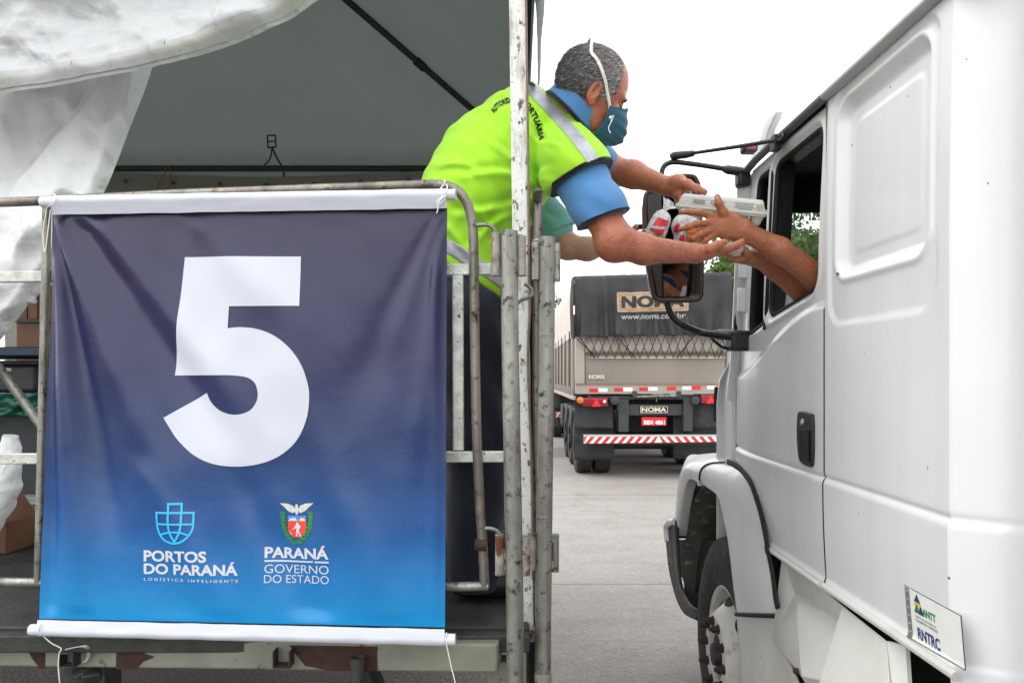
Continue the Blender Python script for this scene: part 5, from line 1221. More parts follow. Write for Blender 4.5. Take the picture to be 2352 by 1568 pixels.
# lacing between tarpaulin and tie bar
b = MB(); n = 17; xs = [lerp(330, 1190, k / (n - 1)) for k in range(n)]
for k in range(n - 1):
    zt2 = 604 - 22 * k / n
    b.tube([T(xs[k], zt2, -.09), T(xs[k + 1], 742, -.055)], .006, 5); b.tube([T(xs[k + 1], zt2, -.09), T(xs[k], 742, -.055)], .006, 5)
for a, c_ in (((262, 606), (360, 745)), ((246, 620), (370, 735)), ((500, 604), (622, 742)), ((1005, 590), (890, 742)), ((1215, 640), (1155, 742)), ((1160, 590), (1215, 700))): b.tube([T(*a, -.1), T(*c_, -.06)], .009, 5)
b.build('lacing', M['black_matte'], tarp)
# lettering
def tl(vf, name, mt, par, surf): return decal(dense(vf, 6), surf).build(name, mt, par, smooth=0)
def on_tarp(cx, cy, o=.006):
    x = T(cx, 0).x; u = (x - T(233, 0).x) / (T(1247, 0).x - T(233, 0).x); zt_ = lerp(T(0, 216).z, T(0, 188).z, u); zb2 = T(0, 604 - 22 * u + 5 * math.sin(u * 42)).z
    p = tp(u, (T(cx, cy).z - zt_) / (zb2 - zt_)); p.y -= o; return p
sl = lambda y, x: y - .02 * (x - 500)
frame_o = [(508, 322), (962, 314), (968, 320), (966, 432), (960, 440), (515, 450), (506, 444), (502, 330)]; frame_i = [(520, 336), (950, 327), (954, 422), (948, 428), (522, 436)]
tl(shape2d([frame_o, frame_i]), 'logo_frame', M['stencil'], tarp, on_tarp)
word = fit(text2d('NOMA', .05), 532, 420, 940, 343)
tl(shape2d([[(522, 338), (948, 329), (952, 420), (946, 426), (524, 434)]]), 'logo_ground', M['stencil'], tarp, lambda x, y: on_tarp(x, y, .004))
tl((word[0], word[1]), 'lettering', M['tarp'], tarp, lambda x, y: on_tarp(x, sl(y, x) + 4, .010))
tl(fit(text2d('www.noma.com.br', .015), 530, 494, 942, 458), 'lettering', M['stencil_grey'], tarp, lambda x, y: on_tarp(x, sl(y, x) + 3, .007))
def plate(x0_, y0_, x1_, y1_, dy, body_, back, ink, rim, par, name, tx=None):
    pl_ = bxp((x0_, y0_), (x1_, y1_), dy - .012, dy, name, back, par, .004)
    w, h = x1_ - x0_, y1_ - y0_; f_ = shape2d([[(x0_ + 3, y0_ + 3), (x1_ - 3, y0_ + 3), (x1_ - 3, y1_ - 3), (x0_ + 3, y1_ - 3)], [(x0_ + 6, y0_ + 6), (x1_ - 6, y0_ + 6), (x1_ - 6, y1_ - 6), (x0_ + 6, y1_ - 6)]])
    if rim: decal(f_, lambda x, y: T(x, y, dy - .015)).build('plate_rim', rim, pl_, smooth=0)
    q = fit(text2d(body_, .035), *(tx or (x0_ + .06 * w, y1_ - .2 * h, x1_ - .06 * w, y0_ + .2 * h))); decal(q, lambda x, y: T(x, y, dy - .016)).build('lettering', ink, pl_, smooth=0); return pl_
cream = mat('cream_ink', srgb(226, 216, 196), .5)
plate(322, 848, 433, 880, .02, 'NOMA', M['black'], cream, cream, gate, 'name_plate')
# lower rear: chassis, lights, plates, bumper
ch = bxp((340, 985), (1160, 1010), .05, .6, 'cross_member', M['chassis'], gt)
bxp((520, 1010), (585, 1220), .02, .22, 'frame_leg', M['chassis'], gt); bxp((940, 1005), (1000, 1215), .02, .22, 'frame_leg', M['chassis'], gt)
mid = bxp((585, 1042), (945, 1115), .10, .18, 'plate_beam', M['chassis'], gt)
bxp((480, 1000), (1020, 1240), .75, .85, 'dark_axle_box', M['flap'], gt)
b = MB(); b.cyl(T(615, 992, -.02), T(915, 985, -.02), .018, 10); b.cyl(T(763, 985, .0), T(763, 1025, .0), .012, 8); b.build('latch_bar', M['galv'], gt)
for cx in (620, 905): bxp((cx - 14, 955), (cx + 14, 995), -.05, .04, 'latch', M['chassis'], gt)
plate(661, 1052, 845, 1102, .09, 'NOMA', M['black'], cream, cream, mid, 'name_plate')
plate(672, 1126, 833, 1180, .08, 'BBX 4861', M['tape_red'], M['tape_white'], None, gt, 'licence_plate', (686, 1173, 822, 1145))
def lights(cx, cy, sgn, w):
    o = bxp((cx, cy - 26), (cx + w, cy + 30), -.02, .05, 'tail_light', M['red_lens'], gt, .02)
    q = [(cx + w * .55 - 32, cy + 30), (cx + w * .55 + 28, cy + 30), (cx + w * .55 - 2, cy - 22)]; b2 = MB(); b2.prism([T(x, y, -.03) for x, y in q], (0, .008, 0)); b2.build('triangle_reflector', mat('bright_red_lens', srgb(236, 44, 52), .25), o)
    b2 = MB(); p = T(cx + w * .86, cy - 2, -.021); b2.lathe(p, (0, -1, 0), (0, 0, 1), [(0, .026), (.012, .023), (.016, .01), (.016, 0)], 18); b2.build('clear_lens', M['tape_white'], o)
    return o
l1 = lights(285, 1025, 1, 165); lights(1048, 1005, 1, 120)
b = MB(); p = T(270, 1015, -.0); b.lathe(p, (0, -1, 0), (0, 0, 1), [(0, .058), (.03, .056), (.045, .035), (.048, 0)], 20); b.build('amber_light', M['amber'], gt)
for cx in (492, 1012): b = MB(); b.lathe(T(cx, 1015, -.01), (0, -1, 0), (0, 0, 1), [(0, .075), (.05, .07), (.06, .03), (.06, 0)], 16); b.build('coupling', M['chassis'], gt)
def flap_(xa, xb, ya, yb, dy, name='mud_flap'):
    b2 = MB(); b2.grid(lambda u, v: T(lerp(xa, xb, u), lerp(ya, yb, v), dy + .02 * math.sin(u * 9 + v * 2) - .06 * v * v), 12, 10); return b2.build(name, M['flap'], gt, smooth=180, solid=.015, fixn=False)
flap_(240, 500, 1075, 1410, .25); flap_(890, 1205, 1060, 1400, .25)
flap_(238, 490, 1010, 1200, .15, 'rear_guard'); flap_(1005, 1160, 990, 1200, .15, 'rear_guard')
bm_ = bxp((288, 1248), (1200, 1296), -.12, .0, 'bumper', M['flap'], gt, .01)
# striped board: diagonal red and white bars rising to the middle
def br(cx, v): return T(cx, lerp(1248, 1290, v) - .014 * (cx - 288) * 1.0, -.126)
bpk = MB(); bpk.prism([br(290, 0), br(1198, 0), br(1198, 1), br(290, 1)], (0, .004, 0)); brd = bpk.build('striped_board', M['tape_white'], bm_)
for k in range(-1, 10):
    a = 298 + k * 52; b2 = MB()
    q = [(a, 1), (a + 26, 1), (a + 62, 0), (a + 36, 0)]; q = [(min(max(x, 292), 766), v) for x, v in q]
    if q[0][0] < q[1][0] or q[3][0] < q[2][0]: b2.raw([br(x, v) + Vector((0, -.003, 0)) for x, v in q], [(0, 1, 2, 3)]); b2.build('red_stripe', M['tape_red'], brd, smooth=0)
    a = 1234 - k * 52; b2 = MB()
    q = [(a - 26, 1), (a, 1), (a - 36, 0), (a - 62, 0)]; q = [(min(max(x, 770), 1196), v) for x, v in q]
    if q[0][0] < q[1][0] or q[3][0] < q[2][0]: b2.raw([br(x, v) + Vector((0, -.003, 0)) for x, v in q], [(0, 1, 2, 3)]); b2.build('red_stripe', M['tape_red'], brd, smooth=0)
bxp((292, 1236), (1196, 1247), -.13, .02, 'step_tread', M['galv_flat'], bm_, .003)
# wheels under their guards: pairs of tyres on each axle
def tyre(cx, cy, r=.50, wd=.28):
    b2 = MB(); b2.lathe((cx, cy, r), (-1, 0, 0), (0, 0, 1), [(0, .26), (0.0, .30), (.01, .40), (.0, .46), (-.02, .49), (-.05, r), (-wd + .05, r), (-wd + .02, .49), (-wd, .45), (-wd, .26)], 40)
    b2.lathe((cx, cy, r), (-1, 0, 0), (0, 0, 1), [(-.03, .265), (-.08, .22), (-.04, .12), (-.02, .1), (-.02, 0)], 24); return b2.build('wheel', M['tyre'], gt, smooth=40)
xl = T(262, 0).x; xr = T(1190, 0).x
for k in range(3):
    for x in (xl, xl + .32, xr - .32, xr): tyre(x + (.0 if x < 2.3 else 0), YT + .85 + k * 1.25)
    b = MB(); cy = YT + .85 + k * 1.25
    b.grid(lambda u, v: Vector((lerp(xl - .03, xl + .65, v), cy + .60 * math.cos(lerp(.15, math.pi - .15, u)), .52 + .60 * math.sin(lerp(.15, math.pi - .15, u)))), 16, 3); b.build('wheel_guard', M['chassis'], gt, smooth=60, solid=.02, fixn=False)
    b = MB(); b.box((xl - .03, cy - .62, .38), (xl + .6, cy - .60, .62)); b.build('mud_flap', M['flap'], gt)
    b = MB(); b.cyl((xl, cy, .5), (xr, cy, .5), .09, 12); b.build('axle', M['flap'], gt)
for x in (1.7, 2.75): b = MB(); b.box((x, YT + .25, .82), (x + .12, YT + LEN, 1.12)); b.build('chassis_rail', M['chassis'], gt)
b = MB(); b.box((xl + .02, YT + 4.5, .55), (xl + .6, YT + 5.4, 1.05)); b.build('tool_box', M['flap'], gt, bevel=.03)
g2 = copy_tree(gt); g2.location.y += 7.75; g2.location.x -= .04; g2['label'] = 'second grain trailer farther ahead, only a sliver showing past the nearer trailer\'s left side'
for o in (gt, g2): o['group'] = 'grain trailers ahead on the road'
# red lorry front far ahead, seen as a sliver
lr = thing('lorry', 'distant red lorry cab showing as a thin sliver beyond the grain trailers', 'lorry', (2.3, 29.5, 0), None)
b = MB(); b.box((1.05, 28.6, 1.0), (3.5, 30.6, 2.9)); b.build('cab', mat('red_cab_paint', srgb(176, 36, 34), .35, 0, .1, 3), lr, bevel=.12, seg=3)
b = MB(); b.box((1.1, 28.4, .45), (3.45, 34, 1.0)); b.build('chassis', M['flap'], lr, bevel=.04)
for x in (1.1, 3.2): b = MB(); b.lathe((x + .25, 29.6, .5), (-1, 0, 0), (0, 0, 1), [(0, .2), (0, .45), (.05, .5), (.25, .5), (.3, .45), (.3, .2)], 24); b.build('wheel', M['tyre'], lr)
b = MB(); b.box((1.02, 28.57, 1.9), (3.5, 28.6, 2.6)); b.build('rear_window', M['black'], lr)

# ================================================================== trees beyond the road
def leaf_mat(name, c0, c1, c2):
    g = NG(name); oi = g.n('ShaderNodeNewGeometry'); r = g.n('ShaderNodeAttribute', attribute_name='leaf_tint')
    c = g.ramp(r.outputs['Fac'], [(.0, c0), (.5, c1), (1, c2)]); g.set(Base_Color=c, Roughness=.55, Specular_IOR_Level=.35)
    tr = g.n('ShaderNodeBsdfTranslucent'); mx = g.n('ShaderNodeMixShader'); mx.inputs[0].default_value = .3
    g.l(g.mix(.5, c, (.20, .30, .03)), tr.inputs['Color']); g.l(g.b.outputs[0], mx.inputs[1]); g.l(tr.outputs[0], mx.inputs[2]); g.l(mx.outputs[0], g.out.inputs['Surface']); return g.m
LEAF = [leaf_mat('mid_green_leaves', (.035, .075, .014), (.075, .13, .024), (.15, .21, .05)), leaf_mat('dark_green_leaves', (.022, .05, .014), (.045, .085, .022), (.09, .14, .04))]
M['bark'] = mat('bark', srgb(92, 80, 66), .9, 0, .3, 8, .5, 30)
rng = random.Random(3)
def tree(x, y, h, w, seed, kind, label, n=15000):
    rg = random.Random(seed); t = thing('tree', label, 'tree', (x, y, 0), 'trees beyond the trailers'); b = MB(); tips = []
    trunk = [Vector((x + .25 * math.sin(k * .7 + seed), y + .2 * math.cos(k * .9 + seed), h * .75 * k / 8)) for k in range(9)]
    b.tube(trunk, [.24 * (1 - .09 * k) * h / 9 for k in range(9)], 10)
    for k in range(16):
        i = rg.randint(2, 7); a = rg.uniform(0, 6.28); L = w * rg.uniform(.5, .95); s_ = trunk[i]
        e = s_ + Vector((math.cos(a) * L, math.sin(a) * L, rg.uniform(-.15, .5) * L)); m = s_.lerp(e, .5) + Vector((0, 0, .12 * L)); b.tube(catmull([s_, m, e], 4), [.10 - .0095 * j for j in range(9)], 6); tips += [e, m, s_.lerp(e, .75)]
    b.build('trunk', M['bark'], t)
    cl = [(p + Vector((rg.gauss(0, .3), rg.gauss(0, .3), rg.gauss(0, .25))), rg.uniform(.5, 1.05) * w * .34, rg.random()) for p in tips for _ in (0, 1)]
    cl += [(Vector((x + rg.gauss(0, w * .3), y + rg.gauss(0, w * .3), h * rg.uniform(.72, .95))), rg.uniform(.6, 1.0) * w * .32, rg.random()) for _ in range(10)]
    vs_ = []; fs_ = []; tint = []
    for k in range(n):
        c, r_, tt = cl[k % len(cl)]; d = Vector((rg.gauss(0, 1), rg.gauss(0, 1), rg.gauss(0, 1))).normalized(); p = c + Vector((d.x, d.y, d.z * .75)) * r_ * rg.random() ** .35
        s_ = rg.uniform(.055, .125); nrm = (d + Vector((rg.gauss(0, .6), rg.gauss(0, .6), rg.gauss(.3, .6)))).normalized(); u = nrm.orthogonal().normalized(); u.rotate(Matrix.Rotation(rg.uniform(0, 6.28), 3, nrm)); v = nrm.cross(u)
        o = len(vs_); vs_ += [p - u * s_, p + v * s_ * .55, p + u * s_, p - v * s_ * .55]; fs_.append((o, o + 1, o + 2, o + 3)); tint.append(min(1, max(0, .55 * tt + rg.uniform(0, .45))))
    b = MB().raw(vs_, fs_); o = b.build('crown', LEAF[kind], t, smooth=0, clean=False, fixn=False)
    at = o.data.attributes.new('leaf_tint', 'FLOAT', 'FACE'); at.data.foreach_set('value', tint); return t
for i, (x, y, h, w, kd, lb) in enumerate(((7.6, 26, 6.4, 1.9, 0, 'bright leafy tree showing above the trailer beside the truck mirror'), (6.2, 31, 6.0, 2.2, 1, 'dark tree close behind the bright tree above the trailer'),
        (9.3, 24, 7.6, 2.4, 0, 'leafy tree seen through the left part of the truck windscreen'), (11.6, 27, 9.0, 2.8, 1, 'tall dark tree seen through the right part of the truck windscreen'), (9.9, 30, 9.2, 2.6, 0, 'tallest tree seen in the middle of the truck windscreen'),
        (12.6, 23, 7.2, 2.6, 0, 'spreading tree farthest right, mostly hidden by the truck'), (4.2, 70, 10.0, 3.2, 1, 'distant dark tree in the gap between pipe and trailers'), (2.2, 85, 9.5, 3.6, 1, 'most distant tree, low on the horizon beside the pipe'))):
    tree(x, y, h, w, 11 + i, kd, lb)
# ================================================================== people
def skin_mat(name, col, red):
    g = NG(name); n = g.noise(9, 5, .6); n2 = g.noise(45, 4, .65); n3 = g.noise(260, 3, .6)
    c = g.ramp(n, [(.28, tuple(x * .82 for x in col)), (.72, col)]); c = g.mix(g.ramp(n2, [(.35, 0), (.75, .34)]), c, red)
    g.set(Base_Color=c, Roughness=g.ramp(n2, [(.3, .36), (.7, .54)]), Specular_IOR_Level=.5, Subsurface_Weight=.12, Subsurface_Scale=.006, Normal=g.bump(n3, .3, .005, g.bump(g.noise(30, 5, .6, None, .8), .38, .014)))
    g.b.inputs['Subsurface Radius'].default_value = (1, .35, .2); return g.m
SK1 = skin_mat('tanned_skin', srgb(178, 108, 80), srgb(162, 74, 55)); SK2 = skin_mat('pale_skin', srgb(206, 160, 138), srgb(190, 130, 112)); SK3 = skin_mat('weathered_skin', srgb(172, 106, 74), srgb(150, 76, 52))
def cloth_mat(name, col, fine=420, rough=.8, bump=.12, sheen=.2):
    g = NG(name); n = g.noise(7, 4, .55); w = g.noise(fine, 2, .5)
    c = g.ramp(n, [(.3, tuple(x * .92 for x in col)), (.7, col)]); g.set(Base_Color=c, Roughness=rough, Specular_IOR_Level=.25, Sheen_Weight=sheen, Normal=g.bump(w, bump, .004, g.bump(g.noise(16, 4, .5), .2, .02))); return g.m
NEON = cloth_mat('neon_yellow_mesh', (.40, .78, .035)); POLO = cloth_mat('blue_polo', srgb(78, 130, 180)); MINT = cloth_mat('mint_polo', srgb(124, 186, 180)); NAVY = cloth_mat('navy_trousers', srgb(30, 31, 44)); PIPING = cloth_mat('black_piping', srgb(24, 24, 28))
REFL = mat('reflective_silver', srgb(176, 178, 184), .4, .15, .25, 18, .25, 22)
MASKC = cloth_mat('teal_mask', srgb(34, 86, 112), 300, .75); SHOE = mat('black_shoe', srgb(28, 28, 28), .5)
def N(dx, dy):            # a direction in the picture plane: right, down
    return Vector((dx, 0, -dy)).normalized()

# ---- the worker in the yellow vest
wk = thing('person', 'grey-haired man in neon yellow vest and teal face mask leaning over the rail', 'person', U(1090, 1366, 2.32))
c0, c1, c2, c3, c4 = U(1078, 665, 2.32), U(1083, 480, 2.32), U(1133, 388, 2.32), U(1213, 322, 2.31), U(1285, 278, 2.29)
shn, shf = U(1322, 388, 2.13), U(1335, 340, 2.50)
eln, fmn, wrn = U(1414, 552, 2.04), U(1478, 573, 2.05), U(1598, 582, 2.11)
elf, fmf, wrf = U(1398, 390, 2.62), U(1455, 401, 2.56), U(1532, 428, 2.46)
WY = ((0, 1, 0), 1.28)
hc = U(1365, 190, 2.15)                        # middle of the skull
TL_ = R(21); hf = Vector((math.cos(TL_), .30, -math.sin(TL_))).normalized(); hr = Vector((.30, -1, -.36)); hr = (hr - hf * hr.dot(hf)).normalized(); hu = hr.cross(hf); hu = hu if hu.z > 0 else -hu
HP = lambda f, r, u: hc + hf * f + hr * r + hu * u          # head: forward, towards camera, up
HX = (hf, hr, hu)
def finger(s, pts, r0, r1, k=.006):
    n = len(pts) - 1
    for i in range(n):
        ra, rb = lerp(r0, r1, i / n), lerp(r0, r1, (i + 1) / n); s.cone(pts[i], pts[i + 1], ra, rb, k)
        if 0 < i: s.ell(pts[i], (ra * 1.10,) * 3, None, .004)
def head(s, male=True):
    s.ell(HP(-.004, 0, .012), (.100, .078, .090), HX, .01).ell(HP(.036, 0, -.022), (.058, .066, .082), HX, .03).ell(HP(-.045, 0, -.005), (.055, .068, .062), HX, .03)
    s.ell(HP(.040, 0, -.090), (.052, .056, .050), HX, .03).ell(HP(.078, 0, -.116), (.022, .026, .020), HX, .025)
    for q in (-1, 1):
        s.cone(HP(-.012, q * .052, -.085), HP(.06, q * .035, -.115), .016, .014, .025)                     # jaw edge
        s.ell(HP(.070, q * .040, -.055), (.020, .024, .018), HX, .02)                                        # cheek
        s.cone(HP(.090, q * .010, -.010), HP(.080, q * .046, -.008), .011, .009, .014)                     # brow
        s.ell(HP(.098, q * .031, -.031), (.012, .017, .011), HX, .010, sub=True)                             # eye hollow
        s.ell(HP(.084, q * .031, -.032), (.012, .0125, .0115), HX, .003)
        s.cone(HP(.0935, q * .018, -.0270), HP(.090, q * .043, -.0285), .0035, .003, .004)                # lid
        e = HP(-.008, q * .079, -.040); a = (hu * .95 + hf * -.25).normalized(); b_ = hr * q; c_ = a.cross(b_)
        s.ell(e + a * .006, (.031, .010, .018), (a, (b_ - hf * .35).normalized(), (hf + b_ * .35).normalized()), .006)
        s.ell(e + a * .007 + b_ * .013 + hf * .003, (.020, .012, .0100), (a, b_, hf), .003, sub=True)
        s.ell(e - a * .024 + b_ * .001, (.010, .006, .009), (a, b_, hf), .006)
        s.ell(e + hf * .010 + b_ * -.001 - a * .004, (.007, .006, .004), (a, b_, hf), .004)
    s.cone(HP(.098, 0, -.026), HP(.116, 0, -.064), .009, .013, .012)
    for q in (-1, 1): s.ell(HP(.106, q * .012, -.066), (.010, .008, .008), HX, .008)
    s.cone(HP(.096, -.018, -.092), HP(.096, .018, -.092), .006, .006, .008); s.cone(HP(.094, -.016, -.101), HP(.094, .016, -.101), .006, .006, .008)
def torso(s, d, k=.05, pts=None, hip=True):
    P_ = pts or (c0, c1, c2, c3, c4); rr = [.130, .138, .146, .130, .090]
    for i in range(4): s.cone(P_[i], P_[i + 1], rr[i] + d, rr[i + 1] + d, k, WY)
body = Sdf((-.40, 1.95, 1.03), (.80, 2.76, 2.74), .0032)
torso(body, -.012)
body.cone(c3, shn, .085, .064, .06).cone(c3, shf, .085, .064, .06).cone(c4, shn, .07, .062, .05).cone(c4, shf, .07, .062, .05)
body.cone(U(1316, 266, 2.28), HP(-.012, 0, -.075), .060, .055, .03)
head(body)
body.cone(shn, eln, .060, .048, .03).cone(eln, fmn, .046, .040, .02).cone(fmn, wrn, .040, .0268, .02).ell(eln + Vector((-.006, .01, -.012)), (.046, .046, .044), None, .03)
body.cone(shf, elf, .060, .054, .03).cone(elf, fmf, .052, .046, .02).cone(fmf, wrf, .046, .029, .02)
# right hand, palm up under the bags
ph = [wrn, U(1622, 581, 2.12), U(1646, 578, 2.14)]
body.cone(wrn, ph[1], .024, .020, .015, ((0, 1, 0), 1.6)).cone(ph[1], ph[2], .017, .014, .012, ((0, 1, 0), 2.3))
for k, (dy, l) in enumerate(((-.030, .9), (-.008, 1.0), (.014, .95), (.034, .8))):
    b0 = ph[2] + Vector((0, dy, 0)); finger(body, [b0, b0 + Vector((.034 * l, .004, .008)), b0 + Vector((.058 * l, .006, .016)), b0 + Vector((.074 * l, .008, .026))], .0105, .0080)
finger(body, [U(1612, 580, 2.10), U(1630, 570, 2.075), U(1650, 561, 2.08), U(1664, 556, 2.09)], .0145, .0092)
# left hand, thumb on top of the carton, fingers behind its left end
lh = [wrf, U(1556, 424, 2.44), U(1572, 432, 2.42)]
body.cone(wrf, lh[1], .027, .030, .02, ((0, 1, 0), 1.25)).cone(lh[1], U(1560, 448, 2.43), .028, .020, .02, ((0, 1, 0), 1.5))
finger(body, [U(1552, 416, 2.42), U(1580, 424, 2.38), U(1600, 434, 2.355), U(1619, 441, 2.345)], .0175, .0095, .012)
for k, (dy, dx) in enumerate(((.0, 0), (.022, -3), (.042, -6), (.06, -8))):
    finger(body, [U(1560 + dx, 440, 2.42 + dy), U(1566 + dx, 462, 2.405 + dy), U(1574 + dx, 482, 2.40 + dy), U(1590 + dx, 496, 2.395 + dy)], .0115, .0085, .008)
# legs and feet (inside the trousers)
for Y in (2.23, 2.42):
    h_, k_, a_ = U(1082, 700, Y), U(1094, 1010, Y), U(1086, 1336, Y); a_.z = 1.14; body.cone(h_, k_, .074, .058, .03).cone(k_, a_, .058, .040, .03).cone(a_, a_ + Vector((.14, 0, -.055)), .038, .026, .03)
bo = body.build('body', SK1, wk, relax=1)
del body
# clothing
CA, CN = U(1322, 251, 2.185), (N(.72, -.70) + Vector((0, -.18, 0))).normalized()
LO, HI, HH = (-.42, 1.93, 1.85), (.46, 2.72, 2.68), .0042
def vestsdf(d):
    s = Sdf(LO, HI, HH)
    P_ = (U(1076, 720, 2.32), c1, c2, c3, c4); rr = (.158, .162, .165, .152, .108)
    for i in range(4): s.cone(P_[i], P_[i + 1], rr[i] + d, rr[i + 1] + d, .05, ((0, 1, 0), 1.22))
    s.ell(U(1120, 440, 2.3), (.15 + d, .2 + d, .14 + d), None, .08)
    s.cone(c4, shf, .085 + d, .078 + d, .06)
    t = Sdf(LO, HI, HH); t.cone(U(1262, 318, 2.25), shn, .092 + d, .090 + d, .05).cone(shn, shn + (eln - shn) * .4, .088 + d, .084 + d, .04).cone(c4, shn, .085 + d, .084 + d, .06); return s, t
AH = (U(1331, 404, 2.10), (N(57, 123) + Vector((0, -.05, 0))).normalized())
VFOLDS = [(1275, 432, 1080, 330, .011, .007), (1272, 440, 1040, 420, .012, .008), (1262, 452, 1030, 520, .012, .008), (1240, 466, 1060, 590, .011, .007), (1280, 400, 1180, 270, .010, .005), (985, 420, 1150, 560, .013, .007), (1000, 520, 1150, 640, .011, .006), (1300, 330, 1360, 372, .008, .004), (1240, 300, 1290, 390, .009, .005), (1010, 380, 1110, 430, .010, .006)]
def folds(X, Y, Z):
    a = X * .62 + Z * .78; b = X * .78 - Z * .62
    f = .0050 * np.sin(a * 46 + 2.2 * np.sin(b * 9 + 1)) * np.sin(b * 7 + Y * 6 + 1.2) + .0035 * np.sin(a * 88 + 3 * np.sin(b * 13) + Y * 11) * np.sin(b * 12 + 2)
    f = f * .6 + .0012 * np.sin(X * 120 + 3 * np.sin(Z * 22)) * np.sin(Z * 40 + X * 17)
    for x0, y0, x1, y1, w, A in VFOLDS:
        a0, a1 = U(x0, y0, 2.2), U(x1, y1, 2.2); ax_, az_ = a1.x - a0.x, a1.z - a0.z; L2 = ax_ * ax_ + az_ * az_
        t = ((X - a0.x) * ax_ + (Z - a0.z) * az_) / L2; dd = ((X - a0.x) * az_ - (Z - a0.z) * ax_) / math.sqrt(L2) + .012 * np.sin(t * 5 + x0)
        m = np.clip(t * 5, 0, 1) * np.clip((1 - t) * 3, 0, 1); f = f - A * np.exp(-(dd / w) ** 2) * m + A * .7 * np.exp(-((dd - w * 1.7) / w) ** 2) * m
    return f
def join_k(s, t, k): hh = np.clip(.5 + .5 * (s.g - t.g) / k, 0, 1); s.g = s.g * (1 - hh) + t.g * hh - k * hh * (1 - hh)
s, t = vestsdf(0); t.cut(*AH); join_k(s, t, .012); s.ripple(folds)
s.cone(U(1314, 262, 2.27), U(1390, 190, 2.20), .094, .098, .01, sub=True)
s.cut(CA - CN * .026, CN); HEMN = N(-78, 125); HEMP = U(1090, 655, 2.3); s.cut(HEMP, HEMN)
vest = s.build('vest', NEON, wk)
s, t = vestsdf(.003); t.ripple(folds); t.cut(AH[0] + AH[1] * .004, AH[1]); t.cut(AH[0] - AH[1] * .007, -AH[1])
t.cut(U(1268, 440, 2.1), N(-1, .35)); t.build('armhole_piping', PIPING, vest)
s.ripple(folds); s.cut(HEMP - HEMN * .022, HEMN); s.cut(HEMP - HEMN * .062, -HEMN); s.build('reflective_band', REFL, vest)
# polo: sleeve, collar, tail below the vest
HS = U(1389, 503, 2.06); HN_ = N(38, 108)
def sleeve(d):
    t = Sdf((.02, 1.92, 2.0), (.50, 2.32, 2.44), .004); t.cone(U(1310, 372, 2.15), U(1375, 480, 2.075), .081 + d, .074 + d, .03).cone(U(1375, 480, 2.075), U(1412, 545, 2.05), .073 + d, .070 + d, .03)
    t.ripple(lambda X, Y, Z: .0032 * np.sin(Z * 75 + X * 50 + 2 * np.sin(Y * 30 + X * 20)) * np.sin(X * 18 - Z * 11 + Y * 9)); t.cut(HS, HN_); return t
slv = sleeve(0).build('polo_shirt', POLO, wk)
t = sleeve(.0024); t.cut(HS - HN_ * .0065, -HN_); t.build('cuff_piping', PIPING, slv)
t = Sdf((.0, 2.25, 2.1), (.45, 2.72, 2.6), .005); t.cone(shf, U(1378, 378, 2.60), .078, .070, .03); t.build('far_sleeve', POLO, slv)
def collar(d, a, b):
    t = Sdf((.0, 2.03, 2.3), (.34, 2.45, 2.70), .0034); t.cone(CA - CN * .09, CA + CN * .10, .098 + d, .090 + d, .01); t.cone(CA - CN * .12, CA + CN * .14, .086, .078, .004, sub=True); t.cut(CA + CN * b, CN); t.cut(CA + CN * a, -CN); return t
collar(0, -.022, .022).build('collar', POLO, slv); collar(.003, -.032, -.020).build('collar_piping', PIPING, slv)
t = Sdf((-.42, 2.0, 1.75), (.15, 2.65, 2.15), .006); t.cone(U(1076, 760, 2.32), U(1078, 600, 2.32), .146, .146, .04, ((0, 1, 0), 1.22)); t.cut(U(1090, 684, 2.3), HEMN); t.cut(U(1090, 620, 2.3), -HEMN); t.build('shirt_tail', POLO, slv)
# trousers and shoes
t = Sdf((-.42, 2.0, 1.05), (.10, 2.68, 2.12), .0065)
t.cone(U(1076, 755, 2.32), U(1078, 600, 2.32), .138, .136, .05, ((0, 1, 0), 1.22))
for Y in (2.19, 2.45): h_, k_, a_ = U(1086, 720, Y), U(1098, 1010, Y), U(1090, 1330, Y); a_.z = 1.10; t.cone(h_, k_, .112, .092, .05).cone(k_, a_, .092, .080, .03)
t.ripple(lambda X, Y, Z: .006 * np.sin(Z * 28 + 3 * np.sin(X * 14 + Y * 9)) * np.sin(X * 16 + Z * 5)); t.cut(U(1090, 655, 2.3), -HEMN); t.cut((0, 0, 1.075), (0, 0, -1)); t.build('trousers', NAVY, wk)
for Y in (2.20, 2.44):
    a_ = U(1086, 1330, Y); t = Sdf((a_.x - .12, Y - .08, 1.043), (a_.x + .26, Y + .08, 1.2), .005); t.cone((a_.x - .03, Y, 1.10), (a_.x + .17, Y, 1.08), .05, .042, .02).cut((0, 0, 1.047), (0, 0, -1)); t.build('shoe', SHOE, wk)
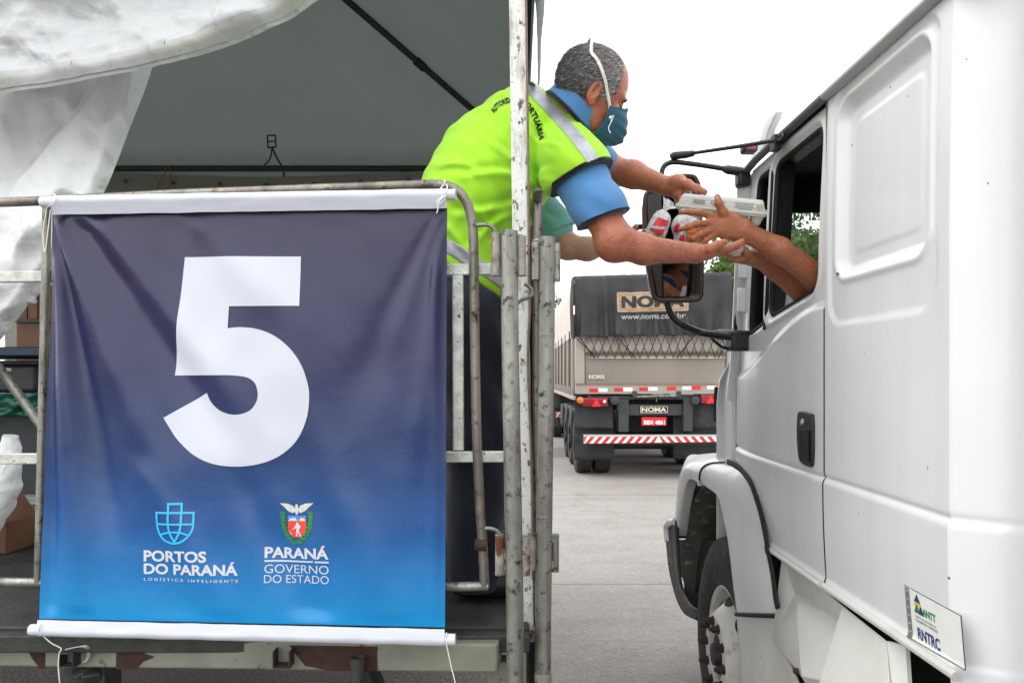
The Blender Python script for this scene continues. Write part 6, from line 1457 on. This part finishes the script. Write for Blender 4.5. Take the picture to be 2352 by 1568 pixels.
# hair, brows, mask and its band
g = NG('grey_hair'); n = g.noise(80, 4, .7, g.map((1, 1, .35), (0, .5, 0)), 1.0); n2 = g.noise(7, 3)
c = g.ramp(n, [(.3, srgb(60, 58, 57)), (.55, srgb(112, 109, 107)), (.75, srgb(180, 177, 173))]); g.set(Base_Color=g.mix(g.ramp(n2, [(.42, .6), (.7, 0)]), c, srgb(52, 50, 50)), Roughness=.65, Normal=g.bump(n, .35, .006)); HAIR = g.m
g = NG('hair_strand'); at = g.n('ShaderNodeAttribute', attribute_name='strand_tint'); g.set(Base_Color=g.ramp(at.outputs['Fac'], [(0, srgb(46, 44, 44)), (.5, srgb(112, 109, 107)), (1, srgb(206, 203, 200))]), Roughness=.5); STR = g.m
hs_ = Sdf(tuple(hc - Vector((.15, .14, .16))), tuple(hc + Vector((.15, .14, .16))), .003)
hs_.ell(HP(-.006, 0, .010), (.105, .0835, .0915), HX, .01).ell(HP(-.047, 0, -.010), (.060, .0735, .069), HX, .03).ell(HP(.034, 0, .0), (.052, .0715, .066), HX, .02)
hs_.ripple(lambda X, Y, Z: .0010 * np.sin(X * 330 + 4 * np.sin(Z * 60)) * np.sin(Z * 260 + 3 * np.sin(Y * 80 + X * 40)) + .0012 * np.sin(X * 120 + Z * 190) * np.sin(Y * 140))
hs_.cut(HP(.054, 0, .0), hf * .93 + hu * .08 + hr * .0); hs_.cut(HP(.02, 0, .091), (hu * .8 + hf * .6).normalized()); hs_.cut(HP(-.06, 0, -.064), (-hu + hf * -.05).normalized())
hs_.cut(HP(.032, 0, -.036), (hf * .25 - hu * 1.0).normalized()) if False else None
for q in (-1, 1):
    hs_.ell(HP(.020, q * .085, -.070), (.050, .05, .032), HX, .006, sub=True)
    hs_.ell(HP(-.010, q * .095, -.048), (.024, .03, .034), HX, .006, sub=True)
hair = hs_.build('hair', HAIR, wk, relax=1)
rg = random.Random(5); vs_, fs_, ti = [], [], []
ps = hair.data.polygons; wl = world_loc(hair); 
for k in range(12000):
    p_ = ps[rg.randrange(len(ps))]; n_ = p_.normal; p = wl + p_.center; fl = (hu * -.55 - hf * .75 + hr * rg.uniform(-.3, .3)); fl = (fl - n_ * fl.dot(n_)); 
    if fl.length < .1 or (p - hc).dot(hu) > .097: continue
    fl = (fl.normalized() + n_ * rg.uniform(.02, .20) + Vector((rg.gauss(0, .22), rg.gauss(0, .22), rg.gauss(0, .22)))).normalized(); L = rg.uniform(.010, .024); w = fl.cross(n_).normalized() * rg.uniform(.0003, .0006)
    o = len(vs_); m = p + fl * L * .5 + n_ * .001; e = p + fl * L - n_ * L * .22; vs_ += [p - w, p + w, m + w, m - w, e]; fs_ += [(o, o + 1, o + 2, o + 3), (o + 3, o + 2, o + 4)]; tn = min(1, max(0, rg.gauss(.50, .26) + .35 * ((p - hc).dot(hf) / .09))); ti += [tn, tn]
st_ = MB().raw(vs_, fs_).build('hair_strands', STR, hair, smooth=0, clean=False, fixn=False); st_['kind'] = 'stuff'
at = st_.data.attributes.new('strand_tint', 'FLOAT', 'FACE'); at.data.foreach_set('value', ti)
for q in (-1, 1):
    b = MB(); b.tube(catmull([HP(.101, q * .014, -.012), HP(.101, q * .030, -.007), HP(.090, q * .047, -.014)], 5), [.003, .0042, .0045, .0048, .005, .005, .0048, .004, .0035, .003, .002], 7); b.build('eyebrow', HAIR, wk)
    b = MB(); e = HP(.0945, q * .031, -.0335); b.lathe(e, hf + hr * q * .25, hu, [(-.004, .0065), (0, .006), (.0022, .004), (.003, 0)], 14); b.build('eye', mat('dark_iris', srgb(40, 28, 22), .1), wk)
def mask_pt(u, v):
    a = lerp(-1, 1, u); s_ = abs(a) ** 2.0
    top = HP(lerp(.122, .050, s_), a * .079, lerp(-.020, -.050, abs(a) ** 1.4)); mid = HP(lerp(.148, .052, s_), a * .079, -.078); low = HP(lerp(.146, .050, s_), a * .073, -.120); bot = HP(lerp(.105, .028, s_), a * .064, -.146)
    P_ = [top, mid, low, bot]; f = v * 3; i = min(int(f), 2); p0, p1, p2, p3 = P_[max(i - 1, 0)], P_[i], P_[i + 1], P_[min(i + 2, 3)]; t = f - i
    p = .5 * ((2 * p1) + (p2 - p0) * t + (2 * p0 - 5 * p1 + 4 * p2 - p3) * t * t + (3 * p1 - p0 - 3 * p2 + p3) * t ** 3)
    return p + hf * (.0022 * math.sin(v * 34 + a * 3) * (1 - s_)) + hf * .004 * noise.noise(Vector((a * 3, v * 4, 1)))
b = MB(); b.grid(mask_pt, 50, 40); mk = b.build('face_mask', MASKC, wk, smooth=180, solid=.003, fixn=False)
hb2 = bvh_of(bo, hair)
BAND = [(1398, 282), (1400, 262), (1399, 240), (1395, 215), (1389, 188), (1381, 162), (1370, 138), (1358, 121)]
near = [onto(hb2, U(x, y, 2.1), (0, 0, H), .004) for x, y in catmull_xy(BAND)] if False else [p_ for p_ in (onto(hb2, U(x, y, 2.1), (0, 0, H), .0042, (9, 9, 9)) for x, y in BAND) if p_.x < 5]
mir_ = lambda p: p - hr * (2 * (p - hc).dot(hr))
topm = HP((near[-1] - hc).dot(hf), 0, .1045)
b = MB(); b.tube(catmull([near[0]] + near[1:] + [topm] + [HP((near[-1] - hc).dot(hf) + .004, r_, u_) for r_, u_ in ((-.045, .0885), (-.074, .054), (-.085, .0), (-.081, -.06))], 5), .0048, 10, flat=.35, up=tuple(hr)); b.build('head_band', M['rope'], mk, smooth=60)
kp = near[0] - hr * -.004
b = MB(); b.tube(catmull([kp, U(1404, 272, 2.075), U(1409, 266, 2.075), U(1404, 280, 2.07), U(1398, 292, 2.07), U(1399, 300, 2.07), U(1403, 306, 2.07)], 6), .0013, 7); b.lathe(U(1402, 270, 2.074), (0, -1, 0), (0, 0, 1), [(-.004, .002), (-.002, .004), (.002, .004), (.004, .002), (.005, 0)], 10); b.build('band_knot', M['rope'], mk)
# silver shoulder stripe and the lettering, laid on the vest
vb = bvh_of(vest)
def on_vest(x, y, o=.0025): return onto(vb, U(x, y, 2.1), (0, 0, H), o)
ctr = catmull([(1212, 194, 0), (1234, 218, 0), (1264, 250, 0), (1297, 286, 0), (1328, 322, 0), (1352, 354, 0), (1362, 370, 0)], 8); nn = len(ctr) - 1
def stripe(u, v):
    i = min(int(u * nn), nn - 1); t = u * nn - i; p = ctr[i].lerp(ctr[i + 1], t); d = (ctr[i + 1] - ctr[i]).normalized(); w = 13.5 * (v * 2 - 1); return on_vest(p.x - d.y * w, p.y + d.x * w)
b = MB(); b.grid(stripe, 60, 8); b.build('shoulder_stripe', REFL, vest, smooth=180, fixn=False)
def arc_text(body_, path, h, name):
    pth = catmull([(x, y, 0) for x, y in path], 10); L = [0]
    for a, b_ in zip(pth, pth[1:]): L.append(L[-1] + (b_ - a).length)
    def at(sv):
        for i in range(len(L) - 1):
            if sv <= L[i + 1] or i == len(L) - 2:
                t = (sv - L[i]) / (L[i + 1] - L[i]); return pth[i].lerp(pth[i + 1], t), (pth[i + 1] - pth[i]).normalized()
    q = dense(fit(text2d(body_, .045, 1.1), 0, 0, L[-1], h), 3)
    def f(x, y):
        p, d = at(x); return on_vest(p.x + d.y * y, p.y - d.x * y, .0022)
    return decal(q, f).build(name, PIPING, vest, smooth=0, fixn=False)
arc_text('PORTU\u00c1RIA', [(1197, 236), (1209, 250), (1221, 268), (1229, 288), (1236, 312), (1238, 324)], 17, 'lettering')
arc_text('AUTORIDADE', [(1136, 262), (1148, 248), (1163, 240), (1178, 236), (1192, 238)], 13, 'lettering')

# ---- the second worker: bent behind the first, only one arm in sight
w2 = thing('person', 'worker in mint green shirt standing behind the yellow vest, one bare arm reaching out', 'person', U(1080, 1290, 2.85))
d = Sdf((-.45, 2.40, 1.03), (.60, 3.12, 2.75), .006)
k0, k1, k2, k3 = U(1075, 640, 2.85), U(1095, 520, 2.85), U(1130, 430, 2.84), U(1165, 390, 2.82)
for a_, b_, r0, r1 in ((k0, k1, .12, .12), (k1, k2, .12, .13), (k2, k3, .13, .09)): d.cone(a_, b_, r0, r1, .05, ((0, 1, 0), 1.2))
hh_ = U(1205, 345, 2.80); d.cone(k3, hh_, .055, .055, .04).ell(hh_ + Vector((.0, 0, .02)), (.095, .075, .11), None, .03)
s1 = U(1195, 425, 2.68); e1, w1 = U(1302, 566, 2.62), U(1420, 556, 2.55); d.cone(k3, s1, .08, .06, .05).cone(s1, e1, .055, .046, .03).cone(e1, U(1350, 572, 2.60), .044, .040, .02).cone(U(1350, 572, 2.60), w1, .040, .026, .02)
d.cone(w1, U(1455, 545, 2.5), .026, .024, .02, ((0, 1, 0), 1.5))
for k in range(4): finger(d, [U(1455, 545 + 5 * k, 2.5 + .012 * k), U(1474, 536 + 5 * k, 2.47 + .012 * k), U(1484, 530 + 5 * k, 2.42 + .012 * k)], .0105, .0085)
finger(d, [U(1440, 538, 2.5), U(1462, 522, 2.44), U(1480, 520, 2.38)], .013, .009)
s2 = U(1175, 430, 2.98); d.cone(k3, s2, .08, .06, .05).cone(s2, U(1180, 560, 3.0), .05, .044, .03).cone(U(1180, 560, 3.0), U(1220, 480, 2.95), .042, .03, .02)
for Y in (2.74, 2.97): a_ = U(1085, 1200, Y); a_.z = 1.12; d.cone(U(1078, 660, Y), U(1085, 930, Y), .09, .06, .05).cone(U(1085, 930, Y), a_, .06, .04, .03).cone(a_, a_ + Vector((.14, 0, -.045)), .035, .025, .02)
d.build('body', SK2, w2)
t = Sdf((-.45, 2.45, 1.85), (.40, 3.12, 2.65), .006)
for a_, b_, r0, r1 in ((k0, k1, .135, .135), (k1, k2, .135, .145), (k2, k3, .145, .105)): t.cone(a_, b_, r0, r1, .05, ((0, 1, 0), 1.2))
t.cone(k3, s1, .09, .075, .05).cone(s1, U(1272, 520, 2.63), .074, .070, .03); t.cone(k3, s2, .09, .075, .05)
q = U(1284, 530, 2.62); t.ripple(lambda X, Y, Z: .004 * np.sin(Z * 60 + X * 40) * np.sin(X * 25 - Z * 9)); t2 = t; 
nC = N(30, 62); t.g = np.where(True, t.g, t.g); t.cut(U(1272, 538, 2.62), N(38, 105)) if False else None
sh2 = t.build('polo_shirt', MINT, w2)
t = Sdf((.0, 2.45, 1.95), (.30, 2.85, 2.5), .0045); t.cone(s1, U(1292, 545, 2.62), .076, .070, .03).ripple(lambda X, Y, Z: .003 * np.sin(Z * 70 + X * 50) * np.sin(X * 25 - Z * 9)); t.cut(U(1282, 530, 2.6), N(52, 108)) ; t.build('sleeve', MINT, sh2)
t = Sdf((-.45, 2.5, 1.06), (.10, 3.15, 2.1), .008); t.cone(U(1076, 700, 2.85), k0, .13, .125, .05, ((0, 1, 0), 1.2))
for Y in (2.73, 2.98): a_ = U(1088, 1190, Y); a_.z = 1.10; t.cone(U(1080, 700, Y), U(1090, 930, Y), .105, .085, .05).cone(U(1090, 930, Y), a_, .085, .072, .03)
t.cut((0, 0, 1.075), (0, 0, -1)); t.build('trousers', NAVY, w2)
t = Sdf(tuple(hh_ - Vector((.14, .12, .12))), tuple(hh_ + Vector((.14, .12, .17))), .005); t.ell(hh_ + Vector((-.012, 0, .035)), (.095, .080, .11), None, .01).cut(hh_ + Vector((.05, 0, 0)), (1, 0, -.3)); t.build('hair', HAIR, w2)
for Y in (2.74, 2.97):
    a_ = U(1085, 1200, Y); t = Sdf((a_.x - .12, Y - .08, 1.043), (a_.x + .26, Y + .08, 1.2), .006); t.cone((a_.x - .03, Y, 1.10), (a_.x + .17, Y, 1.08), .05, .042, .02).cut((0, 0, 1.047), (0, 0, -1)); t.build('shoe', SHOE, w2)

# ---- the driver: seated inside, both forearms out of the window
dr = thing('person', 'truck driver inside the cab, both bare forearms stretched out of the window', 'person', (1.30, 2.05, 1.5))
d = Sdf((.40, 1.62, 1.10), (1.62, 3.0, 2.46), .0045)
d.cone((1.32, 1.98, 1.58), (1.30, 2.0, 1.85), .14, .15, .05, ((1, 0, 0), 1.2)).cone((1.30, 2.0, 1.85), (1.28, 2.02, 2.03), .14, .10, .05, ((1, 0, 0), 1.25))
d.cone((1.28, 2.03, 2.05), (1.26, 2.05, 2.16), .06, .058, .04).ell((1.25, 2.08, 2.27), (.078, .098, .115), None, .03).ell((1.24, 2.17, 2.25), (.016, .02, .025), None, .015)
sl_, el_ = Vector((1.12, 2.06, 1.98)), Vector((.985, 2.33, 1.985)); fl_, wl_ = U(1790, 574, 2.28), U(1708, 530, 2.27)
d.cone((1.28, 2.02, 2.0), sl_, .085, .062, .05).cone(sl_, el_, .052, .042, .03).cone(el_, fl_, .040, .0355, .02).cone(fl_, wl_, .0355, .0265, .02, ((0, 0, 1), 1.06))
pc = U(1662, 518, 2.255); d.cone(wl_, pc, .026, .024, .015, ((0, 0, 1), 1.5)).cone(pc, U(1636, 514, 2.25), .019, .0145, .012, ((0, 0, 1), 2.1))
d.ell(U(1676, 506, 2.262), (.026, .017, .024), None, .02)
finger(d, [U(1634, 497, 2.25), U(1606, 488, 2.235), U(1586, 487, 2.232), U(1564, 487, 2.24)], .0112, .0078)
finger(d, [U(1630, 512, 2.245), U(1602, 514, 2.215), U(1582, 521, 2.218), U(1562, 527, 2.232)], .0115, .0080)
finger(d, [U(1632, 528, 2.245), U(1608, 538, 2.21), U(1592, 548, 2.215), U(1580, 556, 2.235)], .0112, .0080)
finger(d, [U(1638, 541, 2.25), U(1620, 553, 2.225), U(1606, 562, 2.228), U(1597, 569, 2.24)], .0100, .0072)
finger(d, [U(1672, 506, 2.255), U(1660, 486, 2.235), U(1651, 468, 2.225), U(1648, 451, 2.225)], .0150, .0088, .01)
# right arm under it
sr_, er_ = Vector((1.45, 2.10, 1.97)), Vector((1.06, 2.50, 1.90)); fr_, wr2 = U(1782, 616, 2.42), U(1738, 592, 2.38)
d.cone((1.28, 2.02, 2.0), sr_, .085, .062, .05).cone(sr_, er_, .056, .050, .03).cone(er_, fr_, .042, .035, .02).cone(fr_, wr2, .035, .0265, .02)
d.cone(wr2, U(1706, 592, 2.35), .027, .020, .015, ((0, 1, 0), 1.7))
for k in range(4): finger(d, [U(1706, 593, 2.31 + .022 * k), U(1690, 596, 2.30 + .022 * k), U(1676, 590, 2.295 + .022 * k), U(1666, 578, 2.295 + .022 * k)], .0108, .0078)
finger(d, [U(1722, 590, 2.33), U(1712, 578, 2.29), U(1703, 568, 2.275)], .0135, .009)
d.cone((1.20, 2.05, 1.55), (1.18, 2.5, 1.58), .085, .07, .05).cone((1.18, 2.5, 1.58), (1.18, 2.68, 1.22), .06, .045, .03).cone((1.44, 2.05, 1.55), (1.46, 2.5, 1.58), .085, .07, .05).cone((1.46, 2.5, 1.58), (1.46, 2.68, 1.22), .06, .045, .03)
d.build('body', SK3, dr, relax=1)
t = Sdf((1.0, 1.7, 1.45), (1.65, 2.35, 2.15), .007); t.cone((1.32, 1.98, 1.55), (1.30, 2.0, 1.85), .155, .165, .05, ((1, 0, 0), 1.2)).cone((1.30, 2.0, 1.85), (1.28, 2.02, 2.02), .155, .11, .05, ((1, 0, 0), 1.25)); shd = t.build('shirt', cloth_mat('navy_shirt', srgb(38, 52, 74)), dr)
for a_, b_ in ((sl_, el_), (sr_, er_)):
    for t0, t1, mt in ((-.15, .42, cloth_mat('red_cloth', srgb(186, 30, 36))), (.42, .56, cloth_mat('white_cloth', srgb(230, 230, 230))), (.56, .74, cloth_mat('slate_cloth', srgb(48, 62, 84)))):
        b = MB(); b.tube([a_.lerp(b_, t0), a_.lerp(b_, (t0 + t1) / 2), a_.lerp(b_, t1)], [.074 - .004 * t0, .073, .072], 20); b.build('sleeve_stripe', mt, shd)
t = Sdf((1.1, 1.7, 1.2), (1.6, 2.7, 1.75), .008); t.cone((1.20, 2.03, 1.57), (1.18, 2.48, 1.60), .095, .08, .05).cone((1.44, 2.03, 1.57), (1.46, 2.48, 1.60), .095, .08, .05); t.build('trousers', NAVY, dr)
t = Sdf((1.12, 1.92, 2.1), (1.4, 2.24, 2.46), .006); t.ell((1.25, 2.06, 2.29), (.084, .10, .115), None, .01).cut((1.25, 2.12, 2.28), (0, 1, -.5)); t.build('hair', HAIR, dr)

NAIL = mat('finger_nail', srgb(206, 150, 130), .25, 0, .06, 30)
def nail(tip, frm, out, par, w=.0052, l=.0062):
    """a small curved plate near a finger's end; out = the way it faces"""
    tip, frm = Vector(tip), Vector(frm); d_ = (tip - frm).normalized(); o_ = (Vector(out) - d_ * d_.dot(Vector(out))).normalized(); c_ = d_.cross(o_)
    h = BV[par.name].ray_cast(tip + o_ * .03, -o_); p = h[0] if h[0] is not None else tip
    b = MB(); b.grid(lambda u, v: p + c_ * (w * (u * 2 - 1) * (1 - .25 * (v * 2 - 1) ** 2)) + d_ * (l * (v * 2 - 1)) + o_ * (.0007 - .0022 * (u * 2 - 1) ** 2 - .0008 * v * v), 6, 6); b.build('nail', NAIL, par, smooth=180, fixn=False)
BV = {}
def arm_hair(par, body_o, segs, n, seed):
    """fine dark hairs lying along the forearm"""
    rg = random.Random(seed); vs_, fs_ = [], []; bv = BV[par.name]
    for _ in range(n):
        a_, b_, r_ = rg.choice(segs); t = rg.random(); p = Vector(a_).lerp(Vector(b_), t); ax = (Vector(b_) - Vector(a_)).normalized()
        q = Vector((rg.gauss(0, 1), -abs(rg.gauss(0, 1)), rg.gauss(0, 1))); q = (q - ax * q.dot(ax)).normalized(); h = bv.ray_cast(p + q * (r_ + .05), -q)
        if h[0] is None: continue
        n_ = h[1]; f_ = (ax + q.cross(ax) * rg.uniform(-.9, .9) + n_ * rg.uniform(.15, .4)).normalized(); L = rg.uniform(.007, .015); w = f_.cross(n_).normalized() * .00022; o = len(vs_)
        vs_ += [h[0] - w, h[0] + w, h[0] + f_ * L]; fs_.append((o, o + 1, o + 2))
    m = MB().raw(vs_, fs_).build('arm_hair', ARMH, par, smooth=0, clean=False, fixn=False); m['kind'] = 'stuff'
ARMH = mat('dark_arm_hair', srgb(58, 42, 34), .6)
for par in (wk, dr): BV[par.name] = bvh_of([c for c in par.children if c.name.startswith('body')][0])
arm_hair(wk, None, [(eln, fmn, .05), (fmn, wrn, .045), (elf, fmf, .055), (fmf, wrf, .05)], 1500, 3)
arm_hair(dr, None, [(el_, fl_, .05), (fl_, wl_, .045), (er_, fr_, .05), (fr_, wr2, .045)], 1500, 4)
nail(U(1612, 438, 2.35), U(1600, 434, 2.355), (0, -.6, .8), wk, .0062, .0072)
for t_, f_, o_ in (((1568, 487, 2.24), (1586, 487, 2.232), (0, -.75, .6)), ((1566, 526, 2.232), (1582, 521, 2.218), (0, -.85, .5)), ((1584, 553, 2.235), (1592, 548, 2.215), (0, -.85, .5)), ((1648.5, 456, 2.225), (1651, 468, 2.225), (-.45, -.9, 0))): nail(U(*t_), U(*f_), o_, dr)

# ================================================================== the food handed over
M['carton'] = mat('pulp_carton', srgb(188, 187, 178), .85, 0, .06, 12, .35, 140)
M['grey_ink'] = mat('faded_grey_ink', srgb(120, 120, 118), .8)
eg = thing('egg_carton', 'pale grey pulp egg carton held between the worker\'s and the driver\'s hands', 'egg carton', U(1656, 492, 2.31))
EL, ER_ = U(1550, 474, 2.31), U(1762, 494, 2.24); ex = (ER_ - EL); Lc = ex.length; ex.normalize(); ey = Vector((.06, .93, .345)); ey = (ey - ex * ey.dot(ex)).normalized(); ez = ex.cross(ey); ez = ez if ez.z > 0 else -ez
E = lambda a, b_, c_: EL + ex * a + ey * b_ + ez * c_
Dc = .105
def loft(rects, name, mt, par, bev=.003):
    """rects: (inset, height) rings of the carton's outline with rounded corners"""
    b = MB(); vs_ = []; n = 0
    for ins, hgt in rects:
        ring = []
        for cxx, cyy, a0 in ((Lc - ins, Dc - ins, 0), (ins, Dc - ins, 90), (ins, ins, 180), (Lc - ins, ins, 270)):
            sx = -1 if cxx > Lc / 2 else 1; sy = -1 if cyy > Dc / 2 else 1; rr = .011
            for k in range(5): a = R(a0 + 22.5 * k); ring.append(E(cxx + sx * rr + rr * math.cos(a), cyy + sy * rr + rr * math.sin(a), hgt))
        vs_ += ring; n = len(ring)
    fs_ = [(i * n + k, i * n + (k + 1) % n, (i + 1) * n + (k + 1) % n, (i + 1) * n + k) for i in range(len(rects) - 1) for k in range(n)] + [tuple(range(n)), tuple((len(rects) - 1) * n + k for k in range(n))]
    return b.raw(vs_, fs_).build(name, mt, par, smooth=40)
lid = loft([(.0, -.001), (.0, .003), (.005, .004), (.014, .030), (.018, .034), (.030, .035)], 'lid', M['carton'], eg)
tray = loft([(.002, -.007), (.002, -.0035), (.002, -.002)], 'tray', M['carton'], eg)
for i in range(6):
    for j in range(2):
        cx, cy = (i + .5) * (Lc - .014) / 6 + .007, (j + .5) * (Dc - .012) / 2 + .006; b = MB()
        b.lathe(E(cx, cy, -.0035), -ez, ex, [(0, .0225), (.006, .0215), (.026, .0150), (.033, .0125), (.036, .009), (.036, 0)], 16); b.build('egg_cup', M['carton'], tray, smooth=40)
def on_lid(a, t, o=.0008):      # front slope of the lid: a along, t up the slope 0..1
    p = E(a, lerp(.005, .014, t), lerp(.004, .030, t)); n_ = (ez * .3 - ey * .95).normalized(); return p + n_ * o
def lq(name, a0, a1, t0, t1): b = MB(); b.raw([on_lid(a0, t0), on_lid(a1, t0), on_lid(a1, t1), on_lid(a0, t1)], [(0, 1, 2, 3)]); return b
bc = MB(); x = .052; rg = random.Random(4)
while x < .090: w = rg.choice((.0006, .001, .0014)); bc.raw([on_lid(x, .3), on_lid(x + w, .3), on_lid(x + w, .85), on_lid(x, .85)], [(0, 1, 2, 3)]); x += w + rg.choice((.0007, .0011))
bc.build('barcode', M['grey_ink'], lid, smooth=0)
for a0, a1, t0 in ((.105, .150, .75), (.105, .135, .5), (.112, .148, .3), (.175, .235, .8), (.180, .232, .58), (.178, .238, .38), (.19, .23, .2)):
    lq('x', a0, a1, t0, t0 + .09).build('print_line', M['grey_ink'], lid, smooth=0)
bc = MB(); x = .243
for k in range(5): bc.raw([on_lid(x, .15), on_lid(x + .0016, .15), on_lid(x + .0016, .9), on_lid(x, .9)], [(0, 1, 2, 3)]); x += .0042
bc.build('barcode', M['grey_ink'], lid, smooth=0)
def film_mat(name, cols, clear):
    g = NG(name); n = g.noise(34, 4, .6); c = g.ramp(n, cols); g.set(Base_Color=c, Roughness=.16, Specular_IOR_Level=.7, Normal=g.bump(g.noise(60, 4, .6, None, 1.5), .6, .012))
    tr = g.n('ShaderNodeBsdfTransparent'); mx = g.n('ShaderNodeMixShader'); mx.inputs[0].default_value = 1 - clear; g.l(tr.outputs[0], mx.inputs[1]); g.l(g.b.outputs[0], mx.inputs[2]); g.l(mx.outputs[0], g.out.inputs['Surface']); return g.m
FILM = film_mat('clear_film', [(.35, srgb(214, 214, 216)), (.6, srgb(240, 240, 242))], .25)
FRUIT = film_mat('mixed_sweets', [(.32, srgb(88, 130, 60)), (.44, srgb(190, 60, 50)), (.56, srgb(214, 190, 140)), (.66, srgb(150, 60, 60)), (.75, srgb(230, 220, 200))], 0)
ORANGE = film_mat('orange_packet', [(.35, srgb(206, 60, 36)), (.5, srgb(236, 150, 40)), (.68, srgb(240, 196, 70))], 0)
YELLOW = film_mat('yellow_packet', [(.35, srgb(150, 36, 46)), (.5, srgb(206, 180, 80)), (.68, srgb(232, 214, 130))], 0)
LABELRED = mat('red_label', srgb(196, 26, 44), .25, 0, .08, 20)
def pouch(outline, Y, thick, name, mt, par, fill=1.0):
    """a soft bag: outline seen from the front, swollen in the middle, crinkled"""
    q = catmull([U(x, y, Y) for x, y in outline], 6, True); c = sum(q, Vector()) / len(q); n = len(q); vs_ = []; m = 7
    for sd in (-1, 1):
        for k in range(m):
            t = k / m
            for i, p in enumerate(q):
                w = c.lerp(p, 1 - t); w = w + Vector((0, sd * thick * math.sqrt(max(0, 1 - (1 - t) ** 2)), 0)); w.y += .0045 * noise.noise(Vector((i * .4, t * 4, sd))) + .0015 * noise.noise(Vector((i * 1.3, t * 9, sd + 4))); w.z += .002 * noise.noise(Vector((i * .8, t * 6, sd + 9))); vs_.append(w)
        vs_.append(c + Vector((0, sd * thick, 0)))
    fs_ = []
    for s_ in (0, 1):
        o = s_ * (m * n + 1)
        fs_ += [(o + k * n + i, o + k * n + (i + 1) % n, o + (k + 1) * n + (i + 1) % n, o + (k + 1) * n + i) for k in range(m - 1) for i in range(n)]; fs_ += [(o + (m - 1) * n + i, o + (m - 1) * n + (i + 1) % n, o + m * n) for i in range(n)]
    fs_ += [(i, (i + 1) % n, m * n + 1 + (i + 1) % n, m * n + 1 + i) for i in range(n)]
    return MB().raw(vs_, fs_).build(name, mt, par, smooth=70)
def tuft(p0, p1, w, name, par, seed):
    """the crumpled gathered end of a bag"""
    b = MB(); d_ = (p1 - p0)
    for k in range(7):
        a = (k - 3) / 3; e = p1 + Vector((d_.z, 0, -d_.x)).normalized() * w * a * .9 + Vector((0, .012 * math.sin(k * 2.4 + seed), .004 * math.cos(k * 3))); m_ = p0.lerp(p1, .5) + Vector((0, .008 * math.sin(k * 1.7 + seed), 0)); n_ = Vector((d_.z, 0, -d_.x)).normalized()
        b.raw([p0 - n_ * .004, p0 + n_ * .004, m_ + n_ * (.008 + w * .2 * a), m_ - n_ * (.008 - w * .2 * a), e + n_ * .007, e - n_ * .007], [(0, 1, 2, 3), (3, 2, 4, 5)])
    return b.build(name, FILM, par, smooth=0, solid=.0006)
ba = thing('snack_bag', 'clear knotted snack bag with dark red label hanging left of the egg carton', 'snack bag', U(1512, 550, 2.28))
bg_ = pouch([(1480, 546), (1486, 522), (1498, 498), (1508, 486), (1522, 481), (1534, 488), (1541, 502), (1536, 524), (1526, 546), (1506, 556), (1488, 556)], 2.28, .030, 'bag', FILM, ba)
pouch([(1484, 550), (1494, 536), (1512, 538), (1524, 540), (1520, 550), (1506, 555), (1490, 556)], 2.275, .030, 'sweets', FRUIT, bg_)
tuft(U(1524, 484, 2.28), U(1540, 466, 2.28), .022, 'knotted_end', bg_, 1)
pb_ = bvh_of(bg_)
lab = lambda x, y, o=.005: U(x, y, 2.247 + ((x - 1514) / 26) ** 2 * .012 + ((y - 520) / 30) ** 2 * .008 - o)
decal(dense(shape2d([[(1511, 498), (1537, 508), (1522, 540), (1492, 528)]]), 3), lab).build('label', LABELRED, bg_, smooth=180, fixn=False)
q = fit(text2d('MAGUARY', .04), 0, 0, 36, 7.5); q = dense(([(1496 + x * .96, 524.5 - y * .95 + x * .10) for x, y in q[0]], q[1]), 3); decal(q, lambda x, y: lab(x, y, .0068)).build('lettering', M['print_white'], bg_, smooth=0, fixn=False)
bb = thing('snack_bag', 'white and orange snack bag under the driver\'s spread fingers, below the egg carton', 'snack bag', U(1580, 566, 2.28))
b1 = pouch([(1541, 520), (1550, 500), (1566, 492), (1590, 496), (1610, 508), (1622, 530), (1618, 556), (1596, 568), (1566, 567), (1550, 562), (1547, 540)], 2.30, .036, 'bag', FILM, bb)
pouch([(1570, 528), (1590, 518), (1616, 522), (1622, 545), (1612, 562), (1588, 566), (1572, 558)], 2.285, .034, 'sweets', ORANGE, b1)
pouch([(1548, 520), (1558, 512), (1562, 524), (1556, 534), (1548, 532)], 2.272, .012, 'label', LABELRED, b1); pouch([(1560, 545), (1570, 540), (1572, 562), (1564, 566)], 2.268, .010, 'label', LABELRED, b1)
tuft(U(1712, 516, 2.33), U(1732, 514, 2.33), .030, 'knotted_end', b1, 3)
b2_ = thing('snack_bag', 'small clear bag of yellow and red sweets in the driver\'s lower hand', 'snack bag', U(1686, 588, 2.26))
b3 = pouch([(1662, 566), (1672, 556), (1690, 558), (1708, 570), (1702, 582), (1690, 590), (1674, 585)], 2.265, .022, 'bag', film_mat('glossy_clear_film', [(.35, srgb(196, 186, 180)), (.6, srgb(236, 230, 226))], .55), b2_)
pouch([(1668, 566), (1682, 560), (1690, 572), (1686, 584), (1674, 580)], 2.262, .018, 'sweets', YELLOW, b3); pouch([(1688, 568), (1702, 572), (1694, 584), (1687, 582)], 2.262, .014, 'sweets', LABELRED, b3)
